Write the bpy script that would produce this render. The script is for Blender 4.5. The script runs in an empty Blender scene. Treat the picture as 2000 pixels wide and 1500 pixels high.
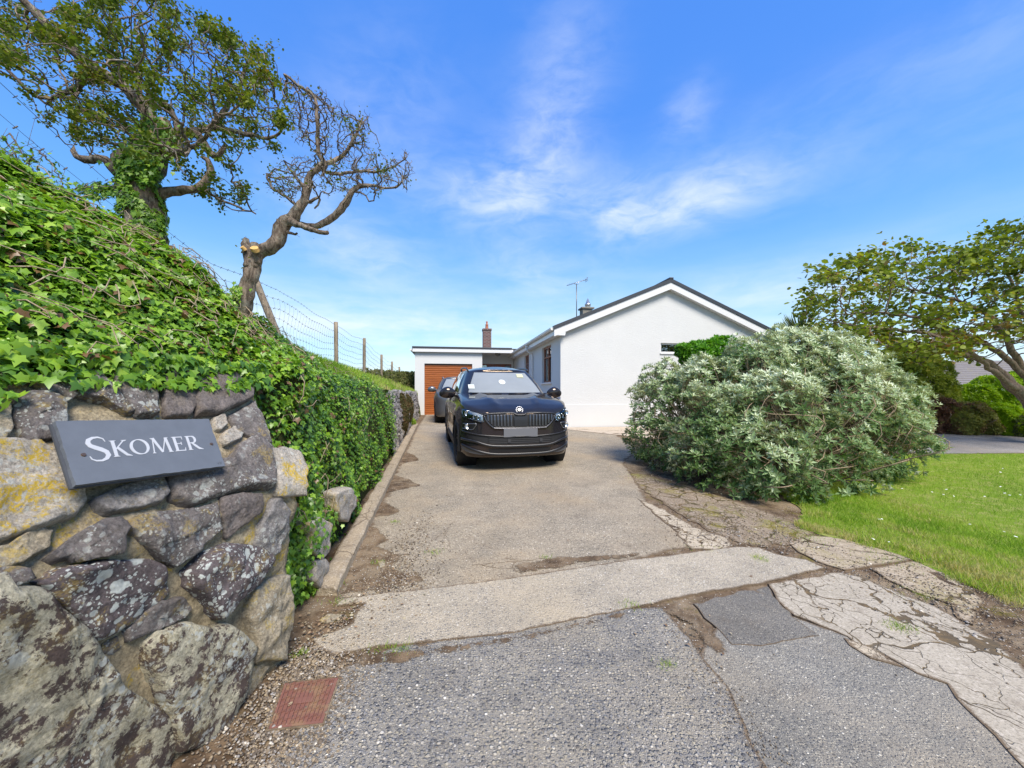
import bpy, bmesh, math, random
import numpy as np
from mathutils import Vector, Matrix, noise, geometry
from mathutils.bvhtree import BVHTree
random.seed(7); rng = np.random.default_rng(7)
R = math.radians
scene = bpy.context.scene
C = scene.collection

# ---------------------------------------------------------------- camera
F = 760.0; HY = 765.0; CZ = 1.5            # focal length / horizon in photograph pixels, eye height
cam_d = bpy.data.cameras.new('camera'); cam = bpy.data.objects.new('camera', cam_d); C.objects.link(cam)
cam.location = (0, 0, CZ); cam.rotation_euler = (R(90), 0, 0)
cam_d.sensor_width = 36; cam_d.lens = 36 * F / 2000; cam_d.shift_y = (HY - 750) / 2000
cam_d.clip_start = 0.05; cam_d.clip_end = 3000
scene.camera = cam

# ---------------------------------------------------------------- world, sun, exposure
SUN_EL, SUN_AZ = 52, 155                    # azimuth clockwise from +Y (view direction): behind the camera, to the right
scene.view_settings.view_transform = 'Standard'; scene.view_settings.look = 'None'
scene.view_settings.exposure = 1.27; scene.view_settings.gamma = 1
sd = bpy.data.lights.new('sun', 'SUN'); sd.energy = 2.7; sd.angle = R(26); sd.color = (1, .925, .81)
sun = bpy.data.objects.new('sun', sd); C.objects.link(sun)
az, el = R(SUN_AZ), R(SUN_EL)
sv = Vector((math.sin(az) * math.cos(el), math.cos(az) * math.cos(el), math.sin(el)))
sun.rotation_euler = sv.to_track_quat('Z', 'Y').to_euler()

class NT:
    """small helper round a node tree"""
    def __init__(s, nt): s.nt = nt; s.n = nt.nodes; s.l = nt.links
    def new(s, t, **kw):
        n = s.n.new(t)
        for k, v in kw.items():
            if k == 'ins':
                for i, val in v.items():
                    if isinstance(val, bpy.types.NodeSocket): s.l.new(val, n.inputs[i])
                    else: n.inputs[i].default_value = val
            else: setattr(n, k, v)
        return n
    def math(s, op, a, b=None, c=None, clamp=False):
        n = s.new('ShaderNodeMath', operation=op, use_clamp=clamp)
        for i, v in enumerate((a, b, c)):
            if v is None: continue
            if isinstance(v, bpy.types.NodeSocket): s.l.new(v, n.inputs[i])
            else: n.inputs[i].default_value = v
        return n.outputs[0]
    def mix(s, f, a, b, mode='MIX'):
        n = s.new('ShaderNodeMix', data_type='RGBA', blend_type=mode)
        for i, v in ((0, f), (6, a), (7, b)):
            if isinstance(v, bpy.types.NodeSocket): s.l.new(v, n.inputs[i])
            else: n.inputs[i].default_value = v if i == 0 else ((*v, 1) if len(v) == 3 else v)
        return n.outputs[2]
    def pos(s): return s.new('ShaderNodeNewGeometry').outputs['Position']
    def noise(s, scale, detail=4, rough=.55, vec=None, dist=0, col=False):
        n = s.new('ShaderNodeTexNoise'); n.inputs['Scale'].default_value = scale
        n.inputs['Detail'].default_value = detail; n.inputs['Roughness'].default_value = rough
        n.inputs['Distortion'].default_value = dist
        s.l.new(vec if vec is not None else s.pos(), n.inputs['Vector'])
        return n.outputs[1 if col else 0]
    def vor(s, scale, feature='F1', vec=None, rand=1, out=0):
        n = s.new('ShaderNodeTexVoronoi', feature=feature); n.inputs['Scale'].default_value = scale
        n.inputs['Randomness'].default_value = rand
        s.l.new(vec if vec is not None else s.pos(), n.inputs['Vector'])
        return n.outputs[out]
    def ramp(s, f, stops, interp='LINEAR'):
        n = s.new('ShaderNodeValToRGB'); n.color_ramp.interpolation = interp
        while len(n.color_ramp.elements) < len(stops): n.color_ramp.elements.new(.5)
        for e, (p, c) in zip(n.color_ramp.elements, stops):
            e.position = p; e.color = (c, c, c, 1) if not hasattr(c, '__len__') else ((*c, 1) if len(c) == 3 else c)
        s.l.new(f, n.inputs[0]); return n.outputs[0]
    def step(s, f, a, b):
        n = s.new('ShaderNodeMapRange', interpolation_type='SMOOTHSTEP', clamp=True)
        s.l.new(f, n.inputs[0]); n.inputs[1].default_value = a; n.inputs[2].default_value = b
        n.inputs[3].default_value = 0; n.inputs[4].default_value = 1
        return n.outputs[0]
    def warp(s, amount, scale, vec=None):
        vec = vec if vec is not None else s.pos()
        c = s.noise(scale, 3, .5, vec, col=True)
        a = s.new('ShaderNodeVectorMath', operation='SUBTRACT'); s.l.new(c, a.inputs[0]); a.inputs[1].default_value = (.5, .5, .5)
        b = s.new('ShaderNodeVectorMath', operation='SCALE'); s.l.new(a.outputs[0], b.inputs[0]); b.inputs[3].default_value = amount
        d = s.new('ShaderNodeVectorMath', operation='ADD'); s.l.new(vec, d.inputs[0]); s.l.new(b.outputs[0], d.inputs[1])
        return d.outputs[0]
    def scale3(s, v3, vec=None):
        a = s.new('ShaderNodeVectorMath', operation='MULTIPLY'); s.l.new(vec if vec is not None else s.pos(), a.inputs[0])
        a.inputs[1].default_value = v3; return a.outputs[0]

# world: physical sky, with thin cirrus wisps laid on the sky itself by direction
w = bpy.data.worlds.new('World'); scene.world = w; w.use_nodes = True
t = NT(w.node_tree); t.n.clear()
sky = t.new('ShaderNodeTexSky', sky_type='NISHITA', sun_disc=False, sun_elevation=el, sun_rotation=az,
            air_density=1.0, dust_density=0.3, ozone_density=2.0, altitude=50)
hsv = t.new('ShaderNodeHueSaturation', ins={'Saturation': 1.22, 'Value': 1.0, 'Color': sky.outputs[0], 'Hue': .503})
tc = t.new('ShaderNodeTexCoord')
sep = t.new('ShaderNodeSeparateXYZ'); t.l.new(tc.outputs['Generated'], sep.inputs[0])
az_n = t.math('ARCTAN2', sep.outputs[0], sep.outputs[1])         # 0 = view direction, + right
el_n = t.math('ARCSINE', sep.outputs[2])
comb = t.new('ShaderNodeCombineXYZ'); t.l.new(az_n, comb.inputs[0]); t.l.new(el_n, comb.inputs[1])
def gauss(a0, e0, sa, se, rot=0):
    sa *= 1.15; se *= 1.25; da = t.math('SUBTRACT', az_n, R(a0)); de = t.math('SUBTRACT', el_n, R(e0))
    c_, s_ = math.cos(R(rot)), math.sin(R(rot))
    x_ = t.math('ADD', t.math('MULTIPLY', da, c_ / R(sa)), t.math('MULTIPLY', de, s_ / R(sa)))
    y_ = t.math('ADD', t.math('MULTIPLY', da, -s_ / R(se)), t.math('MULTIPLY', de, c_ / R(se)))
    q = t.math('ADD', t.math('MULTIPLY', x_, x_), t.math('MULTIPLY', y_, y_))
    return t.math('POWER', 2.718, t.math('MULTIPLY', q, -1))
tot = None
for g_, k_ in (((-1, 27, 9, 3.2, 4), 1.0), ((6, 35, 5, 8, -30), .62), ((25, 24, 9, 2.6, 4), 1.15), ((15, 24, 4, 3, 0), .7),
           ((24, 33, 3, 2, 30), .5), ((-14, 9, 18, 2.6, 0), .9), ((-20, 18, 9, 3, -10), .6), ((5, 17, 8, 3, -12), .6),
           ((30, 12, 14, 2.5, 3), .55), ((-19, 33, 9, 6, 20), .33), ((-27, 24, 6, 3, 0), .35), ((-60, 10, 22, 4, 0), .5),
           ((44, 30, 14, 2.5, 0), .16), ((90, 25, 30, 6, 0), .5), ((150, 30, 40, 9, 0), .5), ((-120, 30, 30, 8, 0), .5)):
    g_ = t.math('MULTIPLY', gauss(*g_), k_); tot = g_ if tot is None else t.math('ADD', tot, g_)
nv = t.scale3((5.0, 12.0, 1), comb.outputs[0]); nv = t.warp(1.1, .8, nv)
n1 = t.math('ADD', t.math('MULTIPLY', t.noise(.9, 6, .55, nv), .62), t.math('MULTIPLY', t.noise(2.6, 7, .6, nv), .38))
cl = t.math('MULTIPLY', tot, t.step(n1, .26, .80))
low = t.step(el_n, R(20), R(1))
cl = t.math('ADD', cl, t.math('MULTIPLY', t.math('MULTIPLY', low, t.step(t.noise(1.2, 5, .55, t.scale3((2.0, 13, 1), comb.outputs[0])), .36, .72)), .8))
cl = t.math('MULTIPLY', cl, .8, clamp=True)
grad = t.ramp(t.math('DIVIDE', el_n, R(60), clamp=True), [(0, (2.7, 3.65, 3.9)), (.12, (1.75, 3.1, 4.1)), (.33, (.68, 1.9, 4.1)), (.55, (.38, 1.3, 4.0)), (1, (.28, 1.08, 3.75))])
cy = t.mix(.8, hsv.outputs[0], grad)
skyc = t.mix(cl, cy, (4.0, 4.25, 4.5))
bg = t.new('ShaderNodeBackground', ins={'Color': skyc, 'Strength': .108})
out = t.new('ShaderNodeOutputWorld'); t.l.new(bg.outputs[0], out.inputs[0])

# ---------------------------------------------------------------- materials
MATS = {}
def material(name, fn):
    m = bpy.data.materials.new(name); m.use_nodes = True
    t = NT(m.node_tree); t.n.clear()
    o = t.new('ShaderNodeOutputMaterial')
    sh = fn(t); t.l.new(sh, o.inputs[0]); MATS[name] = m; return m
def bsdf(t, col, rough=.8, bump=None, bs=.3, bd=.01, metal=0, spec=.5, coat=0, **kw):
    b = t.new('ShaderNodeBsdfPrincipled')
    def put(k, v):
        if isinstance(v, bpy.types.NodeSocket): t.l.new(v, b.inputs[k])
        else: b.inputs[k].default_value = (*v, 1) if k == 'Base Color' and len(v) == 3 else v
    put('Base Color', col); put('Roughness', rough); put('Metallic', metal); put('Specular IOR Level', spec); put('Coat Weight', coat)
    for k, v in kw.items(): put(k, v)
    if bump is not None:
        n = t.new('ShaderNodeBump', ins={'Height': bump, 'Strength': bs, 'Distance': bd}); t.l.new(n.outputs[0], b.inputs['Normal'])
    return b.outputs[0]
def attr(t, name): return t.new('ShaderNodeAttribute', attribute_name=name).outputs['Fac']

def plain(name, col, rough=.6, metal=0, coat=0, var=.0, bscale=0, bs=.2, spec=.5):
    def fn(t):
        c = col
        if var: c = t.mix(t.noise(14, 5, .6), tuple(x * (1 - var) for x in col), tuple(min(1, x * (1 + var)) for x in col))
        return bsdf(t, c, rough, t.noise(bscale, 4, .6) if bscale else None, bs, .004, metal, spec, coat)
    return material(name, fn)

def edge_dirt(t, c, k=1.0):
    e = t.math('ADD', attr(t, 'edge'), t.math('MULTIPLY', t.math('SUBTRACT', t.noise(7, 7, .72), .5), 1.7 * k)); e = t.math('ADD', e, t.math('MULTIPLY', t.math('SUBTRACT', t.noise(120, 2, .6), .5), .8))
    dirt = t.mix(t.noise(6, 7, .7), (.07, .046, .027), (.21, .15, .09))
    return t.mix(t.math('MULTIPLY', t.step(e, .52, .08), .95), c, dirt)
# asphalt / aggregate surfaces
def aggregate(name, stops, cell, matrix, tint=(.9, .82, .7), stain=(.13, .09, .055), stain_amt=.35, pebble=.75, bsz=1.0, fade=.5):
    def fn(t):
        v = t.warp(.006, 60)
        c1 = t.vor(cell, vec=v, out=1); d1 = t.vor(cell, vec=v, out=0)
        c2 = t.vor(cell * 2.3, vec=v, out=1); d2 = t.vor(cell * 2.3, vec=v, out=0)
        sepc = t.new('ShaderNodeSeparateColor'); t.l.new(c1, sepc.inputs[0])
        sepd = t.new('ShaderNodeSeparateColor'); t.l.new(c2, sepd.inputs[0])
        colA = t.ramp(sepc.outputs[0], stops); colB = t.ramp(sepd.outputs[0], stops)
        big = t.math('MULTIPLY', t.step(d1, .62, .3), t.step(sepc.outputs[1], 1 - pebble, 1 - pebble + .1))
        base = t.mix(t.step(d2, .62, .35), matrix, colB)
        col = t.mix(big, base, colA)
        lg = t.noise(.9, 5, .6); md = t.noise(5, 5, .65)
        col = t.mix(t.math('MULTIPLY', t.step(lg, .35, .7), fade), col, t.mix(.5, col, tint, 'MIX'))
        col = t.mix(t.math('MULTIPLY', t.step(md, .52, .74), stain_amt), col, stain)
        col = t.mix(1, col, t.ramp(t.noise(2.2, 6, .6), [(.25, .78), (.75, 1.2)]), 'MULTIPLY')
        col = t.mix(t.math('MULTIPLY', t.step(t.noise(.55, 5, .62), .46, .66), .45), col, t.mix(1, tint, (.85, .78, .66), 'MULTIPLY'))
        col = edge_dirt(t, col)
        h = t.math('ADD', t.math('MULTIPLY', big, 1.0), t.math('MULTIPLY', t.step(d2, .6, .1), .45))
        h = t.math('ADD', h, t.math('MULTIPLY', t.noise(3, 4), 2.0))
        return bsdf(t, col, .85, h, .9, .004 * bsz, spec=.35)
    return material(name, fn)
aggregate('road', [(0, (.07, .07, .075)), (.25, (.15, .15, .155)), (.5, (.25, .245, .24)), (.75, (.34, .30, .22)), (.95, (.46, .42, .35)), (1, (.75, .70, .60))],
          58, (.19, .175, .15), tint=(.42, .37, .28), stain=(.10, .085, .07), stain_amt=.3, bsz=2.2, fade=.5)
aggregate('road_fine', [(0, (.09, .088, .085)), (.35, (.18, .175, .165)), (.7, (.28, .26, .215)), (.95, (.46, .42, .33)), (1, (.70, .65, .54))],
          90, (.185, .172, .145), tint=(.42, .36, .27), stain_amt=.2, fade=.45)
aggregate('road_patch', [(0, (.08, .076, .07)), (.5, (.17, .16, .145)), (.85, (.28, .25, .20)), (1, (.5, .45, .36))],
          105, (.145, .135, .115), tint=(.28, .24, .18), stain_amt=.25, fade=.4)
aggregate('strip_concrete', [(0, (.16, .15, .14)), (.3, (.31, .275, .22)), (.65, (.43, .365, .27)), (.9, (.52, .455, .35)), (1, (.70, .65, .55))],
          75, (.37, .315, .23), tint=(.47, .40, .29), stain=(.22, .17, .11), stain_amt=.14, fade=.35)
aggregate('drive', [(0, (.08, .07, .06)), (.25, (.21, .18, .135)), (.6, (.35, .30, .22)), (.9, (.46, .39, .28)), (1, (.70, .62, .5))],
          70, (.28, .235, .17), tint=(.40, .31, .20), stain=(.11, .075, .05), stain_amt=.3, fade=.6)
aggregate('far_drive', [(0, (.17, .16, .155)), (.5, (.26, .245, .23)), (1, (.4, .37, .34))], 60, (.23, .215, .205), tint=(.33, .29, .26), stain_amt=.3)

def cracked(name, colA, colB, cell, wdt, crack=(.06, .04, .025), amt=1.0, stretch=(1, 1, 1), ed=True, moss=0):
    def fn(t):
        v = t.warp(.35, 2.5); v = t.warp(.04, 22, v); v = t.scale3(stretch, v)
        d = t.vor(cell, 'DISTANCE_TO_EDGE', v)
        msk = t.step(t.noise(1.7, 3), .38, .56)
        d2 = t.vor(cell * 2.7, 'DISTANCE_TO_EDGE', v)
        wv = t.math('MULTIPLY', t.step(t.noise(3.3, 4, .6), .38, .72), wdt * 2.6)
        cr = t.step(t.math('SUBTRACT', d, wv), wdt * .55, 0)
        cr2 = t.math('MULTIPLY', t.step(d2, wdt * 1.6, wdt * .5), msk)
        cr = t.math('MULTIPLY', t.math('MAXIMUM', t.math('MULTIPLY', cr, t.step(t.noise(1.4, 3), .36, .5)), cr2), amt)
        c = t.mix(t.noise(3, 7, .68), colA, colB)
        c = t.mix(t.math('MULTIPLY', t.step(t.noise(38, 3, .7), .5, .68), .35), c, (.68, .6, .5))
        c = t.mix(t.math('MULTIPLY', t.step(t.noise(70, 3, .7), .5, .6), .5), c, tuple(x * .55 for x in colA))
        c = t.mix(t.math('MULTIPLY', t.step(t.noise(9, 6, .72), .52, .68), .45), c, (.2, .16, .12))
        c = t.mix(cr, c, t.mix(t.step(t.noise(11, 5, .7), .45, .6), crack, (.16, .11, .055)))
        if moss: c = t.mix(t.math('MULTIPLY', t.math('MULTIPLY', t.step(t.noise(2.3, 7, .7), .50, .62), t.step(t.noise(60, 3, .7), .38, .55)), moss), c, (.21, .18, .02))
        if ed: c = edge_dirt(t, c, .8)
        sl = t.new('ShaderNodeSeparateColor'); t.l.new(t.vor(cell, vec=v, out=1), sl.inputs[0])
        h = t.math('SUBTRACT', t.math('ADD', t.math('MULTIPLY', t.noise(60, 4, .7), .25), t.math('MULTIPLY', sl.outputs[0], .3)), t.math('MULTIPLY', cr, 1.2))
        return bsdf(t, c, .9, h, .8, .012, spec=.25)
    return material(name, fn)
cracked('concrete_cracked', (.30, .255, .185), (.475, .42, .33), 1.9, .011, crack=(.10, .075, .045), stretch=(1.5, .9, 1))
cracked('paving_mossy', (.17, .125, .08), (.33, .26, .18), 3.6, .03, crack=(.07, .055, .02), moss=.75)
cracked('concrete_slab', (.30, .24, .16), (.43, .35, .245), 1.1, .008, moss=.4)
cracked('concrete_pale', (.40, .33, .23), (.52, .44, .32), 5.0, .014)
cracked('apron', (.42, .34, .25), (.52, .44, .34), .4, .006)
cracked('kerb', (.25, .195, .13), (.43, .355, .25), .9, .01, amt=.5, ed=False)

def soil_fn(t, moss=True):
    n = t.noise(6, 7, .7)
    c = t.mix(t.step(n, .35, .65), (.075, .048, .028), (.20, .14, .085))
    c = t.mix(t.math('MULTIPLY', t.step(t.noise(1.9, 6, .65), .48, .62), .6), c, (.30, .235, .155))
    pv = t.warp(.01, 40)
    cc = t.new('ShaderNodeSeparateColor'); t.l.new(t.vor(75, vec=pv, out=1), cc.inputs[0])
    d = t.vor(75, vec=pv)
    peb = t.math('MULTIPLY', t.step(d, .45, .3), t.step(cc.outputs[0], .62, .7))
    peb = t.math('MULTIPLY', peb, t.step(t.noise(2.2, 4), .36, .55))
    c = t.mix(peb, c, t.ramp(cc.outputs[1], [(0, (.2, .17, .14)), (.7, (.42, .34, .24)), (1, (.62, .57, .5))]))
    if moss:
        m = t.math('MULTIPLY', t.step(t.noise(2.8, 6, .7), .54, .66), t.step(t.noise(40, 3, .6), .35, .6))
        c = t.mix(t.math('MULTIPLY', m, .8), c, (.14, .12, .015))
    h = t.math('ADD', t.math('MULTIPLY', t.noise(45, 5, .7), 1.0), t.math('MULTIPLY', peb, .7))
    return bsdf(t, c, .95, h, 1, .012, spec=.2)
material('soil', soil_fn)
material('soil_bare', lambda t: soil_fn(t, False))
def drift(name, col=None, lo=.30, hi=.62, amt=1):
    def fn(t):
        s_ = soil_fn(t, False) if col is None else bsdf(t, t.mix(t.noise(30, 5, .7), tuple(x * .7 for x in col), tuple(min(1, x * 1.25) for x in col)), .95, t.noise(60, 4, .7), .8, .006, spec=.2)
        tr = t.new('ShaderNodeBsdfTransparent'); m = t.new('ShaderNodeMixShader')
        e = t.math('ADD', attr(t, 'edge'), t.math('MULTIPLY', t.math('SUBTRACT', t.noise(9, 6, .72), .5), 1.5)); e = t.math('ADD', e, t.math('MULTIPLY', t.math('SUBTRACT', t.noise(110, 2, .6), .5), .9))
        t.l.new(t.math('MULTIPLY', t.step(e, lo, hi), amt), m.inputs[0]); t.l.new(tr.outputs[0], m.inputs[1]); t.l.new(s_, m.inputs[2]); return m.outputs[0]
    return material(name, fn)
drift('drift_soil'); drift('drift_tan', (.26, .185, .11), amt=.85); drift('drift_moss', (.23, .20, .02), .42, .7, .9)
def lawn_fn(t):
    c = t.mix(t.noise(1.2, 6, .65), (.15, .26, .015), (.29, .39, .04))
    c = t.mix(t.math('MULTIPLY', t.step(t.noise(7, 6, .7), .44, .64), .75), c, (.42, .40, .13))
    c = t.mix(t.math('MULTIPLY', t.step(t.noise(90, 3, .6), .5, .62), .4), c, (.05, .09, .015))
    return bsdf(t, c, .9, t.noise(120, 3, .7), 1, .02, spec=.2)
material('lawn', lawn_fn)
def bank_fn(t):
    c = t.mix(t.noise(5, 6, .7), (.045, .038, .018), (.07, .085, .02))
    return bsdf(t, c, .95, t.noise(30, 4, .7), 1, .03, spec=.1)
material('bank', bank_fn)

# stone
def stone(name, a, b, white=.5, yellow=.2, scale=1, wthr=.5, pale=(.56, .58, .53), dark=None):
    def fn(t):
        oi = t.new('ShaderNodeObjectInfo').outputs['Random']
        off = t.new('ShaderNodeCombineXYZ'); t.l.new(t.math('MULTIPLY', oi, 37), off.inputs[0]); t.l.new(t.math('MULTIPLY', oi, 11), off.inputs[1])
        va = t.new('ShaderNodeVectorMath', operation='ADD'); t.l.new(t.pos(), va.inputs[0]); t.l.new(off.outputs[0], va.inputs[1]); v = va.outputs[0]
        c = t.mix(t.noise(9 * scale, 7, .7, v), a, b)
        c = t.mix(1, c, t.ramp(t.noise(85, 6, .8, v), [(.32, .42), (.68, 1.6)]), 'MULTIPLY')
        c = t.mix(t.math('MULTIPLY', t.step(t.noise(11, 8, .75, v), .5, .66), .45), c, tuple(min(1, x * 1.9) for x in b))
        if dark: c = t.mix(t.step(t.noise(13, 8, .74, v), .49, .54), c, dark)
        wv = t.warp(.022, 45, v)
        # rounded lichen spots
        for sc, th, den in ((26, .36, .52), (55, .38, .60), (100, .38, .62), (13, .34, .74)):
            cs = t.new('ShaderNodeSeparateColor'); t.l.new(t.vor(sc, vec=wv, out=1), cs.inputs[0])
            sp = t.math('MULTIPLY', t.step(t.vor(sc, vec=wv), th, th - .07), t.step(cs.outputs[0], den, den + .02))
            sp = t.math('MULTIPLY', sp, t.step(t.noise(5, 3, .5, v), 1 - wthr - .1, 1 - wthr + .12))
            c = t.mix(t.math('MULTIPLY', sp, white), c, t.mix(t.noise(60, 4, .7, v), tuple(x * .7 for x in pale), tuple(min(1, x * 1.2) for x in pale)))
        # crusts
        cr = t.math('MULTIPLY', t.step(t.noise(6.5, 7, .68, wv), .60, .64), t.step(t.noise(80, 3, .7, v), .32, .5))
        c = t.mix(t.math('MULTIPLY', cr, white * .8), c, pale)
        yl = t.math('MULTIPLY', t.step(t.noise(7.3, 7, .72, t.warp(.05, 13, v)), .53, .61), t.step(t.noise(95, 3, .7, v), .38, .55))
        c = t.mix(t.math('MULTIPLY', yl, yellow), c, (.58, .40, .045))
        h = t.math('ADD', t.noise(20, 9, .78, v), t.math('MULTIPLY', t.vor(30, 'DISTANCE_TO_EDGE', t.warp(.05, 20, v)), .25))
        return bsdf(t, c, .88, h, 1, .03, spec=.3)
    return material(name, fn)
stone('stone_purple', (.098, .086, .080), (.215, .188, .172), .8, .35, wthr=.48)
stone('stone_purple_clean', (.115, .095, .088), (.205, .175, .158), .5, .05, wthr=.34)
stone('stone_spotty', (.088, .07, .070), (.165, .135, .135), .95, .3, wthr=.68, pale=(.62, .65, .60))
stone('stone_grey', (.17, .16, .155), (.27, .25, .235), .7, .3, wthr=.5)
stone('stone_lichen', (.35, .32, .225), (.50, .46, .34), .9, .12, wthr=.45, dark=(.095, .068, .058))
stone('stone_tan', (.27, .225, .155), (.43, .365, .26), .75, .55, wthr=.45, pale=(.6, .6, .53))
stone('stone_yellow', (.33, .29, .235), (.48, .43, .36), .6, 1, wthr=.5)
stone('stone_pale', (.38, .33, .27), (.52, .46, .38), .5, .5)
stone('mortar', (.27, .215, .135), (.45, .375, .245), .25, .8, wthr=.35, scale=3)
stone('stone_far', (.10, .09, .09), (.26, .235, .22), .8, .2, wthr=.5)

def leafmat(name, stops, trans=.35, rough=.45, spec=.5, back=None, sat=1):
    def fn(t):
        c = t.ramp(attr(t, 'rnd'), stops)
        if back is not None:
            c = t.mix(t.new('ShaderNodeNewGeometry').outputs['Backfacing'], c, back)
        p = bsdf(t, c, rough, spec=spec)
        tr = t.new('ShaderNodeBsdfTranslucent'); t.l.new(t.mix(1, c, (1.3, 1.35, .6), 'MULTIPLY'), tr.inputs[0])
        mx = t.new('ShaderNodeMixShader', ins={0: trans}); t.l.new(p, mx.inputs[1]); t.l.new(tr.outputs[0], mx.inputs[2])
        return mx.outputs[0]
    return material(name, fn)
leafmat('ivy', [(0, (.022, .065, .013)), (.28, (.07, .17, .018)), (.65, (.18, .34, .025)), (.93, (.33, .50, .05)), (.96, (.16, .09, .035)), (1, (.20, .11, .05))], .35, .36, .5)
leafmat('ivy_tree', [(0, (.06, .15, .015)), (.5, (.16, .32, .03)), (1, (.30, .46, .05))], .35)
leafmat('thorn_leaf', [(0, (.06, .10, .012)), (.5, (.12, .17, .018)), (.85, (.20, .22, .03)), (1, (.17, .12, .035))], .35, .6, .3)
leafmat('maple_leaf', [(0, (.07, .09, .012)), (.4, (.17, .22, .022)), (.62, (.26, .31, .035)), (.8, (.21, .16, .03)), (1, (.20, .09, .03))], .4, .55, .3)
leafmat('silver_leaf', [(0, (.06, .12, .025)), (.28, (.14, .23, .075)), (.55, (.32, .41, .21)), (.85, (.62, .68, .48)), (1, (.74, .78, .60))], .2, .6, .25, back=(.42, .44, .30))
leafmat('bright_leaf', [(0, (.05, .15, .01)), (.6, (.13, .32, .02)), (1, (.22, .44, .04))], .35)
leafmat('lime_leaf', [(0, (.17, .29, .01)), (.5, (.34, .50, .015)), (1, (.52, .66, .03))], .35)
leafmat('conifer_leaf', [(0, (.09, .14, .015)), (.5, (.26, .32, .025)), (1, (.38, .40, .03))], .25, .7)
leafmat('brown_leaf', [(0, (.14, .06, .04)), (.4, (.22, .115, .06)), (.7, (.24, .24, .05)), (1, (.32, .32, .07))], .25, .7)
leafmat('scrub_leaf', [(0, (.06, .08, .02)), (.5, (.13, .15, .035)), (1, (.24, .23, .08))], .3, .7)
leafmat('heather_leaf', [(0, (.05, .05, .015)), (.5, (.10, .09, .025)), (.8, (.17, .08, .04)), (1, (.10, .14, .03))], .2, .8)
leafmat('grass_blade', [(0, (.11, .22, .015)), (.5, (.24, .38, .03)), (.85, (.36, .46, .06)), (1, (.45, .40, .16))], .35, .55, .3)
leafmat('dry_leaf', [(0, (.12, .07, .04)), (.6, (.3, .2, .12)), (1, (.42, .38, .26))], .15, .8)
leafmat('cordyline_leaf', [(0, (.06, .10, .03)), (1, (.14, .18, .06))], .25, .5)
plain('daisy', (.8, .8, .74), .8)
def bark(name, a, b, lichen=.4, sc=1, vs=(30, 30, 7)):
    def fn(t):
        n = t.noise(1, 6, .7, t.scale3(tuple(x * sc for x in vs)), dist=.6)
        c = t.mix(t.step(n, .35, .68), a, b)
        c = t.mix(t.math('MULTIPLY', t.step(t.noise(14, 6, .7), .5, .62), lichen), c, (.33, .33, .27))
        return bsdf(t, c, .92, n, 1, .02 / sc, spec=.2)
    return material(name, fn)
bark('bark_tree', (.08, .06, .045), (.30, .235, .18), .45)
bark('bark_twig', (.07, .055, .045), (.20, .16, .125), .35, 2)
bark('bark_right', (.12, .085, .065), (.30, .22, .17), .2, 1)
bark('bush_twig', (.15, .105, .065), (.40, .31, .20), .15, 3)
bark('post_wood', (.17, .13, .09), (.36, .29, .21), .25, 1, (45, 45, 3))
bark('dry_stem', (.22, .16, .10), (.44, .36, .25), .1, 3)
plain('cut_wood', (.62, .38, .13), .8, var=.25, bscale=60)
plain('wire', (.16, .14, .125), .6, .7)

# ---------------------------------------------------------------- object helpers
def mesh_obj(name, verts, faces, mat, parent=None, smooth=False, attrs=None, mats=None, fmat=None):
    me = bpy.data.meshes.new(name)
    if isinstance(verts, np.ndarray) and isinstance(faces, np.ndarray):
        nv, nf, k = len(verts), len(faces), faces.shape[1]
        me.vertices.add(nv); me.vertices.foreach_set('co', verts.astype(np.float32).ravel())
        me.loops.add(nf * k); me.loops.foreach_set('vertex_index', faces.astype(np.int32).ravel())
        me.polygons.add(nf); me.polygons.foreach_set('loop_start', np.arange(0, nf * k, k, dtype=np.int32))
        me.polygons.foreach_set('loop_total', np.full(nf, k, dtype=np.int32))
        me.update(calc_edges=True); me.validate()
    else:
        me.from_pydata([tuple(v) for v in verts], [], [tuple(f) for f in faces])
    if mats:
        for m in mats: me.materials.append(MATS[m])
        if fmat is not None: me.polygons.foreach_set('material_index', np.array(fmat, dtype=np.int32))
    elif mat: me.materials.append(MATS[mat])
    if smooth: me.polygons.foreach_set('use_smooth', [True] * len(me.polygons))
    if attrs:
        for k_, arr in attrs.items():
            a = me.attributes.new(k_, 'FLOAT', 'POINT'); a.data.foreach_set('value', np.asarray(arr, dtype=np.float32))
    o = bpy.data.objects.new(name, me); C.objects.link(o)
    if parent is not None: o.parent = parent
    return o
def bm_obj(name, bm, mat, parent=None, smooth=False):
    me = bpy.data.meshes.new(name); bm.normal_update(); bm.to_mesh(me); bm.free()
    me.materials.append(MATS[mat])
    if smooth: me.polygons.foreach_set('use_smooth', [True] * len(me.polygons))
    o = bpy.data.objects.new(name, me); C.objects.link(o)
    if parent is not None: o.parent = parent
    return o
def tag(o, label=None, cat=None, group=None, kind=None):
    if label: o['label'] = label
    if cat: o['category'] = cat
    if group: o['group'] = group
    if kind: o['kind'] = kind
    return o
def struct(o, label=None, cat=None): return tag(o, label, cat, kind='structure')
def empty(name, loc=(0, 0, 0), rz=0, label=None, cat=None, group=None):
    o = bpy.data.objects.new(name, None); C.objects.link(o); o.empty_display_size = .2
    o.location = loc; o.rotation_euler = (0, 0, rz); return tag(o, label, cat, group)
def box(bm, x0, x1, y0, y1, z0, z1):
    vs = [bm.verts.new((x, y, z)) for z in (z0, z1) for x, y in ((x0, y0), (x1, y0), (x1, y1), (x0, y1))]
    for f in ((0, 3, 2, 1), (4, 5, 6, 7), (0, 1, 5, 4), (1, 2, 6, 5), (2, 3, 7, 6), (3, 0, 4, 7)): bm.faces.new([vs[i] for i in f])
    return vs
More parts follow.
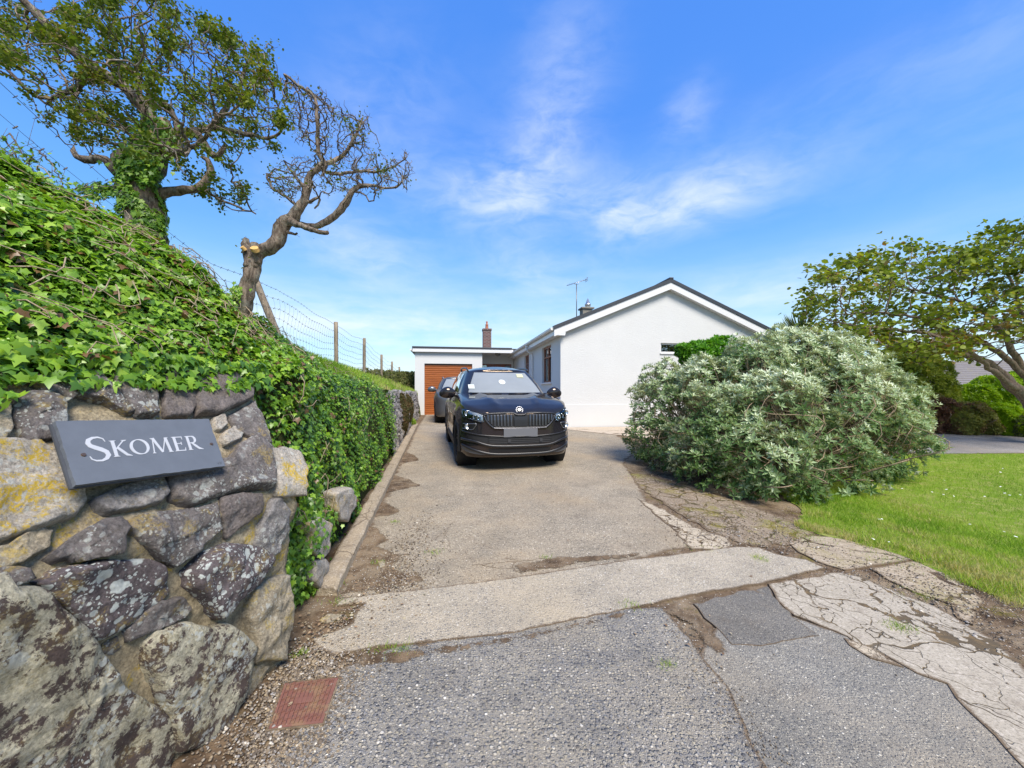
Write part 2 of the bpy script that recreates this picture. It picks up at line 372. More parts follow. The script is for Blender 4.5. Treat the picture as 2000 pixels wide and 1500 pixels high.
def boxobj(name, dims, mat, parent=None, bevel=0, smooth=False):
    bm = bmesh.new()
    for d in (dims if isinstance(dims[0], (tuple, list)) else [dims]): box(bm, *d)
    if bevel: bmesh.ops.bevel(bm, geom=bm.edges[:], offset=bevel, segments=2, affect='EDGES', profile=.6)
    return bm_obj(name, bm, mat, parent, smooth)
def prism(bm, pts, d):
    """closed outline pts (3D) extruded by vector d"""
    d = Vector(d); a = [bm.verts.new(Vector(p)) for p in pts]; b = [bm.verts.new(Vector(p) + d) for p in pts]
    n = len(pts)
    bm.faces.new(a[::-1]); bm.faces.new(b)
    for i in range(n): bm.faces.new((a[i], a[(i + 1) % n], b[(i + 1) % n], b[i]))
def tube_data(pts, rad, sides=6, cap=True, rough=0):
    """vertices/faces of a tube through pts"""
    P = np.array(pts, float); n = len(P)
    rad = np.broadcast_to(np.array(rad, float), (n,)) if np.ndim(rad) == 0 else np.array(rad, float)
    T = np.gradient(P, axis=0); T /= (np.linalg.norm(T, axis=1)[:, None] + 1e-9)
    up = np.array((0, 0, 1.)) if abs(T[0][2]) < .9 else np.array((1., 0, 0))
    V = []; 
    for i in range(n):
        s = np.cross(T[i], up); s /= np.linalg.norm(s) + 1e-9; u = np.cross(s, T[i]); up = u
        for k in range(sides):
            a = 2 * math.pi * k / sides
            r = rad[i] * (1 + (rough * (noise.noise(Vector(P[i]) * 9 + Vector((math.cos(a), math.sin(a), 0)) * 1.6)) if rough else 0))
            V.append(P[i] + (s * math.cos(a) + u * math.sin(a)) * r)
    Fc = []
    for i in range(n - 1):
        for k in range(sides):
            Fc.append((i * sides + k, i * sides + (k + 1) % sides, (i + 1) * sides + (k + 1) % sides, (i + 1) * sides + k))
    return V, Fc, (n, sides)
class Tubes:
    def __init__(s): s.V = []; s.F = []
    def add(s, pts, rad, sides=6, rough=0, caps=True):
        v, f, (n, k) = tube_data(pts, rad, sides, rough=rough); o = len(s.V)
        s.V += [tuple(x) for x in v]; s.F += [tuple(i + o for i in q) for q in f]
        if caps:
            s.F.append(tuple(o + i for i in range(k))[::-1]); s.F.append(tuple(o + (n - 1) * k + i for i in range(k)))
        return s
    def obj(s, name, mat, parent=None, smooth=True): return mesh_obj(name, s.V, s.F, mat, parent, smooth)
def lathe(prof, seg=24, axis='Z'):
    """prof list of (r, h)"""
    V = []; Fc = []
    for r, h in prof:
        for k in range(seg):
            a = 2 * math.pi * k / seg; c, s_ = math.cos(a) * r, math.sin(a) * r
            V.append((c, s_, h) if axis == 'Z' else (h, c, s_))
    n = len(prof)
    for i in range(n - 1):
        for k in range(seg): Fc.append((i * seg + k, i * seg + (k + 1) % seg, (i + 1) * seg + (k + 1) % seg, (i + 1) * seg + k))
    return V, Fc
def scatter(name, tv, tf, P, N, S, mat, rnd, parent=None, spin=None, up_bias=0, jit=.5, attrs=None, trnd=None):
    """one mesh holding copies of a template (tv in local x,y,z with z = out, y = tip) at points P with normals N, sizes S"""
    tv = np.array(tv, float); tf = np.array(tf, int); n = len(P)
    N = np.array(N, float) + rng.normal(0, jit, (n, 3)); N /= np.linalg.norm(N, axis=1)[:, None]
    D = np.array(spin, float) if spin is not None else rng.normal(0, 1, (n, 3))
    X = np.cross(D, N); X /= np.linalg.norm(X, axis=1)[:, None] + 1e-9; Y = np.cross(N, X)
    S = np.asarray(S)[:, None, None]
    V = (X[:, None, :] * tv[None, :, 0:1] + Y[:, None, :] * tv[None, :, 1:2] + N[:, None, :] * tv[None, :, 2:3]) * S + np.array(P)[:, None, :]
    k = len(tv); FF = tf[None, :, :] + (np.arange(n) * k)[:, None, None]
    at = {'rnd': np.repeat(rnd, k) if trnd is None else np.clip(np.repeat(rnd, k) + np.tile(trnd, n), 0, 1)}
    return mesh_obj(name, V.reshape(-1, 3), FF.reshape(-1, tf.shape[1]), mat, parent, attrs=at)

# ---------------------------------------------------------------- ground shape and photograph-to-ground lookup
YB = (3.0, 12.5)
def g(y):
    return 0.0 if y <= 3 else (.035 * (y - 3) if y < 12.5 else .3325)
def G(px, py):
    """point of the ground seen at this place of the photograph"""
    m = (py - HY) / F
    y = CZ / m
    if y > 3: y = (CZ + .105) / (m + .035)
    if y > 12.5: y = (CZ - .3325) / m
    return Vector(((px - 1000) / F * y, y, g(y)))
def P3(px, py, y): return Vector(((px - 1000) / F * y, y, CZ - (py - HY) / F * y))

def rough_outline(pts, amp=.012, step=.05, closed=True):
    out = []; n = len(pts)
    for i in range(n if closed else n - 1):
        a, b = Vector((pts[i][0], pts[i][1])), Vector((pts[(i + 1) % n][0], pts[(i + 1) % n][1]))
        m = max(1, int((b - a).length / step)); m = min(m, 120)
        nn = Vector((-(b - a).y, (b - a).x)); nn = nn / (nn.length + 1e-9)
        for k in range(m):
            p = a.lerp(b, k / m)
            d = (noise.noise(Vector((p.x * 6, p.y * 6, 3))) + .6 * noise.noise(Vector((p.x * 23, p.y * 23, 9)))) * amp * (1 if k else .4)
            out.append(p + nn * d)
    return out
def sheet(name, pts, off, mat, amp=.012, step=.05, px=True, edge=True, band=.05):
    """a ground sheet following the ground at +off; pts are photograph places (px) or plan points.
    The point attribute 'edge' runs 0 at the rim to 1 at band metres inside, where the material lets soil creep in."""
    pl = [(G(*p).x, G(*p).y) if px else p for p in pts]
    ol = rough_outline(pl, amp, step) if amp else [Vector(p) for p in pl]
    n = len(ol); rim = np.array([(p.x, p.y) for p in ol]); co = [Vector((p.x, p.y)) for p in ol]; faces_in = []
    if amp:
        tup = [tuple(p) for p in rim]
        for d in (.35, .8, 1.5):
            for i in range(0, n, 1 if d < .5 else 2):
                a, b = Vector(rim[i - 1]), Vector(rim[(i + 1) % n]); t_ = (b - a).normalized(); nn = Vector((-t_.y, t_.x))
                for s_ in (1, -1):
                    q_ = Vector(rim[i]) + nn * s_ * d * band
                    if in_poly2(q_.x, q_.y, tup): co.append(q_)
    # keep points apart
    keep = co[:n]; grid = {}
    cell = band * .3 + .002
    for p in co[n:]:
        key = (int(p.x // cell), int(p.y // cell))
        if key in grid: continue
        grid[key] = 1; keep.append(p)
    r = geometry.delaunay_2d_cdt(keep, [(i, (i + 1) % n) for i in range(n)], [list(range(n))], 1, 1e-5)
    V2 = np.array([tuple(v) for v in r[0]]); Fc = [tuple(f) for f in r[2]]
    A = rim; B = np.roll(rim, -1, 0); AB = B - A; L2 = (AB ** 2).sum(1) + 1e-12; dist = np.zeros(len(V2))
    for i, p in enumerate(V2):
        tt = np.clip(((p - A) * AB).sum(1) / L2, 0, 1); dist[i] = np.sqrt((((A + AB * tt[:, None]) - p) ** 2).sum(1).min())
    bm = bmesh.new(); lay = bm.verts.layers.float.new('edge'); vs = []
    for p, d in zip(V2, dist):
        v = bm.verts.new((p[0], p[1], 0)); v[lay] = min(1, d / band) if amp else 1; vs.append(v)
    for f in Fc:
        try: bm.faces.new([vs[i] for i in f])
        except ValueError: pass
    for yb in YB:
        bmesh.ops.bisect_plane(bm, geom=bm.verts[:] + bm.edges[:] + bm.faces[:], plane_co=(0, yb, 0), plane_no=(0, 1, 0))
    if edge and off > .003:
        be = [e for e in bm.edges if e.is_boundary]
        r = bmesh.ops.extrude_edge_only(bm, edges=be)
        low = {v for v in r['geom'] if isinstance(v, bmesh.types.BMVert)}
    else: low = set()
    for v in bm.verts: v.co.z = g(v.co.y) + (off if v not in low else -.01)
    bmesh.ops.recalc_face_normals(bm, faces=bm.faces[:])
    if sum(f.normal.z for f in bm.faces) < 0: bmesh.ops.reverse_faces(bm, faces=bm.faces[:])
    return bm_obj(name, bm, mat)
def in_poly2(x, y, poly):
    c = False; n = len(poly)
    for i in range(n):
        (x1, y1), (x2, y2) = poly[i], poly[(i + 1) % n]
        if (y1 > y) != (y2 > y) and x < (x2 - x1) * (y - y1) / (y2 - y1) + x1: c = not c
    return c
# ================================================================= THE SETTING
struct(sheet('ground', [(-400, -400), (400, -400), (400, 400), (-400, 400)], 0, 'soil', amp=0, px=False, edge=False))
# driveway, road, kerb, strips
kx = lambda y: -.759 - .184 * y           # foot of the kerb face, drive side
struct(sheet('driveway', [(kx(2.75), 2.75), (kx(6), 6), (kx(12), 12), (kx(20.5), 20.5), (.6, 20.8), (2.0, 12.6), (2.95, 12.0), (2.9, 9), (2.1, 7.3), (1.95, 6.0), (1.75, 5.0), (1.72, 4.4), (1.85, 3.75), (.55, 3.2)], .006, 'drive', amp=.05, px=False, band=.13))
struct(sheet('old_paving', [(1225, 918), (1300, 940), (1380, 962), (1470, 990), (1560, 1025), (1600, 1048), (1540, 1066), (1470, 1068), (1400, 1045), (1320, 1000), (1250, 955)], .008, 'paving_mossy', amp=.06, band=.10))
struct(sheet('road', [(-1.3, -3), (-1.15, .9), (-.98, 1.45), (-.93, 1.85), (-.96, 2.05), (-.70, 2.27), (-.28, 2.36), (.15, 2.50), (.70, 2.66), (1.04, 2.70), (1.075, 2.2), (1.09, 1.955), (1.01, 1.6), (1.0, 1.2), (1.05, .5), (1.1, -3)], .0105, 'road', amp=.02, px=False, band=.045))
struct(sheet('road_repair', [(.9, 1.45), (.83, 1.72), (.82, 1.98), (1.03, 2.0), (1.03, 2.17), (1.17, 2.33), (1.28, 2.45), (1.42, 2.56), (1.85, 2.6), (2.3, 2.1), (2.5, 1.8), (3.0, 1.3), (3.7, .4), (4.8, -3), (1.1, -3), (1.0, .5)], .0085, 'road_fine', amp=.012, px=False, band=.05))
struct(sheet('road_patch', [(1355, 1182), (1420, 1165), (1500, 1148), (1530, 1190), (1600, 1245), (1500, 1262), (1430, 1262), (1390, 1220)], .0115, 'road_patch', amp=.035, band=.018))
struct(sheet('concrete_strip', [(716, 1166), (850, 1151), (1000, 1132), (1200, 1101), (1370, 1079), (1440, 1070), (1480, 1072), (1530, 1088), (1575, 1096), (1612, 1112), (1575, 1120), (1500, 1140), (1350, 1165), (1200, 1198), (1000, 1240), (800, 1262), (735, 1268), (650, 1285), (622, 1268), (612, 1252), (650, 1238), (690, 1222), (695, 1196), (712, 1184), (690, 1181), (655, 1188), (670, 1172)], .0150, 'strip_concrete', amp=.014, band=.035))
struct(sheet('concrete_sliver', [(1245, 975), (1300, 998), (1350, 1027), (1380, 1040), (1425, 1053), (1430, 1070), (1400, 1076), (1350, 1076), (1318, 1038), (1275, 1003)], .0105, 'concrete_pale', amp=.03, band=.06))
struct(sheet('concrete_slab', [(1540, 1062), (1585, 1047), (1640, 1052), (1700, 1062), (1760, 1078), (1786, 1094), (1735, 1103), (1650, 1116), (1600, 1100), (1560, 1080)], .0105, 'concrete_slab', amp=.012))
struct(sheet('concrete_slab', [(1700, 1112), (1788, 1098), (1850, 1122), (1900, 1155), (1924, 1180), (1905, 1194), (1850, 1180), (1790, 1160), (1735, 1135)], .0105, 'concrete_slab', amp=.012))
struct(sheet('concrete_slab', [(1858, 1185), (1880, 1182), (1908, 1200), (1900, 1222), (1870, 1210)], .010, 'concrete_slab', amp=.012))
struct(sheet('concrete_path', [(1500, 1142), (1545, 1136), (1590, 1130), (1640, 1120), (1690, 1132), (1750, 1158), (1820, 1185), (1890, 1225), (1960, 1265), (2010, 1320), (2150, 1390), (2700, 2100), (2500, 2600), (2100, 1640), (1985, 1490), (1900, 1402), (1850, 1340), (1790, 1320), (1735, 1288), (1680, 1270), (1655, 1247), (1600, 1225), (1550, 1205), (1515, 1172)], .0135, 'concrete_cracked', amp=.022, band=.045))
struct(sheet('concrete_sliver', [(1648, 1250), (1700, 1268), (1745, 1295), (1765, 1308), (1700, 1290), (1660, 1265)], .0142, 'concrete_pale', amp=.008))
for poly in ([(660, 1165), (668, 1120), (690, 1062), (712, 1020), (750, 1036), (770, 1052), (745, 1068), (790, 1082), (800, 1098), (770, 1108), (815, 1118), (850, 1134), (800, 1150), (712, 1163)],
             [(716, 1016), (735, 975), (768, 985), (790, 1000), (760, 1012), (735, 1012), (745, 1024)],
             [(738, 968), (760, 925), (800, 935), (830, 950), (790, 958)], [(762, 918), (783, 880), (815, 890), (822, 900), (795, 905)],
             [(1290, 1196), (1350, 1180), (1385, 1222), (1425, 1262), (1432, 1280), (1400, 1292), (1370, 1262), (1335, 1225)]):
    struct(sheet('soil_drift', poly, .0095 if poly[0][0] != 1290 else .0125, 'drift_soil', amp=.035, step=.04, edge=False, band=.09))
struct(sheet('concrete_apron', [(1.62, 12.55), (9.5, 13.8), (9.5, 11.2), (3.6, 10.3), (1.75, 12.0)], .0135, 'apron', amp=.01, px=False))
struct(sheet('lawn', [(3.5, 4.7), (3.05, 4.15), (3.14, 3.98), (3.4, 3.69), (3.55, 3.37), (3.54, 2.97), (3.57, 2.7), (3.7, 1.5), (3.9, -3), (60, -3), (60, 9), (30, 9.0), (9, 8.15), (4.4, 8.3), (4.2, 6.5)], .011, 'lawn', amp=.06, px=False))
struct(sheet('neighbour_drive', [(7.6, 8.3), (9, 8.2), (30, 9.05), (60, 9.1), (60, 13), (12, 12.0), (8.5, 12.0)], .012, 'far_drive', amp=.03, px=False))
# stains that lie on the tarmac: oil and tyre dirt, tan wash
for i, poly in enumerate(([(1000, 1105), (1080, 1090), (1180, 1085), (1280, 1078), (1240, 1090), (1120, 1108), (1010, 1125)], [(680, 1272), (800, 1270), (1000, 1246), (1180, 1206), (1290, 1184), (1200, 1214), (1010, 1262), (820, 1292), (700, 1310)])):
    struct(sheet('stain', poly, .0122, 'drift_soil', amp=.04, step=.04, edge=False, band=.06))
def crack_line(bm, pts, w0, off):
    pl = [Vector((G(*p).x, G(*p).y)) for p in pts]; P_ = []
    for a, b in zip(pl, pl[1:]):
        m_ = max(2, int((b - a).length / .02))
        for k in range(m_):
            p = a.lerp(b, k / m_); nn = Vector((-(b - a).y, (b - a).x)).normalized(); P_.append((p + nn * (noise.noise(Vector((p.x * 14, p.y * 14, 1))) * .03), nn))
    P_.append((pl[-1], P_[-1][1])); pv = None
    for i, (p, nn) in enumerate(P_):
        w_ = w0 * (.35 + 1.3 * abs(noise.noise(Vector((p.x * 9, p.y * 9, 6)))) * 2) * (.3 if i in (0, len(P_) - 1) else 1)
        a = bm.verts.new((p.x + nn.x * w_, p.y + nn.y * w_, g(p.y) + off)); b = bm.verts.new((p.x - nn.x * w_, p.y - nn.y * w_, g(p.y) + off))
        if pv: bm.faces.new((pv[0], a, b, pv[1]))
        pv = (a, b)
bm = bmesh.new()
for i, (pts, w0) in enumerate((([(920, 1106), (960, 1102), (1010, 1098), (1040, 1104), (1090, 1100)], .005), ([(985, 1092), (1020, 1097), (1060, 1092), (1092, 1098)], .004), ([(940, 1104), (975, 1112), (1010, 1108), (1050, 1116)], .005), ([(1010, 1098), (1000, 1110), (1020, 1122)], .004), ([(1040, 1104), (1050, 1112)], .004), ([(880, 1080), (870, 1040), (895, 1010)], .0015), ([(870, 845), (900, 850), (950, 848)], .008))):
    crack_line(bm, pts, w0, .0128 + .0003 * i if pts[0][1] > 1200 else .0075 + .0003 * i)
bmesh.ops.recalc_face_normals(bm, faces=bm.faces[:])
for f in bm.faces:
    if f.normal.z < 0: f.normal_flip()
struct(bm_obj('cracks', bm, 'soil_bare'))
# kerb along the drive
bm = bmesh.new(); ys = np.linspace(2.86, 13.2, 90); rows = []
for i, y in enumerate(ys):
    x1 = kx(y) + noise.noise(Vector((0, y * 4, 0))) * .012; x0 = x1 - .17 + noise.noise(Vector((5, y * 5, 0))) * .02
    zt = g(y) + .085 + noise.noise(Vector((9, y * 7, 0))) * .012 - (.03 if i == 0 else 0)
    sec = [(x0, -.02), (x0 + .01, zt - g(y) - .012), (x0 + .03, zt - g(y)), (x1 - .03, zt - g(y)), (x1 - .005, zt - g(y) - .02), (x1 + .004, -.02)]
    rows.append([bm.verts.new((sx, y, g(y) + sz)) for sx, sz in sec])
for a, b in zip(rows, rows[1:]):
    for k in range(5): bm.faces.new((a[k], a[k + 1], b[k + 1], b[k]))
bm.faces.new(rows[0][::-1]); bm.faces.new(rows[-1])
bmesh.ops.recalc_face_normals(bm, faces=bm.faces[:])
struct(bm_obj('kerb', bm, 'kerb', smooth=False))

# ---- the hedge bank (terrain): base, wall top, crest
def lerp(a, b, t_): return a + (b - a) * t_
def interp(y, xs, vs): return float(np.interp(y, xs, vs))
def ffz(z):                                     # how far the stone face leans back at height z
    return 0 if z < .95 else (z - .95) * .69
def face_x(y, z): return -1.658 + .172 * y - ffz(z)
def prof(y):
    if y < 2.45: B = (face_x(y, 0) - .22, g(y))
    else: B = (-1.02 - .184 * y, g(y))
    if y < 2.45: T = (face_x(y, 1.56) - .02, 1.56)
    else:
        k = min(1, (y - 2.45) / .5); T = (lerp(face_x(2.45, 1.56) - .02, -1.14 - .184 * y, k), interp(y, [2.4, 4, 7, 10, 20], [1.6, 1.55, 1.5, 1.52, 1.45]))
    Cc = (interp(y, [-3, 1, 2.2, 30], [-2.95, -2.85, -2.8, -2.4 - .167 * 30]), interp(y, [-3, 2.2, 3.1, 3.8, 4.5, 5.3, 6, 9, 12, 15, 22], [2.75, 2.70, 2.64, 2.44, 2.26, 2.10, 2.06, 1.98, 1.95, 1.9, 1.85]))
    return B, T, Cc
def bank_pt(y, s):
    """s 0..1 foot to wall top, 1..2 wall top to crest, 2..3 beyond"""
    B, T, Cc = prof(y)
    if s <= 1: x, z = lerp(B[0], T[0], s ** 1.3), lerp(B[1], T[1], s)
    elif s <= 2:
        k = s - 1; x = lerp(T[0], Cc[0], k); z = lerp(T[1], Cc[1], k) + math.sin(k * math.pi) * interp(y, [2.8, 4], [.10, .0])
    else: x = Cc[0] - (s - 2) * 1.5; z = Cc[1] - (s - 2) ** 2 * .25
    n = noise.noise(Vector((x * 1.6, y * 1.6, z * 1.6))) * .07 + noise.noise(Vector((x * 5, y * 5, z * 5))) * .03
    w_ = .4 if s < .15 else 1
    return Vector((x + n * w_ * .8, y, z + n * w_ * .6))
ys = np.concatenate([np.linspace(-3, 2.2, 30), np.linspace(2.3, 10, 75), np.linspace(10.3, 30, 50)]); ss = np.linspace(0, 3, 40)
V = [bank_pt(y, s) for y in ys for s in ss]; m = len(ss)
Fc = [(i * m + k, i * m + k + 1, (i + 1) * m + k + 1, (i + 1) * m + k) for i in range(len(ys) - 1) for k in range(m - 1)]
n0 = len(V)
for i, y in enumerate(ys):                       # the field behind, one strip out to the west
    V.append(Vector((-60, y * 1.0, 1.7)))
for i in range(len(ys) - 1): Fc.append((i * m + m - 1, n0 + i, n0 + i + 1, (i + 1) * m + m - 1))
struct(mesh_obj('bank', V, [f[::-1] for f in Fc], 'bank', smooth=True))
# ================================================================= STONE WALL WITH THE NAME PLATE
def W(px, py, out=0):
    """point of the leaning wall face seen at this place of the photograph, pushed out of the face by out"""
    a = (px - 1000) / F; b = (py - HY) / F
    y = 2.0
    for _ in range(40):
        z = CZ - b * y; yn = (1.658 + ffz(z)) / (.172 - a); y = .5 * y + .5 * yn
    z = CZ - b * y
    n = Vector((1, -.172, .69 if z > .95 else .05)).normalized()
    return Vector((a * y, y, z)) + n * out
wall = empty('stone_wall', (-1.4, 1.6, 0), 0, 'rubble stone wall of purple and lichen-spotted boulders carrying the slate name plate', 'stone wall')
def child_world(o, root):
    o.parent = root; o.matrix_parent_inverse = root.matrix_basis.inverted(); return o
# mortar body: rows of height, from far left (y=-1) to the corner, then back into the bank
edge_px = [(484, 728), (492, 760), (500, 800), (512, 850), (540, 890), (572, 915), (578, 960), (572, 1010), (562, 1060), (555, 1130), (552, 1200), (545, 1290)]
ez = [W(*p) for p in edge_px]
ezs = sorted([(p.z, p.y) for p in ez]); 
def yend(z): return float(np.interp(z, [q[0] for q in ezs], [q[1] for q in ezs]))
V = []; Fc = []; zs = np.linspace(-.05, 1.62, 60); NC = 110
for z in zs:
    ye = yend(z) - .012
    for k in range(NC):
        if k < NC - 8: y = lerp(-1.2, ye, (k / (NC - 9)) ** .8); x = face_x(y, z)
        else:
            q = (k - (NC - 9)) / 8; y = ye + .45 * math.sin(q * math.pi / 2) * q; x = face_x(ye, z) - .5 * q ** 1.3
        d = noise.noise(Vector((x * 7, y * 7, z * 7))) * .024 + noise.noise(Vector((x * 25, y * 25, z * 25))) * .014 + noise.noise(Vector((x * 60, y * 60, z * 60))) * .006 + .016
        V.append((x + d, y, z))
for i in range(len(zs) - 1):
    for k in range(NC - 1): Fc.append((i * NC + k, i * NC + k + 1, (i + 1) * NC + k + 1, (i + 1) * NC + k))
top0 = len(V)
for k in range(NC): v = V[(len(zs) - 1) * NC + k]; V.append((v[0] - .35, v[1], v[2] + .02))
for k in range(NC - 1): Fc.append(((len(zs) - 1) * NC + k, (len(zs) - 1) * NC + k + 1, top0 + k + 1, top0 + k))
child_world(mesh_obj('mortar', V, Fc, 'mortar', smooth=True), wall)

def make_stone(poly, mat, T=.05, lump=.02, seed=0, rounded=.5, grow=1.03, name='stone', holder=None, Wf=W):
    cx = sum(p[0] for p in poly) / len(poly); cy = sum(p[1] for p in poly) / len(poly)
    ol = []; n = len(poly)
    for i in range(n):
        a, b = Vector(poly[i]), Vector(poly[(i + 1) % n]); p0, p3 = Vector(poly[i - 1]), Vector(poly[(i + 2) % n])
        m = max(2, int((b - a).length / 6))
        for k in range(m):
            t_ = k / m
            cr = .5 * ((2 * a) + (-p0 + b) * t_ + (2 * p0 - 5 * a + 4 * b - p3) * t_ ** 2 + (-p0 + 3 * a - 3 * b + p3) * t_ ** 3)
            p = cr.lerp(a.lerp(b, t_), .93)
            d = noise.noise(Vector((p.x * .035, p.y * .035, seed))) * 4 + noise.noise(Vector((p.x * .12, p.y * .12, seed))) * 2.6
            ol.append(p + (p - Vector((cx, cy))).normalized() * d)
    rings = [(1.02, -.05), (1.015, 0.0), (1.0, .55), (.985, .78), (.96, .9), (.92, .96), (.86, .99)] + [(x, 1.0 + .05 * (1 - x)) for x in np.linspace(.76, .06, 11)]
    V = []; Fc = []; m = len(ol)
    tilt = Vector((math.sin(seed * 12.9), math.cos(seed * 7.3)))
    for s, h in rings:
        s *= grow
        for p in ol:
            q = Vector((cx, cy)) + (p - Vector((cx, cy))) * s
            rel = (q - Vector((cx, cy))) / 90
            hh = h * T if h > 0 else h
            base = Wf(q.x, q.y)
            if h > 0:
                nz = noise.noise(base * 9 + Vector((seed, 0, 0))) * lump + noise.noise(base * 26 + Vector((0, seed, 0))) * lump * .4 + noise.noise(base * 70) * lump * .16
                ck = noise.cell(base * 5.5 + Vector((seed, seed, 0))) * lump * .22
                rd = (.5 - abs(noise.noise(base * 6 + Vector((seed * 3, 1, 2))))) * lump * 1.1 - lump * .4
                hh += (nz + ck + rd) * min(1, h * 1.2) + h * (rel.dot(tilt)) * .012
            V.append(Wf(q.x, q.y, hh))
    V.append(Wf(cx, cy, T * 1.05 + noise.noise(Wf(cx, cy) * 9) * lump)); r = len(rings)
    for i in range(r - 1):
        for k in range(m): Fc.append((i * m + k, (i + 1) * m + k, (i + 1) * m + (k + 1) % m, i * m + (k + 1) % m))
    for k in range(m): Fc.append(((r - 1) * m + k, len(V) - 1, (r - 1) * m + (k + 1) % m))
    o = mesh_obj(name, V, Fc, mat, smooth=True)
    return child_world(o, holder or wall)
ST = [  # outline in the photograph, stone, thickness
 ([(28, 748), (90, 740), (150, 728), (185, 745), (250, 812), (235, 816), (185, 792), (140, 784), (112, 798), (80, 780)], 'stone_purple', .06, .02),
 ([(196, 745), (240, 728), (290, 722), (298, 770), (296, 818), (255, 818), (225, 782)], 'stone_purple', .055, .015),
 ([(304, 730), (340, 722), (374, 760), (376, 800), (362, 818), (314, 818)], 'stone_purple_clean', .05, .012),
 ([(345, 738), (400, 735), (430, 745), (455, 726), (482, 734), (488, 760), (478, 785), (450, 800), (418, 817), (378, 816), (372, 770)], 'stone_purple_clean', .075, .02),
 ([(8, 790), (40, 778), (78, 776), (105, 795), (112, 815), (115, 850), (96, 862), (40, 876), (20, 840)], 'stone_purple', .055, .02),
 ([(-60, 770), (-10, 768), (4, 800), (10, 850), (-10, 880), (-70, 880)], 'stone_tan', .05, .02),
 ([(440, 818), (470, 800), (490, 790), (505, 830), (520, 872), (485, 862), (455, 845)], 'stone_purple', .05, .018),
 ([(408, 822), (430, 814), (436, 834), (424, 846), (412, 842)], 'stone_pale', .045, .01),
 ([(428, 850), (450, 838), (474, 840), (462, 862), (430, 878), (422, 864)], 'stone_pale', .045, .01),
 ([(330, 920), (380, 912), (430, 912), (450, 880), (480, 862), (510, 880), (522, 930), (518, 958), (470, 964), (430, 972), (370, 992), (325, 980), (314, 945)], 'stone_purple', .085, .02),
 ([(512, 888), (545, 878), (575, 892), (586, 930), (578, 966), (530, 970), (522, 920)], 'stone_yellow', .06, .018),
 ([(170, 985), (215, 962), (262, 946), (306, 944), (316, 972), (300, 992), (250, 1004), (200, 1010), (178, 1000)], 'stone_grey', .06, .018),
 ([(-60, 880), (0, 878), (60, 884), (105, 898), (130, 930), (160, 985), (150, 1000), (120, 1020), (70, 1040), (0, 1062), (-70, 1080)], 'stone_yellow', .07, .02),
 ([(232, 1028), (280, 1010), (350, 1004), (412, 990), (418, 1030), (380, 1070), (325, 1106), (300, 1095), (265, 1060), (236, 1045)], 'stone_purple', .06, .02),
 ([(420, 980), (460, 972), (502, 972), (498, 1000), (465, 1025), (432, 1052), (425, 1020)], 'stone_purple_clean', .05, .015),
 ([(520, 980), (540, 970), (552, 1000), (548, 1040), (530, 1078), (502, 1090), (486, 1062), (500, 1020)], 'stone_grey', .055, .018),
 ([(76, 1098), (120, 1066), (170, 1034), (218, 1024), (232, 1048), (210, 1080), (150, 1092), (95, 1106)], 'stone_purple', .07, .02),
 ([(-60, 1090), (0, 1075), (60, 1040), (90, 1046), (80, 1080), (30, 1110), (-60, 1140)], 'stone_tan', .05, .02),
 ([(346, 1118), (390, 1078), (430, 1060), (485, 1068), (522, 1086), (500, 1110), (478, 1145), (440, 1175), (404, 1210), (372, 1165), (350, 1145)], 'stone_spotty', .10, .022),
 ([(56, 1138), (110, 1110), (190, 1096), (270, 1092), (305, 1104), (316, 1160), (270, 1195), (205, 1240), (170, 1250), (140, 1215), (90, 1168)], 'stone_spotty', .06, .018),
 ([(228, 1230), (265, 1195), (300, 1172), (340, 1164), (358, 1185), (350, 1205), (290, 1230), (234, 1252)], 'stone_purple', .055, .015),
 ([(188, 1256), (220, 1240), (226, 1262), (210, 1278), (190, 1276)], 'stone_purple', .03, .01),
 ([(264, 1262), (290, 1232), (350, 1216), (385, 1228), (420, 1218), (450, 1236), (476, 1262), (468, 1310), (450, 1370), (432, 1420), (385, 1452), (330, 1464), (318, 1420), (292, 1350), (270, 1300)], 'stone_lichen', .09, .016),
 ([(480, 1150), (520, 1126), (552, 1125), (556, 1180), (550, 1240), (535, 1286), (480, 1290), (478, 1240), (468, 1200)], 'stone_tan', .075, .025),
 ([(-80, 1165), (0, 1150), (50, 1152), (90, 1190), (140, 1235), (185, 1290), (225, 1345), (300, 1385), (336, 1440), (322, 1490), (300, 1530), (180, 1620), (40, 1700), (-120, 1700)], 'stone_lichen', .07, .018),
 ([(440, 1340), (470, 1300), (520, 1298), (505, 1330), (460, 1385)], 'stone_tan', .03, .015),
 ([(-60, 1120), (20, 1118), (50, 1128), (20, 1142), (-60, 1158)], 'stone_purple', .04, .01),
]
for i, (poly, mt, T, lump) in enumerate(ST): make_stone(poly, mt, T, lump, seed=i * 1.37 + 2)
# more of the same wall towards and behind the viewpoint (plan coordinates, seen only from the side)
def Wyz(y, z, out=0):
    n = Vector((1, -.172, .69 if z > .95 else .05)).normalized(); return Vector((face_x(y, z), y, z)) + n * out
random.seed(3)
for r_, z in enumerate((.2, .6, 1.0, 1.38)):
    y = .30 - .1 * r_
    while y > -1.1:
        w_ = random.uniform(.3, .5)
        pts = [(y - w_ / 2 + math.cos(a) * (w_ / 2) * random.uniform(.85, 1.05), z + math.sin(a) * .175 * random.uniform(.85, 1.1)) for a in np.linspace(0, 2 * math.pi, 9)[:-1]]
        k = 400.
        make_stone([(p[0] * k, -p[1] * k) for p in pts], random.choice(['stone_purple', 'stone_lichen', 'stone_tan', 'stone_grey']), .05, .02, seed=y * 3 + z,
                   Wf=lambda a, b, out=0: Wyz(a / k, -b / k, out))
        y -= w_ + .05

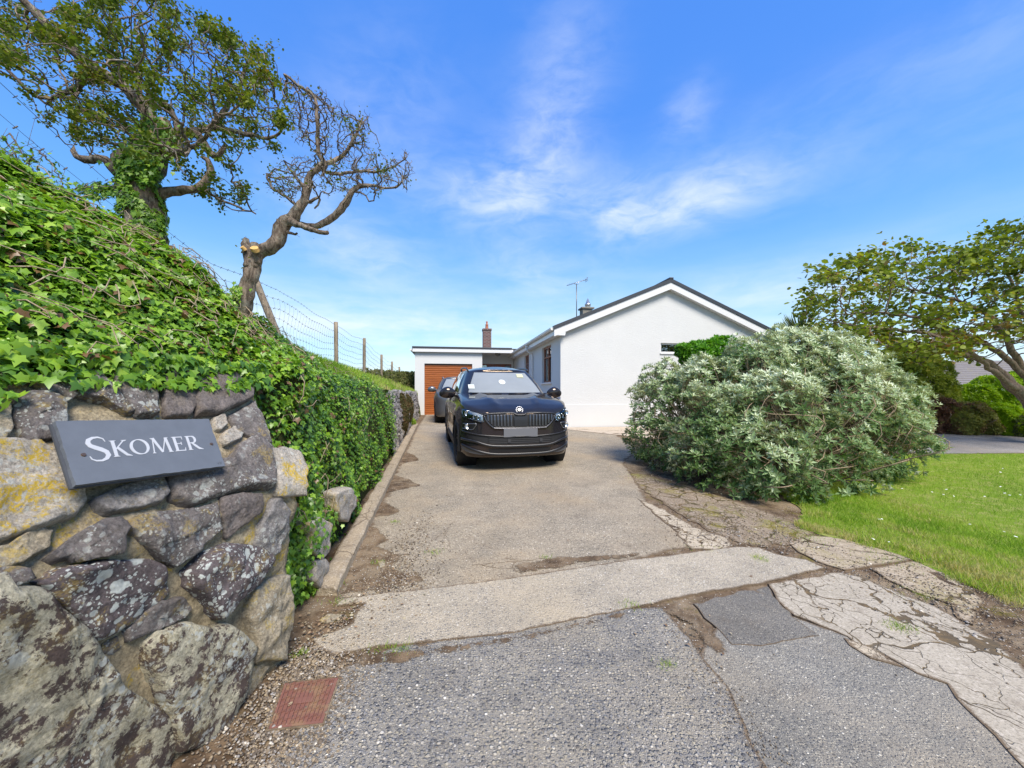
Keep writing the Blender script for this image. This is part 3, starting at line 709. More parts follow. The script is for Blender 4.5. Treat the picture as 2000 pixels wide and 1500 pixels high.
# ---- slate name plate
TL, TR, BR, BL = W(107, 822), W(408, 818), W(440, 910), W(147, 948)
sc_ = (TL + TR + BR + BL) / 4
ex = ((TR - TL) + (BR - BL)).normalized(); ey_ = ((TL - BL) + (TR - BR)).normalized(); en = ex.cross(ey_).normalized()
if en.x < 0: en = -en
lift = .085
plain('slate', (.105, .117, .136), .6, var=.18, bscale=180, bs=.15)
plain('slate_edge', (.05, .055, .065), .8, var=.3, bscale=40, bs=.6)
plain('letter_paint', (.42, .43, .45), .6, var=.15)
plain('screw', (.18, .12, .09), .5, .8)
plate = empty('name_plate', tuple(sc_), 0, 'rectangular grey slate name plate with white carved lettering SKOMER, screwed to the rubble wall', 'name plate')
def onplate(u, v, o=0):
    """u,v in 0..1 across the plate from its bottom left, following its four corners"""
    cor = [P3(147, 948, BL.y - .105), P3(440, 910, BR.y - .16), P3(408, 818, TR.y - .15), P3(107, 822, TL.y - .105)]
    a = cor[0].lerp(cor[1], u); b = cor[3].lerp(cor[2], u); return a.lerp(b, v) + en * o
bm = bmesh.new()
prism(bm, [onplate(0, 0), onplate(1, 0), onplate(1, 1), onplate(0, 1)], en * -.014)
bmesh.ops.subdivide_edges(bm, edges=[e for e in bm.edges if e.calc_length() > .1], cuts=30, use_grid_fill=True)
for v in bm.verts:
    rel = onplate(.5, .5) - v.co
    q = noise.noise(v.co * 40) * .003 + noise.noise(v.co * 130) * .0015
    if v.is_boundary or len({tuple(round(c, 2) for c in f.normal) for f in v.link_faces}) > 1: v.co += rel.normalized() * (q + .001)
bmesh.ops.recalc_face_normals(bm, faces=bm.faces[:])
child_world(bm_obj('board', bm, 'slate'), plate)
# backing slate showing as a dark rim on the left and below
bm = bmesh.new(); prism(bm, [onplate(-.012, -.012, -.0145), onplate(.985, -.012, -.0145), onplate(.98, .97, -.0145), onplate(-.012, .985, -.0145)], en * -.009)
bmesh.ops.recalc_face_normals(bm, faces=bm.faces[:])
child_world(bm_obj('backing', bm, 'slate_edge'), plate)
def ribbon(pts, ws):
    """outline (list of quads) of a stroke in plate letter space"""
    quads = []; n = len(pts); L = []; Rr = []
    for i in range(n):
        a = Vector(pts[max(0, i - 1)]); b = Vector(pts[min(n - 1, i + 1)]); d = (b - a).normalized(); nn = Vector((-d.y, d.x))
        L.append(Vector(pts[i]) + nn * ws[i] / 2); Rr.append(Vector(pts[i]) - nn * ws[i] / 2)
    for i in range(n - 1): quads.append([L[i], L[i + 1], Rr[i + 1], Rr[i]])
    return quads
def arc(cx, cy, rx, ry, a0, a1, n=16): return [(cx + rx * math.cos(R(lerp(a0, a1, i / n))), cy + ry * math.sin(R(lerp(a0, a1, i / n)))) for i in range(n + 1)]
def thick(pts, thin, fat, ang=0):
    out = []
    for i in range(len(pts)):
        a = pts[max(0, i - 1)]; b = pts[min(len(pts) - 1, i + 1)]
        th = math.atan2(b[1] - a[1], b[0] - a[0]); out.append(lerp(thin, fat, abs(math.sin(th - R(ang))) ** 1.3))
    return out
def seg(a, b, w0, w1=None): return ribbon([a, b], [w0, w1 if w1 is not None else w0])
def serif(x, y, w_, up): # small bracketed foot
    s = 1 if up else -1
    return [[Vector((x - w_, y)), Vector((x + w_, y)), Vector((x + w_ * .35, y + s * .07)), Vector((x - w_ * .35, y + s * .07))]]
def glyph(c):
    q = []
    if c == 'S':
        p = [(.60, .80), (.56, .93), (.42, 1.0), (.26, .985), (.13, .90), (.09, .77), (.14, .65), (.27, .56), (.42, .47), (.55, .36), (.58, .22), (.50, .09), (.35, .01), (.18, .02), (.07, .09), (.03, .22)]
        w_ = [.02, .04, .07, .09, .13, .15, .16, .17, .17, .16, .15, .12, .08, .06, .04, .02]; q += ribbon(p, w_); return q, .66
    if c == 'K':
        q += seg((.17, 0), (.17, 1), .15) + serif(.17, 0, .17, 1) + serif(.17, 1, .17, 0)
        q += seg((.22, .45), (.66, .97), .06) + serif(.68, 1, .14, 0) + ribbon([(.30, .58), (.5, .30), (.66, .08), (.88, 0)], [.13, .15, .14, .03]); return q, .86
    if c == 'O':
        p = arc(.45, .5, .40, .46, 0, 360, 36); q += ribbon(p, thick(p, .05, .15, 10)); return q, .94
    if c == 'M':
        q += seg((.10, 0), (.22, 1), .05) + serif(.10, 0, .10, 1) + serif(.17, 1, .10, 0)
        q += seg((.22, 1), (.56, .04), .15, .12) + seg((.56, .04), (.90, 1), .05) + seg((.90, 1), (1.0, 0), .15) + serif(1.0, 0, .16, 1) + serif(.95, 1, .1, 0); return q, 1.18
    if c == 'E':
        q += seg((.17, 0), (.17, 1), .15) + serif(.14, 0, .14, 1) + serif(.14, 1, .14, 0)
        q += seg((.17, .97), (.60, .97), .06) + seg((.60, 1.0), (.62, .78), .06, .01) + seg((.2, .52), (.50, .52), .05) + seg((.50, .62), (.50, .42), .04) + seg((.17, .03), (.62, .03), .06) + seg((.62, 0), (.68, .24), .06, .01); return q, .74
    if c == 'R':
        q += seg((.17, 0), (.17, 1), .15) + serif(.17, 0, .17, 1) + serif(.14, 1, .14, 0)
        p = [(.17, .97), (.40, .97)] + arc(.42, .74, .19, .23, 80, -80, 12)[1:] + [(.2, .50)]; q += ribbon(p, [.06, .06] + thick(arc(.42, .74, .19, .23, 80, -80, 12)[1:], .05, .14) + [.05])
        q += ribbon([(.36, .50), (.56, .26), (.72, .08), (.96, 0)], [.10, .15, .14, .03]); return q, .90
V = []; Fc = []; LWS = .427
cur = .108
for i, ch in enumerate('SKOMER'):
    q, adv = glyph(ch); hh = .385 if i == 0 else .275; ww = (.43 if i == 0 else .305) * LWS
    base = .33 if i == 0 else .37
    for quad in q:
        o = len(V)
        for p in quad: V.append(tuple(onplate(cur + p.x * ww, base + p.y * hh + (cur - .5) * .02, .0012)))
        for p in quad: V.append(tuple(onplate(cur + p.x * ww, base + p.y * hh + (cur - .5) * .02, -.0005)))
        Fc += [(o, o + 1, o + 2, o + 3)] + [(o + k, o + 4 + k, o + 4 + (k + 1) % 4, o + (k + 1) % 4) for k in range(4)]
    cur += (adv + .035) * ww
print('letters end at', cur)
# every stroke quad gets its own tiny height so crossing strokes never share a plane
for k in range(len(V) // 8):
    for j in range(4): V[k * 8 + j] = tuple(Vector(V[k * 8 + j]) + en * (.00003 * (k % 17)))
child_world(mesh_obj('lettering', V, Fc, 'letter_paint'), plate)
V = []; Fc = []
for a, b, w_ in (((.935, .085), (.945, .05), .003), ((.945, .05), (.955, .09), .003), ((.962, .05), (.962, .09), .003), ((.970, .05), (.970, .09), .003), ((.970, .09), (.980, .075), .003)):
    o = len(V); V += [tuple(onplate(a[0] - w_ / 2, a[1], .0014)), tuple(onplate(a[0] + w_ / 2, a[1], .0014)), tuple(onplate(b[0] + w_ / 2, b[1], .0014)), tuple(onplate(b[0] - w_ / 2, b[1], .0014))]; Fc.append((o, o + 1, o + 2, o + 3))
child_world(mesh_obj('maker_mark', V, Fc, 'slate_edge'), plate)
for u, v in ((.085, .44), (.945, .46)):
    bm = bmesh.new(); bmesh.ops.create_cone(bm, segments=14, radius1=.0075, radius2=.006, depth=.004, cap_ends=True)
    bmesh.ops.transform(bm, matrix=Matrix.Translation(onplate(u, v, .002)) @ en.to_track_quat('Z', 'Y').to_matrix().to_4x4(), verts=bm.verts[:])
    child_world(bm_obj('screw', bm, 'screw'), plate)
# ================================================================= BUNGALOW
def render_fn(t):                                # white masonry paint over fine horizontal texture
    c = t.mix(t.noise(1.3, 5, .6), (.55, .55, .54), (.62, .62, .605))
    v = t.scale3((2.2, 2.2, 26))
    h = t.math('ADD', t.noise(3.2, 4, .6, v), t.math('MULTIPLY', t.noise(60, 3, .6), .5))
    c = t.mix(t.math('MULTIPLY', t.step(t.noise(3.2, 4, .6, v), .55, .8), .18), c, (.5, .5, .51))
    return bsdf(t, c, .85, h, .55, .012, spec=.3)
material('render_white', render_fn)
def smooth_render(t):
    c = t.mix(t.noise(1.1, 6, .65), (.55, .55, .54), (.62, .62, .605))
    return bsdf(t, c, .85, t.noise(90, 3, .6), .3, .004, spec=.3)
material('render_smooth', smooth_render)
plain('upvc', (.66, .655, .65), .35, var=.03)
plain('gutter_white', (.66, .65, .61), .4, var=.1)
plain('roof_trim', (.035, .038, .045), .45, var=.3)
def tiles_fn(t):
    uv = t.new('ShaderNodeTexCoord').outputs['Object']
    w_ = t.new('ShaderNodeTexWave', wave_type='BANDS', bands_direction='Y', ins={'Scale': 1.1, 'Vector': uv})
    c = t.mix(t.noise(7, 5, .6), (.04, .045, .05), (.075, .08, .085))
    return bsdf(t, c, .75, w_.outputs[0], .5, .03)
material('roof_tiles', tiles_fn)
def timber(name, a, b, axis=(1.2, 1.2, 40)):
    def fn(t):
        n = t.noise(1, 5, .6, t.scale3(axis), dist=1.0)
        return bsdf(t, t.mix(t.step(n, .3, .7), a, b), .38, spec=.5)
    return material(name, fn)
timber('door_orange', (.23, .062, .014), (.38, .115, .025))
timber('frame_timber', (.16, .045, .018), (.27, .08, .03), (30, 30, 2))
timber('door_red', (.17, .04, .015), (.27, .075, .028), (30, 30, 2))
def glass_fn(t):
    gl = t.new('ShaderNodeBsdfGlossy', ins={'Color': (.9, .93, .95, 1), 'Roughness': .02})
    tr = t.new('ShaderNodeBsdfTransparent', ins={'Color': (.75, .8, .8, 1)})
    fr = t.new('ShaderNodeFresnel', ins={'IOR': 1.5})
    m = t.new('ShaderNodeMixShader', ins={0: t.math('ADD', t.math('MULTIPLY', fr.outputs[0], 1.4), .12, clamp=True)})
    t.l.new(tr.outputs[0], m.inputs[1]); t.l.new(gl.outputs[0], m.inputs[2]); return m.outputs[0]
material('window_glass', glass_fn)
plain('room_dark', (.03, .03, .035), .9)
plain('curtain', (.5, .5, .5), .9, var=.1)
plain('black_line', (.02, .02, .02), .6)
def brick_fn(t):
    uv = t.new('ShaderNodeTexCoord').outputs['Object']
    s_ = t.new('ShaderNodeSeparateXYZ'); t.l.new(uv, s_.inputs[0])
    cb = t.new('ShaderNodeCombineXYZ'); t.l.new(t.math('ADD', s_.outputs[0], s_.outputs[1]), cb.inputs[0]); t.l.new(s_.outputs[2], cb.inputs[1])
    b = t.new('ShaderNodeTexBrick', ins={'Vector': cb.outputs[0], 'Color1': (.13, .055, .05, 1), 'Color2': (.07, .035, .035, 1), 'Mortar': (.24, .21, .19, 1), 'Scale': 1.0, 'Mortar Size': .012, 'Brick Width': .24, 'Row Height': .085, 'Bias': -.1})
    return bsdf(t, b.outputs[0], .9, b.outputs[1], -.5, .01)
material('brick', brick_fn)
plain('terracotta', (.33, .12, .07), .8, var=.2)
plain('cement', (.20, .185, .155), .9, var=.2, bscale=30)
plain('metal_grey', (.16, .16, .16), .4, .8)
plain('metal_light', (.5, .5, .5), .35, .9)
plain('lamp_grey', (.22, .22, .21), .4)

TH = math.atan(.16); HO = Vector((1.57, 12.6, .32))
house = empty('bungalow', tuple(HO), TH, 'white bungalow with orange garage door and brick chimney at the end of the drive', 'house')
GW = 7.54; EZ = 3.18; SL = .415; AP = GW / 2
def hp(name, dims, mat, bevel=0, parent=None): return boxobj(name, dims, mat, parent or house, bevel)
def wall_with_holes(name, length, z0, z1, holes, org, dirv, nrm, thick_, mat, top=None):
    """vertical wall along dirv from org; holes (s0,s1,z0,z1); nrm is the outside direction"""
    ss = sorted({0, length, *[h[0] for h in holes], *[h[1] for h in holes]}); zz = sorted({z0, z1, *[h[2] for h in holes], *[h[3] for h in holes]})
    bm = bmesh.new(); d = Vector(dirv); n = Vector(nrm); o = Vector(org)
    def pt(s, z, k): return o + d * s + Vector((0, 0, z)) - n * (thick_ * k)
    solid = lambda i, j: not any(h[0] <= (ss[i] + ss[i + 1]) / 2 <= h[1] and h[2] <= (zz[j] + zz[j + 1]) / 2 <= h[3] for h in holes)
    vc = {}
    def vv(i, j, k):
        if (i, j, k) not in vc: vc[(i, j, k)] = bm.verts.new(pt(ss[i], zz[j], k))
        return vc[(i, j, k)]
    for i in range(len(ss) - 1):
        for j in range(len(zz) - 1):
            if not solid(i, j): continue
            bm.faces.new((vv(i, j, 0), vv(i + 1, j, 0), vv(i + 1, j + 1, 0), vv(i, j + 1, 0)))
            bm.faces.new((vv(i, j, 1), vv(i, j + 1, 1), vv(i + 1, j + 1, 1), vv(i + 1, j, 1)))
            for di, dj, e in ((-1, 0, ((i, j), (i, j + 1))), (1, 0, ((i + 1, j), (i + 1, j + 1))), (0, -1, ((i, j), (i + 1, j))), (0, 1, ((i, j + 1), (i + 1, j + 1)))):
                a, b = i + di, j + dj
                if not (0 <= a < len(ss) - 1 and 0 <= b < len(zz) - 1) or not solid(a, b):
                    (p, q), (r, s_) = e
                    bm.faces.new((vv(p, q, 0), vv(r, s_, 0), vv(r, s_, 1), vv(p, q, 1)))
    bmesh.ops.recalc_face_normals(bm, faces=bm.faces[:])
    return bm_obj(name, bm, mat, house)
LW = 13.0                                        # depth of the main wing
W1 = (1.18, 2.55, 1.52, 2.86); W2 = (5.1, 6.15, 1.5, 2.88)
# left side wall (u = 0)
wall_with_holes('side_wall', LW, -.2, EZ, [W1, W2], (0, 0, 0), (0, 1, 0), (-1, 0, 0), .28, 'render_smooth')
# gable wall as a pentagon with the slot window
GWIN = (3.5, 5.0, 2.50, 2.83)
bm = bmesh.new()
def gz(u): return EZ + SL * (AP - abs(u - AP))
us = [0.001, GWIN[0], AP, GWIN[1], GW]
lo = [-.2, GWIN[2], GWIN[3]]
for i in range(len(us) - 1):
    u0, u1 = us[i], us[i + 1]; hole = GWIN[0] <= (u0 + u1) / 2 <= GWIN[1]
    bands = [(-.2, -.2, None, None)] if not hole else []
    if not hole: quads = [((u0, -.2), (u1, -.2), (u1, gz(u1)), (u0, gz(u0)))]
    else: quads = [((u0, -.2), (u1, -.2), (u1, GWIN[2]), (u0, GWIN[2])), ((u0, GWIN[3]), (u1, GWIN[3]), (u1, gz(u1)), (u0, gz(u0)))]
    for qd in quads: bm.faces.new([bm.verts.new((a, -.002, b)) for a, b in qd])
bmesh.ops.remove_doubles(bm, verts=bm.verts[:], dist=.0005)
r = bmesh.ops.extrude_face_region(bm, geom=bm.faces[:])
for v in [x for x in r['geom'] if isinstance(x, bmesh.types.BMVert)]: v.co.y += .27
bmesh.ops.recalc_face_normals(bm, faces=bm.faces[:])
bm_obj('gable_wall', bm, 'render_white', house)
hp('plinth', [(-.018, GW, -.022, -.003, -.2, .765), (-.018, -.001, -.003, LW, -.2, .765)], 'render_smooth', .006)
hp('rear_wall', (.3, GW, LW - .25, LW, -.2, EZ), 'render_smooth'); hp('far_side_wall', (GW - .25, GW, .28, LW - .26, -.2, EZ), 'render_smooth')
# roof of the main wing
OV = .26; VO = -.14
def roof_slab(name, s, mat):
    bm = bmesh.new(); e = -OV if s < 0 else GW + OV
    ze = EZ + .13 - SL * OV + .05; zr = EZ + SL * AP + .18
    prism(bm, [(e, VO - .035, ze), (AP, VO - .035, zr), (AP, VO - .035, zr - .07), (e, VO - .035, ze - .07)], (0, LW + .3, 0))
    bmesh.ops.recalc_face_normals(bm, faces=bm.faces[:]); return bm_obj(name, bm, mat, house)
roof_slab('roof', -1, 'roof_tiles'); roof_slab('roof', 1, 'roof_tiles')
ze = EZ + .13 - SL * OV + .05; zr = EZ + SL * AP + .18
def strip(name, u0, z0, u1, z1, top, bot, y0, y1, mat):
    bm = bmesh.new(); prism(bm, [(u0, y0, z0 + top), (u1, y0, z1 + top), (u1, y0, z1 + bot), (u0, y0, z0 + bot)], (0, y1 - y0, 0))
    bmesh.ops.recalc_face_normals(bm, faces=bm.faces[:]); return bm_obj(name, bm, mat, house)
for s in (-1, 1):
    e = -OV - .02 if s < 0 else GW + OV + .02
    strip('verge_trim', e, ze - SL * .02, AP, zr, .035, -.085, VO - .075, VO + .1, 'roof_trim')
    strip('bargeboard', e + (.02 if s < 0 else -.02), ze, AP, zr, -.087, -.31, VO - .05, VO - .02, 'upvc')
    strip('verge_soffit', e + (.05 if s < 0 else -.05), ze + .02, AP, zr, -.29, -.305, VO - .019, -.004, 'upvc')
hp('ridge_cap', (AP - .07, AP + .07, VO - .09, LW + .2, zr + .01, zr + .075), 'roof_trim', .02)
hp('eaves_box', [(-OV + .01, -.003, VO + .0, LW, ze - .26, ze - .245), (-OV, -OV + .02, VO, LW, ze - .27, ze - .06)], 'upvc')
# box end closing the eaves under the bargeboard
bm = bmesh.new(); prism(bm, [(-OV - .0, VO - .047, ze - .09), (-OV + .0, VO - .047, ze - .272), (.1, VO - .047, ze - .272), (.1 + .02, VO - .047, ze + SL * .36 - .31)], (0, .03, 0))
bmesh.ops.recalc_face_normals(bm, faces=bm.faces[:]); bm_obj('eaves_end', bm, 'upvc', house)
# gutter and downpipe
bm = bmesh.new(); pr = [(-OV - .115, ze - .03), (-OV - .11, ze - .085), (-OV - .08, ze - .115), (-OV - .03, ze - .115), (-OV - .004, ze - .09), (-OV - .004, ze - .03)]
prism(bm, [(a, VO - .02, b) for a, b in pr], (0, LW, 0)); bmesh.ops.recalc_face_normals(bm, faces=bm.faces[:]); bm_obj('gutter', bm, 'gutter_white', house)
tb = Tubes(); tb.add([(-OV - .06, 4.0, ze - .11), (-OV - .06, 4.0, ze - .3), (-OV - .02, 4.02, ze - .36), (-.09, 4.06, ze - .46), (-.06, 4.08, ze - .55), (-.06, 4.08, -.1)], .036, 10); tb.obj('downpipe', 'upvc', house)
hp('gutter_outlet', (-OV - .105, -OV - .01, 3.94, 4.06, ze - .2, ze - .118), 'upvc', .01)
for zz in (1.0, 2.2): hp('pipe_bracket', (-.1, -.02, 4.03, 4.13, zz, zz + .03), 'upvc')
# windows in the side wall
def side_window(y0, y1, z0, z1):
    f = .06; x0, x1 = .08, .15; zt = z1 - .42
    fr = hp('window', [(x0, x1, y0, y1, z0, z0 + f), (x0, x1, y0, y1, z1 - f, z1), (x0, x1, y0, y0 + f, z0 + f, z1 - f), (x0, x1, y1 - f, y1, z0 + f, z1 - f),
        (x0 - .012, x1 - .01, y0 + f, y1 - f, zt, zt + .055), (x0 - .01, x1 - .01, (y0 + y1) / 2 - .03, (y0 + y1) / 2 + .03, z0 + f, zt), (x0 - .01, x1 - .01, (y0 + y1) / 2 - .03, (y0 + y1) / 2 + .03, zt + .055, z1 - f)], 'frame_timber', .006)
    hp('pane', (x0 + .03, x0 + .036, y0 + .04, y1 - .04, z0 + .04, z1 - .04), 'window_glass', parent=fr)
    hp('curtain', [(x0 + .2, x0 + .22, y0 + .02, y0 + .45, z0, z1), (x0 + .2, x0 + .22, y1 - .3, y1, z0, z1)], 'curtain', parent=fr)
    hp('sill', (-.07, .1, y0 - .08, y1 + .08, z0 - .065, z0 - .002), 'upvc', .006, parent=fr)
    return fr
side_window(*W1); side_window(*W2)
hp('room', [(.8, .82, .3, 7, .5, 3.1), (.3, .8, 3.5, 3.52, .5, 3.1)], 'room_dark')
# slot window in the gable
u0, u1, z0, z1 = GWIN
gf = hp('window', [(u0, u1, .05, .11, z0, z0 + .04), (u0, u1, .05, .11, z1 - .05, z1), (u0, u0 + .045, .05, .11, z0 + .04, z1 - .05), (u1 - .045, u1, .05, .11, z0 + .04, z1 - .05)], 'upvc', .004)
hp('pane', (u0 + .03, u1 - .03, .075, .08, z0 + .03, z1 - .03), 'window_glass', parent=gf)
hp('sill', (u0 - .03, u1 + .03, -.04, .06, z0 - .05, z0 - .002), 'upvc', .004, parent=gf)
hp('blind', (u0, u1, .2, .21, z0, z1), 'room_dark', parent=gf)
# garage wing with flat roof, porch between
VG = 7.83; UL, UR = -5.27, -1.89; FT = 3.21
wall_with_holes('garage_wall', UR - UL, -.2, FT, [(UL + .49 - UL - .02, 2.87, -.3, 2.60)], (UL, VG, 0), (1, 0, 0), (0, -1, 0), .25, 'render_smooth')
hp('garage_side_wall', (UL, UL + .25, VG + .252, VG + 5.4, -.2, FT), 'render_smooth'); hp('garage_side_wall', (UR - .25, UR, VG + .252, VG + 1.5, -.2, FT), 'render_smooth')
hp('flat_roof_fascia', [(UL - .09, -.30, VG - .16, VG - .13, FT - .035, FT + .135)], 'upvc')
hp('flat_roof_soffit', [(UL - .07, -.02, VG - .129, VG + 1.6, FT + .003, FT + .02)], 'upvc')
hp('flat_roof_edge', [(UL - .12, -.36, VG - .18, VG - .05, FT + .137, FT + .235)], 'roof_trim', .01)
hp('flat_roof', [(UL - .1, -.02, VG - .05, VG + 5.5, FT + .1, FT + .2)], 'roof_trim')
hp('side_fascia', (UL - .13, UL - .1, VG - .12, VG + 5.5, FT - .02, FT + .13), 'gutter_white')
bm = bmesh.new(); prism(bm, [(UL - .24, VG - .12, FT + .11), (UL - .235, VG - .12, FT + .04), (UL - .2, VG - .12, FT + .015), (UL - .135, VG - .12, FT + .03), (UL - .135, VG - .12, FT + .11)], (0, 5.5, 0))
bmesh.ops.recalc_face_normals(bm, faces=bm.faces[:]); bm_obj('side_gutter', bm, 'gutter_white', house)
# roller garage door of horizontal slats
bm = bmesh.new(); gu0, gu1 = UL + .47, UL + 2.87; zt = 2.60; nsl = 24
pr = []
for i in range(nsl):
    a = -.01 + (zt - .04 + .01) * i / nsl; b = -.01 + (zt - .04 + .01) * (i + 1) / nsl
    pr += [(.10, a + .004), (.088, a + .012), (.085, (a + b) / 2), (.088, b - .012), (.10, b - .004), (.112, b - .001), (.112, b + .001)]
L_ = [[bm.verts.new((u, VG + d, z)) for d, z in pr] for u in (gu0, gu1)]
for i in range(len(pr) - 1): bm.faces.new((L_[0][i], L_[1][i], L_[1][i + 1], L_[0][i + 1]))
gd = bm_obj('garage_door', bm, 'door_orange', house)
hp('door_head', (gu0, gu1, VG + .06, VG + .12, zt - .05, zt - .001), 'black_line', parent=gd)
hp('door_seam', [(gu0, gu1, VG + .112, VG + .12, -.01 + (zt - .03) * i / nsl - .006, -.01 + (zt - .03) * i / nsl + .006) for i in range(1, nsl)], 'black_line', parent=gd)
hp('threshold', (gu0 - .02, gu1 + .02, VG - .04, VG + .16, -.06, .012), 'cement')
# porch back wall with door and side lights
VP_ = VG + 1.5
wall_with_holes('porch_wall', -UR - .02, -.2, FT, [(.02, 1.77, -.3, 2.72)], (UR, VP_, 0), (1, 0, 0), (0, -1, 0), .2, 'render_smooth')
du0, du1 = UR + .02, UR + 1.77
df = hp('door_frame', [(du0, du1, VP_ + .04, VP_ + .12, 2.65, 2.719), (du0, du0 + .06, VP_ + .04, VP_ + .12, 0, 2.65), (du1 - .06, du1, VP_ + .04, VP_ + .12, 0, 2.65), (du0 + .36, du0 + .42, VP_ + .04, VP_ + .12, 0, 2.65), (du1 - .44, du1 - .38, VP_ + .04, VP_ + .12, 0, 2.65)], 'frame_timber', .005)
hp('side_light', [(du0 + .06, du0 + .36, VP_ + .07, VP_ + .075, 0, 2.65), (du1 - .38, du1 - .06, VP_ + .07, VP_ + .075, 0, 2.65)], 'window_glass', parent=df)
fd = hp('front_door', [(du0 + .42, du1 - .44, VP_ + .06, VP_ + .1, 0, 2.65)] + [(du0 + .5, du1 - .52, VP_ + .045, VP_ + .0599, a, a + .1) for a in np.arange(.2, 2.5, .2)], 'door_red', .004)
hp('hall', (du0, du1, VP_ + .5, VP_ + .52, 0, 2.7), 'room_dark')
V, Fc = lathe([(0.001, 0), (.1, 0), (.15, -.03), (.15, -.07), (.11, -.12), (.05, -.15), (.001, -.155)], 20)
pl = mesh_obj('porch_light', [(v[0] - 1.02, v[1] + VG + .5, v[2] + FT + .002) for v in V], Fc, 'lamp_grey', house, True)
# chimneys
def chimney(u, v_, w_, d_, z0, z1, mat, cap):
    c = hp('chimney', (u - w_ / 2, u + w_ / 2, v_ - d_ / 2, v_ + d_ / 2, z0, z1), mat)
    hp('chimney_cap', cap, 'cement' if mat != 'brick' else 'brick', .01, parent=c); return c
ch = chimney(-1.28, 11.75, .50, .50, FT, 4.92, 'brick', [(-1.28 - .28, -1.28 + .28, 11.75 - .28, 11.75 + .28, 4.925, 5.04)])
V, Fc = lathe([(.11, 0), (.12, .03), (.10, .06), (.088, .24), (.105, .28), (.07, .285), (.05, .29), (.055, .42), (.06, .47), (.001, .475)], 16)
mesh_obj('chimney_pot', [(v[0] - 1.28, v[1] + 11.75, v[2] + 5.04) for v in V], Fc, 'terracotta', ch, True)
ch = chimney(3.02, 6.0, .46, .46, 4.2, 5.18, 'cement', [(3.02 - .3, 3.02 + .33, 6 - .3, 6 + .3, 5.185, 5.26)])
V, Fc = lathe([(.14, 0), (.13, .12), (.15, .14), (.15, .20), (.11, .22), (.02, .47), (.001, .48)], 14)
mesh_obj('chimney_pot', [(v[0] + 3.12, v[1] + 6.0, v[2] + 5.26) for v in V], Fc, 'metal_light', ch, True)
# aerial
tb = Tubes(); am = (2.55, 6.0)
tb.add([(am[0], am[1], 4.3), (am[0], am[1], 6.42)], .022, 8)
ae = tb.obj('television_aerial', 'metal_grey', house)
tb = Tubes(); a = Vector((am[0] - .48, am[1], 6.32)); b = Vector((am[0] + .50, am[1] - .05, 6.64))
tb.add([a, b], .014, 6); tb.add([(am[0], am[1], 6.40), (am[0] - .12, am[1], 6.42), (am[0] - .12, am[1], 6.44)], .012, 5); tb.add([(am[0], am[1], 6.40), (am[0] + .1, am[1], 6.42), (am[0] + .1, am[1], 6.5)], .012, 5)
for k in range(11):
    p = a.lerp(b, k / 11); tb.add([p + Vector((0, -.16, .02)), p + Vector((0, .16, .02))], .006, 4)
for dz in (-.07, 0, .07): tb.add([b + Vector((-.04, -.14, dz)), b + Vector((.0, -.14, dz)), b + Vector((0, .14, dz)), b + Vector((-.04, .14, dz))], .012, 4)
tb.obj('boom', 'metal_light', ae)

# far bungalow on the right: only its roof shows above the hedge
def far_tiles(t):
    uv = t.new('ShaderNodeTexCoord').outputs['Object']
    c = t.mix(t.noise(3, 6, .65), (.15, .135, .13), (.24, .22, .21))
    c = t.mix(t.math('MULTIPLY', t.step(t.noise(5, 5, .7), .58, .68), .6), c, (.33, .29, .13))
    return bsdf(t, c, .9, t.noise(20, 3), .4, .02)
material('far_tiles', far_tiles)
nh = empty('neighbour_house', (22.2, 21.5, -.3), -.06, 'neighbouring bungalow with brown ribbed tile roof beyond the hedges on the right', 'house')
bm = bmesh.new(); rows_ = 13; a0 = (-.6, 2.0); a1 = (3.2, 3.72)
for i in range(rows_):                           # overlapping courses
    k0, k1 = i / rows_, (i + 1) / rows_
    y0, z0 = lerp(a0[0], a1[0], k0), lerp(a0[1], a1[1], k0); y1, z1 = lerp(a0[0], a1[0], k1), lerp(a0[1], a1[1], k1)
    prism(bm, [(-.2, y0, z0 + .06), (-.2, y1 + .03, z1 + .008), (-.2, y1 + .03, z1 - .03), (-.2, y0, z0 - .0)], (16, 0, 0))
bmesh.ops.recalc_face_normals(bm, faces=bm.faces[:]); bm_obj('roof', bm, 'far_tiles', nh)
boxobj('wall', (0.1, 15.6, 0, 6.5, -.2, 1.95), 'render_smooth', nh)
bm = bmesh.new(); prism(bm, [(-.2, 6.98, 2.0), (-.2, 3.2, 3.74), (-.2, 3.2, 3.68), (-.2, 6.98, 1.94)], (16, 0, 0)); bmesh.ops.recalc_face_normals(bm, faces=bm.faces[:]); bm_obj('roof', bm, 'far_tiles', nh)
bm = bmesh.new(); prism(bm, [(.1, 0, 1.95), (.1, 6.5, 1.95), (.1, 3.2, 3.6)], (.2, 0, 0)); bmesh.ops.recalc_face_normals(bm, faces=bm.faces[:]); bm_obj('gable', bm, 'render_smooth', nh)
boxobj('gutter', (-.2, 15.8, -.74, -.62, 1.84, 1.97), 'upvc', nh, .02)
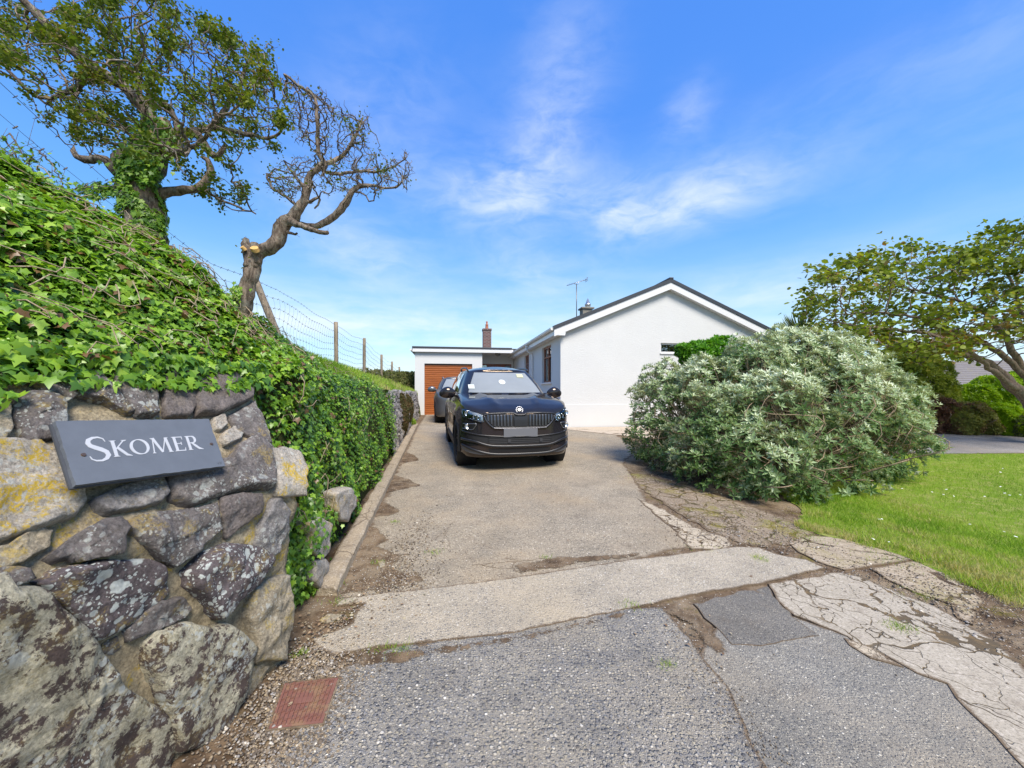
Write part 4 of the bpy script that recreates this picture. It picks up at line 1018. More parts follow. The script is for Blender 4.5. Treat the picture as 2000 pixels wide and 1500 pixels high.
# ================================================================= CARS
def paint(name, a, coat=1.0, rough=.28, metal=.3):
    def fn(t):
        dust = t.mix(t.math('MULTIPLY', t.noise(3, 5, .6), .05), a, (.3, .27, .23))
        r = t.math('ADD', t.math('MULTIPLY', t.noise(8, 4), .08), rough)
        return bsdf(t, dust, r, metal=metal, coat=0, spec=.75, **{'Specular Tint': (1, .80, .62, 1)})
    return material(name, fn)
paint('paint_black', (.008, .008, .013), rough=.05, metal=0); paint('paint_silver', (.16, .165, .17), metal=.7)
plain('trim_black', (.014, .014, .016), .35); plain('plastic_black', (.022, .022, .024), .6, var=.2); plain('mesh_black', (.006, .006, .007), .7)
plain('chrome_dark', (.11, .11, .12), .3, .9); plain('silver_trim', (.34, .35, .37), .4, 1); plain('rubber', (.018, .018, .018), .85, var=.3, bscale=60)
plain('alloy_dark', (.03, .03, .032), .3, .8); plain('alloy', (.35, .35, .36), .3, .9)
plain('plate_grey', (.125, .128, .14), .55); plain('sticker', (.62, .66, .6), .6); plain('sticker_yellow', (.55, .55, .32), .6); plain('seat_cloth', (.05, .05, .055), .9); plain('dash', (.03, .03, .033), .8)
plain('lamp_bowl', (.60, .60, .58), .5, .5); plain('lamp_lens_bright', (.75, .78, .82), .1, .9); plain('amber', (.5, .25, .1), .3)
def cglass(name, tint, mixv, rough=.02, refl=(.85, .92, .96), pale_sheen=0):
    def fn(t):
        gl = t.new('ShaderNodeBsdfGlossy', ins={'Color': (*refl, 1), 'Roughness': rough})
        tr = t.new('ShaderNodeBsdfTransparent', ins={'Color': (*tint, 1)})
        fr = t.new('ShaderNodeFresnel', ins={'IOR': 1.5})
        m = t.new('ShaderNodeMixShader', ins={0: t.math('ADD', fr.outputs[0], mixv, clamp=True)})
        t.l.new(tr.outputs[0], m.inputs[1]); t.l.new(gl.outputs[0], m.inputs[2])
        if not pale_sheen: return m.outputs[0]
        df = t.new('ShaderNodeBsdfDiffuse', ins={'Color': (.50, .53, .52, 1)}); m2 = t.new('ShaderNodeMixShader', ins={0: t.math('ADD', t.math('MULTIPLY', t.noise(2.5, 3), .12), pale_sheen)})  # diffuse grey paints the pale sky reflection into the glass colour
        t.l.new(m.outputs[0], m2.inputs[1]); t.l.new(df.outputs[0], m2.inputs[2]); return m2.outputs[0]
    return material(name, fn)
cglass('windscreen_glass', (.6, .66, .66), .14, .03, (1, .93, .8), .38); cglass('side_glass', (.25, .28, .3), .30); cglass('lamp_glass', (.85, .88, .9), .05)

def catmull(pts, n):
    P = [np.array(p, float) for p in pts]; out = []
    L = [0]
    for a, b in zip(P, P[1:]): L.append(L[-1] + np.linalg.norm(b - a))
    for t_ in np.linspace(0, L[-1], n):
        i = min(len(P) - 2, max(0, int(np.searchsorted(L, t_)) - 1)); u = (t_ - L[i]) / (L[i + 1] - L[i] + 1e-9)
        p0 = P[max(i - 1, 0)]; p1, p2 = P[i], P[i + 1]; p3 = P[min(i + 2, len(P) - 1)]
        out.append(.5 * (2 * p1 + (p2 - p0) * u + (2 * p0 - 5 * p1 + 4 * p2 - p3) * u * u + (3 * p1 - p0 - 3 * p2 + p3) * u ** 3))
    return np.array(out)
HALF = catmull([(0, 0), (.3, .008), (.52, .03), (.68, .085), (.78, .17), (.845, .29), (.885, .45), (.905, .65), (.915, .9), (.92, 1.4), (.92, 2.4), (.92, 3.3), (.905, 3.8), (.87, 4.08), (.80, 4.25), (.6, 4.34), (.3, 4.375), (0, 4.38)], 96)
def ztop(y): return float(np.interp(y, [0, .06, .2, .5, .9, 1.3, 2.4, 3.6, 4.1, 4.38], [.80, .865, .915, .965, 1.01, 1.05, 1.06, 1.10, 1.10, 1.05]))
def body_pt(i, s, off=0):
    """i index round the half plan, s 0..1 up the side"""
    x0, y0 = HALF[i]; zt = ztop(y0); zb = .22 if y0 < .35 else .24
    z = lerp(zb, zt, s)
    ff = max(0, 1 - y0 / .7); rf = max(0, (y0 - 3.8) / .58); sd_ = 1 - max(ff, rf) * .6
    ins = float(np.interp(z, [.2, .3, .45, .58, .70, .80, .88, .97, 1.1], [.050, .018, .0, .012, .0, .002, .02, .05, .085])) * sd_
    # wheel-arch flare
    for ya in (.87, 3.51):
        d = math.hypot(y0 - ya, z - .34); ins -= .022 * math.exp(-((d - .43) / .07) ** 2) * sd_
    fin = float(np.interp(z, [.2, .27, .36, .44, .55, .72, .80, .86, .92], [.07, .02, .0, .012, .02, .03, .045, .085, .13])) * ff
    rin = float(np.interp(z, [.2, .4, .6, .8, 1.1], [.06, .0, .0, .02, .10])) * rf
    return (max(0, x0 - ins) if x0 > .02 else x0 * 1.0, y0 + fin - rin, z)
NS = 26; NI = len(HALF)
def build_body():
    V = []; Fc = []
    sv_ = np.linspace(0, 1, NS)
    for i in range(NI):
        for s in sv_: V.append(body_pt(i, s))
    for i in range(NI - 1):
        for k in range(NS - 1): Fc.append((i * NS + k, (i + 1) * NS + k, (i + 1) * NS + k + 1, i * NS + k + 1))
    # deck rings
    NK = 14; ring0 = [i * NS + NS - 1 for i in range(NI)]; prev = ring0
    for j in range(1, NK + 1):
        k = 1 - j / NK; cur = []
        for i in range(NI):
            x, y, z = V[ring0[i]]
            y2 = y; crown = .045 * min(1, max(0, (y - .06) / .5)) * min(1, max(.2, (4.4 - y)))
            xx = x * k; zz = z + crown * (1 - k ** 2.2) + .006 * min(1, j)
            rl = .30 + .16 * min(1.3, y)               # bonnet creases
            if y < 1.5: zz += .020 * math.exp(-((abs(xx) - rl) / .05) ** 2) * min(1, y / .35) - .010 * math.exp(-(xx / (rl * .8 + .01)) ** 4) * min(1, y / .35)
            V.append((xx, y2, zz)); cur.append(len(V) - 1)
        for i in range(NI - 1): Fc.append((prev[i], prev[i + 1], cur[i + 1], cur[i]))
        prev = cur
    # underside
    b0 = [i * NS for i in range(NI)]; cur = []
    for i in range(NI): V.append((0, V[b0[i]][1], V[b0[i]][2])); cur.append(len(V) - 1)
    for i in range(NI - 1): Fc.append((b0[i + 1], b0[i], cur[i], cur[i + 1]))
    n = len(V); VV = V + [(-x, y, z) for x, y, z in V]; FF = Fc + [tuple(n + q for q in f[::-1]) for f in Fc]
    bm = bmesh.new(); bv = [bm.verts.new(v) for v in VV]
    for f in FF:
        try: bm.faces.new([bv[i] for i in f])
        except ValueError: pass
    bmesh.ops.remove_doubles(bm, verts=bm.verts[:], dist=.0012)
    bmesh.ops.dissolve_degenerate(bm, edges=bm.edges[:], dist=.0005)
    bmesh.ops.recalc_face_normals(bm, faces=bm.faces[:])
    # wheel arches: push faces inside the arch inward as a pocket
    kill = []
    for f in bm.faces:
        c = f.calc_center_median()
        if abs(c.x) > .62 and c.z < .78:
            for ya in (.87, 3.51):
                if math.hypot(c.y - ya, c.z - .345) < .405: kill.append(f)
    bmesh.ops.delete(bm, geom=list(set(kill)), context='FACES')
    # snap the ragged arch edge onto the circle
    for e in [e for e in bm.edges if e.is_boundary]:
        for v in e.verts:
            for ya in (.87, 3.51):
                d = Vector((v.co.y - ya, v.co.z - .345)); L = d.length
                if L < .5 and v.co.z > .235: d = d / L * .395; v.co.y = ya + d.x; v.co.z = .345 + d.y
    return bm
# greenhouse
GA = catmull([(0, 1.02), (.35, 1.05), (.6, 1.13), (.745, 1.30), (.80, 1.55), (.815, 2.2), (.815, 3.2), (.79, 3.8), (.72, 4.10), (.5, 4.2), (0, 4.24)], 80)
GB = catmull([(0, 1.83), (.3, 1.84), (.48, 1.88), (.585, 1.97), (.62, 2.15), (.635, 2.5), (.625, 3.2), (.60, 3.55), (.54, 3.72), (.4, 3.80), (0, 3.83)], 80)
GZ0 = 1.03; GZ1 = 1.515
def gh_pt(i, s, off=0):
    a, b = GA[i], GB[i]; p = a + (b - a) * s; bow = .035 * math.sin(s * math.pi)
    if i < 22: nrm = np.array((.25, -1.))
    elif i > 66: nrm = np.array((.2, 1.))
    else: nrm = np.array((1., 0))
    p = p + nrm * (bow + off) * (1 if abs(p[0]) > .001 else np.array((0, 1)))
    z0 = GZ0 - .0; return (float(p[0]), float(p[1]), lerp(z0, GZ1, s) + off * .6)
NGI = 80; NGS = 18
# param windows on the greenhouse: (i0,i1,s0,s1)
def find_i(arr, test): return next(i for i, p in enumerate(arr) if test(p))
iA = find_i(GA, lambda p: p[0] > .70); iB = find_i(GA, lambda p: p[1] > 1.62); iC = find_i(GA, lambda p: p[1] > 2.36); iC2 = iC + 2
iD = find_i(GA, lambda p: p[1] > 3.22); iD2 = iD + 1; iE = find_i(GA, lambda p: p[1] > 3.82); iF = find_i(GA, lambda p: p[1] > 4.1 and p[0] < .66)
WINS = {'windscreen': (0, iA, 1, 16), 'side_window': [(iB, iC, 2, 15), (iC2, iD, 2, 15), (iD2, iE, 3, 14)], 'rear_window': (iF, 79, 3, 15)}
def greenhouse():
    holes = [WINS['windscreen'], *WINS['side_window'], WINS['rear_window']]
    V = [gh_pt(i, k / (NGS - 1)) for i in range(NGI) for k in range(NGS)]; Fc = []
    for i in range(NGI - 1):
        for k in range(NGS - 1):
            if any(h[0] <= i < h[1] and h[2] <= k < h[3] for h in holes): continue
            Fc.append((i * NGS + k, (i + 1) * NGS + k, (i + 1) * NGS + k + 1, i * NGS + k + 1))
    prev = [i * NGS + NGS - 1 for i in range(NGI)]; r0 = prev
    for j in range(1, 9):
        k = 1 - j / 8; cur = []
        for i in range(NGI):
            x, y, z = V[r0[i]]; cr = .075 * (1 - k ** 2) * min(1, (y - 1.75) / .5) * min(1, (3.95 - y) / .6)
            V.append((x * k, y, z + cr + .012 * min(j, 2))); cur.append(len(V) - 1)
        for i in range(NGI - 1): Fc.append((prev[i], prev[i + 1], cur[i + 1], cur[i]))
        prev = cur
    n = len(V); return V + [(-x, y, z) for x, y, z in V], Fc + [tuple(n + q for q in f[::-1]) for f in Fc]
def gh_patch(h, off, mirror_join):
    """glass over a hole; mirror_join makes one pane across the middle"""
    i0, i1, k0, k1 = h; V = [gh_pt(i, k / (NGS - 1), off) for i in range(i0, i1 + 1) for k in range(k0, k1 + 1)]; m = k1 - k0 + 1
    Fc = [(a * m + b, (a + 1) * m + b, (a + 1) * m + b + 1, a * m + b + 1) for a in range(i1 - i0) for b in range(m - 1)]
    if mirror_join:
        n = len(V); return V + [(-x, y, z) for x, y, z in V], Fc + [tuple(n + q for q in f[::-1]) for f in Fc]
    return V, Fc

def zmap(z, zs):
    ss = lambda a, b, x: (lambda q: q * q * (3 - 2 * q))(min(1, max(0, (x - a) / (b - a))))
    return z * zs + .062 * ss(.2, .5, z) * (1 - ss(1.05, 1.6, z))
XS = 1.125; YS = 1.04
def build_car(name, pm, zs, label, cat, rich=True):
    root = empty(name, (0, 0, 0), 0, label, cat)
    def O(nm, V, Fc, mt, parent=root, smooth=True):
        return mesh_obj(nm, [(x * XS, y * YS, zmap(z, zs)) for x, y, z in V], Fc, mt, parent, smooth)
    bm = build_body(); bmc = bm.copy(); tree = BVHTree.FromBMesh(bmc)
    for v in bm.verts: v.co = (v.co.x * XS, v.co.y * YS, zmap(v.co.z, zs))
    body = bm_obj('body', bm, pm, root, True)
    V, Fc = greenhouse(); gh = O('cabin_frame', V, Fc, pm)
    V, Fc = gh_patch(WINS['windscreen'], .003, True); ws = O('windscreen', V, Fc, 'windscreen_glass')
    # dark band printed round the glass
    h = WINS['windscreen']
    for bd in ((h[0], h[1], h[2], h[2] + 1), (h[1] - 1, h[1], h[2] + 1, h[3])):
        if bd[0] == 0: V, Fc = gh_patch(bd, .0055, True)
        else:
            V, Fc = gh_patch(bd, .0055, False); O('glass_border', [(-x, y, z) for x, y, z in V], Fc, 'trim_black', ws)
        O('glass_border', V, Fc, 'trim_black', ws)
    V, Fc = gh_patch(WINS['rear_window'], .003, True); O('rear_window', V, Fc, 'side_glass')
    for s in (1, -1):
        for hh in WINS['side_window']:
            V, Fc = gh_patch(hh, .003, False); V = [(x * s, y, z) for x, y, z in V]; O('side_window', V, Fc, 'side_glass')
        V, Fc = gh_patch((iC, iC2, 1, 16), .004, False); V = [(x * s, y, z) for x, y, z in V]; O('pillar', V, Fc, 'trim_black')
        V, Fc = gh_patch((iB, iE, 0, 1), .006, False); V = [(x * s, y, z) for x, y, z in V]; O('window_trim', V, Fc, 'trim_black')
        # roof rail
        tb = Tubes(); rp = [(s * .60, 1.98, 1.525), (s * .605, 2.10, 1.56), (s * .61, 2.3, 1.58), (s * .615, 2.8, 1.59), (s * .605, 3.3, 1.58), (s * .58, 3.55, 1.56), (s * .565, 3.65, 1.51)]
        tb.add([tuple(p) for p in catmull(rp, 24)], .017, 8); O('roof_rail', tb.V, tb.F, 'trim_black' if pm == 'paint_black' else 'silver_trim')
        # door mirror
        bmm = bmesh.new(); bmesh.ops.create_icosphere(bmm, subdivisions=3, radius=1)
        for v in bmm.verts:
            c = v.co; x, y, z = c.x * .15, c.y * .085, c.z * .108
            if c.y > .35: y = .35 * .075 + (c.y - .35) * .01
            x *= 1 - .15 * c.z; v.co = (s * (1.01 + x), 1.52 + y, (1.085 + z - abs(c.x) * .01))
        if s < 0: bmesh.ops.reverse_faces(bmm, faces=bmm.faces[:])
        for v in bmm.verts: v.co = (v.co.x * XS, v.co.y * YS, zmap(v.co.z, zs))
        mr = bm_obj('door_mirror', bmm, pm, root, True)
        tb = Tubes(); tb.add([(s * .80, 1.50, 1.03), (s * .88, 1.51, 1.035), (s * .94, 1.52, 1.05)], [.04, .032, .035], 8); O('mirror_arm', tb.V, tb.F, 'trim_black', mr)
        # sill / arch cladding
        for ya in (.87, 3.51):
            V = []; Fc = []; o = 0
            for k in range(25):
                a = lerp(-.20, math.pi + .20, k / 24)
                for rr, xo in ((.385, .835), (.39, .917 if ya > 1 else .905), (.43, .927 if ya > 1 else .914), (.437, .86)):
                    V.append((s * xo, ya - math.cos(a) * rr, .345 + math.sin(a) * rr))
            for k in range(24):
                for j in range(3): Fc.append((o + k * 4 + j, o + k * 4 + j + 1, o + (k + 1) * 4 + j + 1, o + (k + 1) * 4 + j))
            O('arch_trim', V, Fc, 'plastic_black')
        bx = bmesh.new(); box(bx, *sorted((s * .85, s * .915)), 1.29, 3.08, .225, .345); bmesh.ops.bevel(bx, geom=bx.edges[:], offset=.015, segments=2, affect='EDGES')
        for v in bx.verts: v.co = (v.co.x * XS, v.co.y * YS, zmap(v.co.z, zs))
        bm_obj('sill_trim', bx, 'plastic_black', root)
        for yy in (2.12, 3.02):
            bx = bmesh.new(); box(bx, *sorted((s * .915, s * .94)), yy, yy + .2, .90, .93); bmesh.ops.bevel(bx, geom=bx.edges[:], offset=.008, segments=2, affect='EDGES')
            for v in bx.verts: v.co = (v.co.x * XS, v.co.y * YS, zmap(v.co.z, zs))
            bm_obj('door_handle', bx, pm, root, True)
        for yy in (1.42, 2.40, 3.28): tb = Tubes(); tb.add([(s * (HALF[find_i(HALF, lambda p: p[1] > yy)][0] - iz), yy + dy, zz) for zz, iz, dy in ((.30, .016, 0), (.5, .001, 0), (.7, -.001, .0), (.85, .012, 0), (1.0, .055, .0))], .003, 4); O('door_gap', tb.V, tb.F, 'mesh_black', body)
    # wells and axle floor
    for ya in (.87, 3.51):
        V, Fc = lathe([(.40, -.90), (.41, -.60), (.02, -.58), (.02, .58), (.41, .60), (.40, .90)], 28, 'X'); O('wheel_well', [(x, y + ya, z + .345) for x, y, z in V], Fc, 'mesh_black')
    # wheels
    def wheel(x, y, steer):
        wr = bpy.data.objects.new('wheel', None)
        pf = [(.225, -.10), (.232, -.11), (.30, -.118), (.330, -.105), (.345, -.08), (.348, -.05), (.343, -.047), (.343, -.043), (.349, -.04), (.349, -.006), (.343, -.003), (.343, .003), (.349, .006), (.349, .04), (.343, .043), (.343, .047), (.348, .05), (.345, .08), (.330, .105), (.30, .118), (.232, .11), (.225, .10), (.22, 0), (.225, -.10)]
        V, Fc = lathe(pf, 40, 'X'); st = steer; sg = 1 if x > 0 else -1
        def tr(V): return [((sg * a) * math.cos(st) - b * math.sin(st) + x, (sg * a) * math.sin(st) + b * math.cos(st) + y, c + .349) for a, b, c in V]
        ty = O('wheel', tr(V), Fc, 'rubber')
        V, Fc = lathe([(.228, .10), (.222, .06), (.205, .02), (.2, -.09)], 40, 'X'); rim = O('rim', tr(V), Fc, 'alloy_dark' if pm == 'paint_black' else 'alloy', ty)
        bs = bmesh.new()
        for k in range(5):
            for da in (-.16, .16):
                a = 2 * math.pi * k / 5 + .3; ca = lambda r_, an, xo: (xo, r_ * math.cos(an), r_ * math.sin(an))
                prism(bs, [ca(.05, a - .25 * (1 if da > 0 else 1) + (.1 if da > 0 else 0), .07), ca(.05, a + .25, .07), ca(.222, a + da + .055, .085), ca(.222, a + da - .055, .085)], (-.03, 0, 0))
        V, Fc = lathe([(.001, .085), (.04, .082), (.062, .07), (.065, .04), (.001, .04)], 20, 'X')
        me2 = bpy.data.meshes.new('t'); bs.to_mesh(me2); bs.free()
        V2 = [tuple(v.co) for v in me2.vertices]; F2 = [tuple(p.vertices) for p in me2.polygons]; o = len(V2); bpy.data.meshes.remove(me2)
        O('spokes', tr(V2 + V), F2 + [tuple(q + o for q in f) for f in Fc], 'alloy_dark' if pm == 'paint_black' else 'alloy', ty, False)
        V, Fc = lathe([(.001, 0), (.15, 0), (.15, .02), (.001, .02)], 24, 'X'); O('brake_disc', tr([(a - .02, b, c) for a, b, c in V]), Fc, 'metal_grey', ty)
        bpy.data.objects.remove(wr)
    for x, y in ((.80, .87), (-.80, .87), (.80, 3.51), (-.80, 3.51)): wheel(x, y, .03 if y < 1 else 0)
    # interior
    def ib(nm, dims, mt, bev=.03):
        bx = bmesh.new()
        for d in dims: box(bx, *d)
        bmesh.ops.bevel(bx, geom=bx.edges[:], offset=bev, segments=3, affect='EDGES')
        for v in bx.verts: v.co = (v.co.x * XS, v.co.y * YS, zmap(v.co.z, zs))
        return bm_obj(nm, bx, mt, root, True)
    for s in (1, -1):
        se = ib('front_seat', [(s * .36 - .24, s * .36 + .24, 2.35, 2.5, 1.02, 1.36)], 'seat_cloth', .06)
        bx = bmesh.new(); box(bx, s * .36 - .13, s * .36 + .13, 2.38, 2.47, 1.375, 1.52); bmesh.ops.bevel(bx, geom=bx.edges[:], offset=.035, segments=3, affect='EDGES')
        for v in bx.verts: v.co = (v.co.x * XS, v.co.y * YS, zmap(v.co.z, zs))
        bm_obj('headrest', bx, 'seat_cloth', se, True)
    ib('rear_seat', [(-.62, .62, 3.25, 3.4, 1.02, 1.36)], 'seat_cloth', .05)
    ib('dashboard', [(-.72, .72, 1.35, 1.75, 1.045, 1.12)], 'dash')
    tb = Tubes(); cc = Vector((-.36, 1.86, 1.13)); tb.add([cc + Vector((math.cos(a) * .185, math.sin(a) * .07, math.sin(a) * .165)) for a in np.linspace(0, 2 * math.pi, 25)], .014, 6); O('steering_wheel', tb.V, tb.F, 'dash')
    ib('rear_view_mirror', [(-.11, .11, 1.93, 1.96, 1.42, 1.48)], 'dash', .012)
    if not rich: return root
    # ------------------------------------------------ the front, laid onto the nose
    def hit(x, z):
        r = tree.ray_cast(Vector((x, -1, z)), Vector((0, 1, 0)))
        return r[0].y if r[0] is not None else None
    def patch(nm, poly, mt, off=.006, th=.02, parent=root, res=.03, both=False, smooth=False):
        out_ = []
        for s in ((1, -1) if both else (1,)):
            bq = bmesh.new(); vs = [bq.verts.new((s * p[0], 0, p[1])) for p in poly]; bq.faces.new(vs); bmesh.ops.triangulate(bq, faces=bq.faces[:])
            xs = [s * p[0] for p in poly]; zz = [p[1] for p in poly]
            for c in np.arange(min(xs) + res, max(xs), res): bmesh.ops.bisect_plane(bq, geom=bq.verts[:] + bq.edges[:] + bq.faces[:], plane_co=(c, 0, 0), plane_no=(1, 0, 0))
            for c in np.arange(min(zz) + res, max(zz), res): bmesh.ops.bisect_plane(bq, geom=bq.verts[:] + bq.edges[:] + bq.faces[:], plane_co=(0, 0, c), plane_no=(0, 0, 1))
            for v in bq.verts:
                y = hit(v.co.x, v.co.z)
                if y is None: y = hit(v.co.x * .985, v.co.z) or hit(v.co.x * .95, v.co.z - .01) or .3
                v.co.y = y - off
            fr = bq.faces[:]; r = bmesh.ops.extrude_face_region(bq, geom=fr)
            for v in [q for q in r['geom'] if isinstance(q, bmesh.types.BMVert)]: v.co.y += th
            bmesh.ops.recalc_face_normals(bq, faces=bq.faces[:])
            for v in bq.verts: v.co = (v.co.x * XS, v.co.y * YS, zmap(v.co.z, zs))
            out_.append(bm_obj(nm, bq, mt, parent, smooth))
        return out_
    def line(nm, pts, r_, mt, off=.006, parent=root, both=False, n=40, flat=1):
        for s in ((1, -1) if both else (1,)):
            q = catmull(pts, n); P = []
            for x, z in q:
                y = hit(s * x, z)
                if y is None: y = P[-1][1] + off if P else .2
                P.append((s * x, y - off, z))
            tb = Tubes(); tb.add(P, r_, 8); O(nm, tb.V, tb.F, mt, parent)
    # grille: hexagonal mouth, ribs in pairs, smooth sensor panel in the middle
    G_ = [(-.56, .795), (-.44, .815), (-.12, .82), (-.06, .795), (.06, .795), (.12, .82), (.44, .815), (.56, .795), (.535, .72), (.44, .63), (.36, .612), (-.36, .612), (-.44, .63), (-.535, .72)]
    gr = patch('grille', G_, 'mesh_black', .004, .02)[0]
    line('grille_frame', [(p[0], p[1]) for p in G_] + [G_[0]], .013, 'trim_black', .008, gr, n=120)
    line('grille_lip', [(-.55, .782), (-.52, .71), (-.43, .622), (-.35, .60), (0, .598), (.35, .60), (.43, .622), (.52, .71), (.55, .782)], .010, 'chrome_dark', .016, gr, n=70)
    for s in (1, -1):
        for k in range(8):
            x = .135 + k * .05; zt_ = .80; zb_ = .635 if x < .40 else .635 + (x - .40) * .9
            patch('grille_rib', [(x, zb_), (x + .022, zb_), (x + .026, zt_), (x + .004, zt_)], 'chrome_dark', .028, .02, gr, both=False) if s > 0 else patch('grille_rib', [(-x, zb_), (-x - .022, zb_), (-x - .026, zt_), (-x - .004, zt_)], 'chrome_dark', .028, .02, gr)
    patch('sensor_panel', [(-.10, .63), (.10, .63), (.105, .775), (-.105, .775)], 'trim_black', .028, .02, gr)
    # badge: silver ring with a winged arrow
    bz = .862; by = hit(0, bz) - .012; nrm = Vector((0, -1, .55)).normalized(); rot = nrm.to_track_quat('Z', 'Y').to_matrix().to_4x4(); M_ = Matrix.Translation((0, by, bz)) @ rot
    def bdg(V): return [tuple(M_ @ Vector(v)) for v in V]
    V, Fc = lathe([(.001, 0), (.058, 0), (.060, .006), (.052, .010), (.048, .007), (.001, .007)], 30); bd_ = O('badge', bdg(V), Fc, 'silver_trim')
    V, Fc = lathe([(.001, .0085), (.050, .0085), (.050, .0095), (.001, .0095)], 30); O('badge_field', bdg(V), Fc, 'trim_black', bd_)
    bq = bmesh.new()
    def rp(pts, h0=.009): prism(bq, [(a * .036, b * .036, h0 + .001) for a, b in pts], (0, 0, .003))
    rp([(.25, .82), (.05, .62), (-.45, .5), (-.9, .12), (-.55, .22), (-.2, .28), (-.55, -.0), (-.95, -.12), (-.5, -.2), (-.1, -.1), (-.35, -.42), (-.7, -.5), (-.2, -.62), (.35, -.45), (.62, -.15), (.92, -.05), (.6, .12), (.5, .5)])
    bmesh.ops.recalc_face_normals(bq, faces=bq.faces[:]); bmesh.ops.transform(bq, matrix=M_, verts=bq.verts[:])
    for v in bq.verts: v.co = (v.co.x * XS, v.co.y * YS, zmap(v.co.z, zs))
    bm_obj('badge_arrow', bq, 'silver_trim', bd_)
    # head lamps
    HLp = [(.565, .705), (.60, .695), (.72, .725), (.835, .755), (.862, .80), (.855, .862), (.80, .868), (.70, .84), (.58, .80)]
    for s in (1, -1):
        q = [(s * a, b) for a, b in HLp]; hl = patch('headlight', q, 'lamp_bowl', .004, .02)[0]
        patch('headlight_base', [(s * a, b) for a, b in ((.61, .715), (.72, .735), (.83, .765), (.84, .80), (.70, .795), (.61, .775))], 'trim_black', .008, .008, hl)
        for (cx, cz_, r_) in ((.63, .752, .026), (.685, .765, .026), (.79, .812, .034)):
            V, Fc = lathe([(.001, .0), (r_, .004), (r_ * 1.1, .012), (r_ * 1.25, .012), (r_ * 1.25, 0), (.001, -.004)], 18); yy = (hit(s * cx, cz_) or .2) - .010
            O('lamp_projector', [(s * cx + a, yy - c, cz_ + b) for a, b, c in V], Fc, 'lamp_lens_bright', hl)
        line('daytime_lamp', [(s * .585, .715), (s * .60, .705), (s * .72, .732), (s * .83, .762)], .006, 'lamp_lens_bright', .012, hl, n=20)
        line('headlight_edge', [(s * a, b) for a, b in HLp + HLp[:1]], .0055, 'trim_black', .008, hl, n=60)
        patch('headlight_glass', q, 'lamp_glass', .026, .004, hl, smooth=True)
        fl = patch('fog_lamp', [(s * a, b) for a, b in ((.855, .655), (.70, .665), (.665, .66), (.70, .60), (.735, .578), (.855, .585))], 'trim_black', .004, .02)[0]
        line('fog_lamp_trim', [(s * a, b) for a, b in ((.845, .655), (.70, .665), (.668, .658), (.70, .60), (.735, .576), (.85, .583))], .006, 'silver_trim', .008, fl, n=40)
        V, Fc = lathe([(.001, .0), (.03, .004), (.034, .012), (.04, .012), (.04, 0), (.001, -.004)], 18); yy = (hit(s * .79, .62) or .2) - .008
        O('fog_lens', [(s * .79 + a, yy - c, .62 + b) for a, b, c in V], Fc, 'lamp_lens_bright', fl)
    # bumper: two intakes, blades, lip
    patch('upper_intake', [(-.80, .515), (-.62, .50), (-.3, .475), (.3, .475), (.62, .50), (.80, .515), (.78, .46), (.55, .405), (.3, .385), (-.3, .385), (-.55, .405), (-.78, .46)], 'mesh_black', .003, .02)
    patch('lower_intake', [(-.5, .335), (.5, .335), (.46, .285), (-.46, .285)], 'mesh_black', .003, .02)
    line('bumper_blade', [(-.86, .545), (-.62, .505), (-.3, .482), (0, .478), (.3, .482), (.62, .505), (.86, .545)], .012, 'trim_black', .010, n=50)
    line('bumper_blade', [(-.87, .43), (-.7, .42), (-.5, .375), (-.3, .362), (0, .36), (.3, .362), (.5, .375), (.7, .42), (.87, .43)], .017, 'trim_black', .014, n=60)
    line('bumper_blade', [(-.86, .355), (-.62, .30), (-.4, .268), (0, .262), (.4, .268), (.62, .30), (.86, .355)], .018, 'trim_black', .012, n=60)
    for s in (1, -1): patch('lip_blade', [(s * .86, .345), (s * .74, .325), (s * .48, .262), (s * .62, .262), (s * .8, .285), (s * .865, .31)], 'plate_grey', .012, .02)
    for zz in np.arange(.40, .47, .022): line('intake_mesh', [(-.5, zz), (0, zz), (.5, zz)], .003, 'plastic_black', .008, n=20)
    for xx in (-.2, .3): patch('parking_sensor', [(xx, .405), (xx + .045, .405), (xx + .045, .45), (xx, .45)], 'plastic_black', .02, .02)
    # blank number plate
    yy = hit(0, .53) - .022; bx = bmesh.new(); box(bx, -.265, .265, yy, yy + .012, .470, .592); bmesh.ops.bevel(bx, geom=bx.edges[:], offset=.003, segments=1, affect='EDGES')
    for v in bx.verts: v.co = (v.co.x * XS, v.co.y * YS, zmap(v.co.z, zs))
    bm_obj('number_plate', bx, 'plate_grey', root)
    # bonnet shut line, wipers, stickers
    line('bonnet_gap', [(-.85, .873), (-.7, .852), (-.57, .815), (-.45, .828), (-.13, .833), (-.06, .81), (.06, .81), (.13, .833), (.45, .828), (.57, .815), (.7, .852), (.85, .873)], .0045, 'mesh_black', .003, n=100)
    tb = Tubes(); 
    def wsp(xf, s, off=.02):
        i = min(iA, max(0, find_i(GA, lambda p: p[0] >= abs(xf)))); x, y, z = gh_pt(i, s, off); return (xf, y, z)
    tb.add([wsp(.6, .055), wsp(.3, .075), wsp(.02, .07)], .009, 6); tb.add([wsp(-.1, .055), wsp(-.4, .075), wsp(-.64, .09)], .009, 6); O('wiper', tb.V, tb.F, 'trim_black')
    def stick(nm, xc, s0, s1, w_, mt, rnd=False):
        V = []; 
        if rnd:
            for k in range(20): a = k / 20 * 2 * math.pi; V.append(wsp(xc + math.cos(a) * w_ / 2, (s0 + s1) / 2 + math.sin(a) * (s1 - s0) / 2, .008))
            return O(nm, V, [tuple(range(20))], mt, ws, False)
        V = [wsp(xc - w_ / 2, s0, .008), wsp(xc + w_ / 2, s0, .008), wsp(xc + w_ / 2, s1, .008), wsp(xc - w_ / 2, s1, .008)]; O(nm, V, [(0, 1, 2, 3)], mt, ws, False)
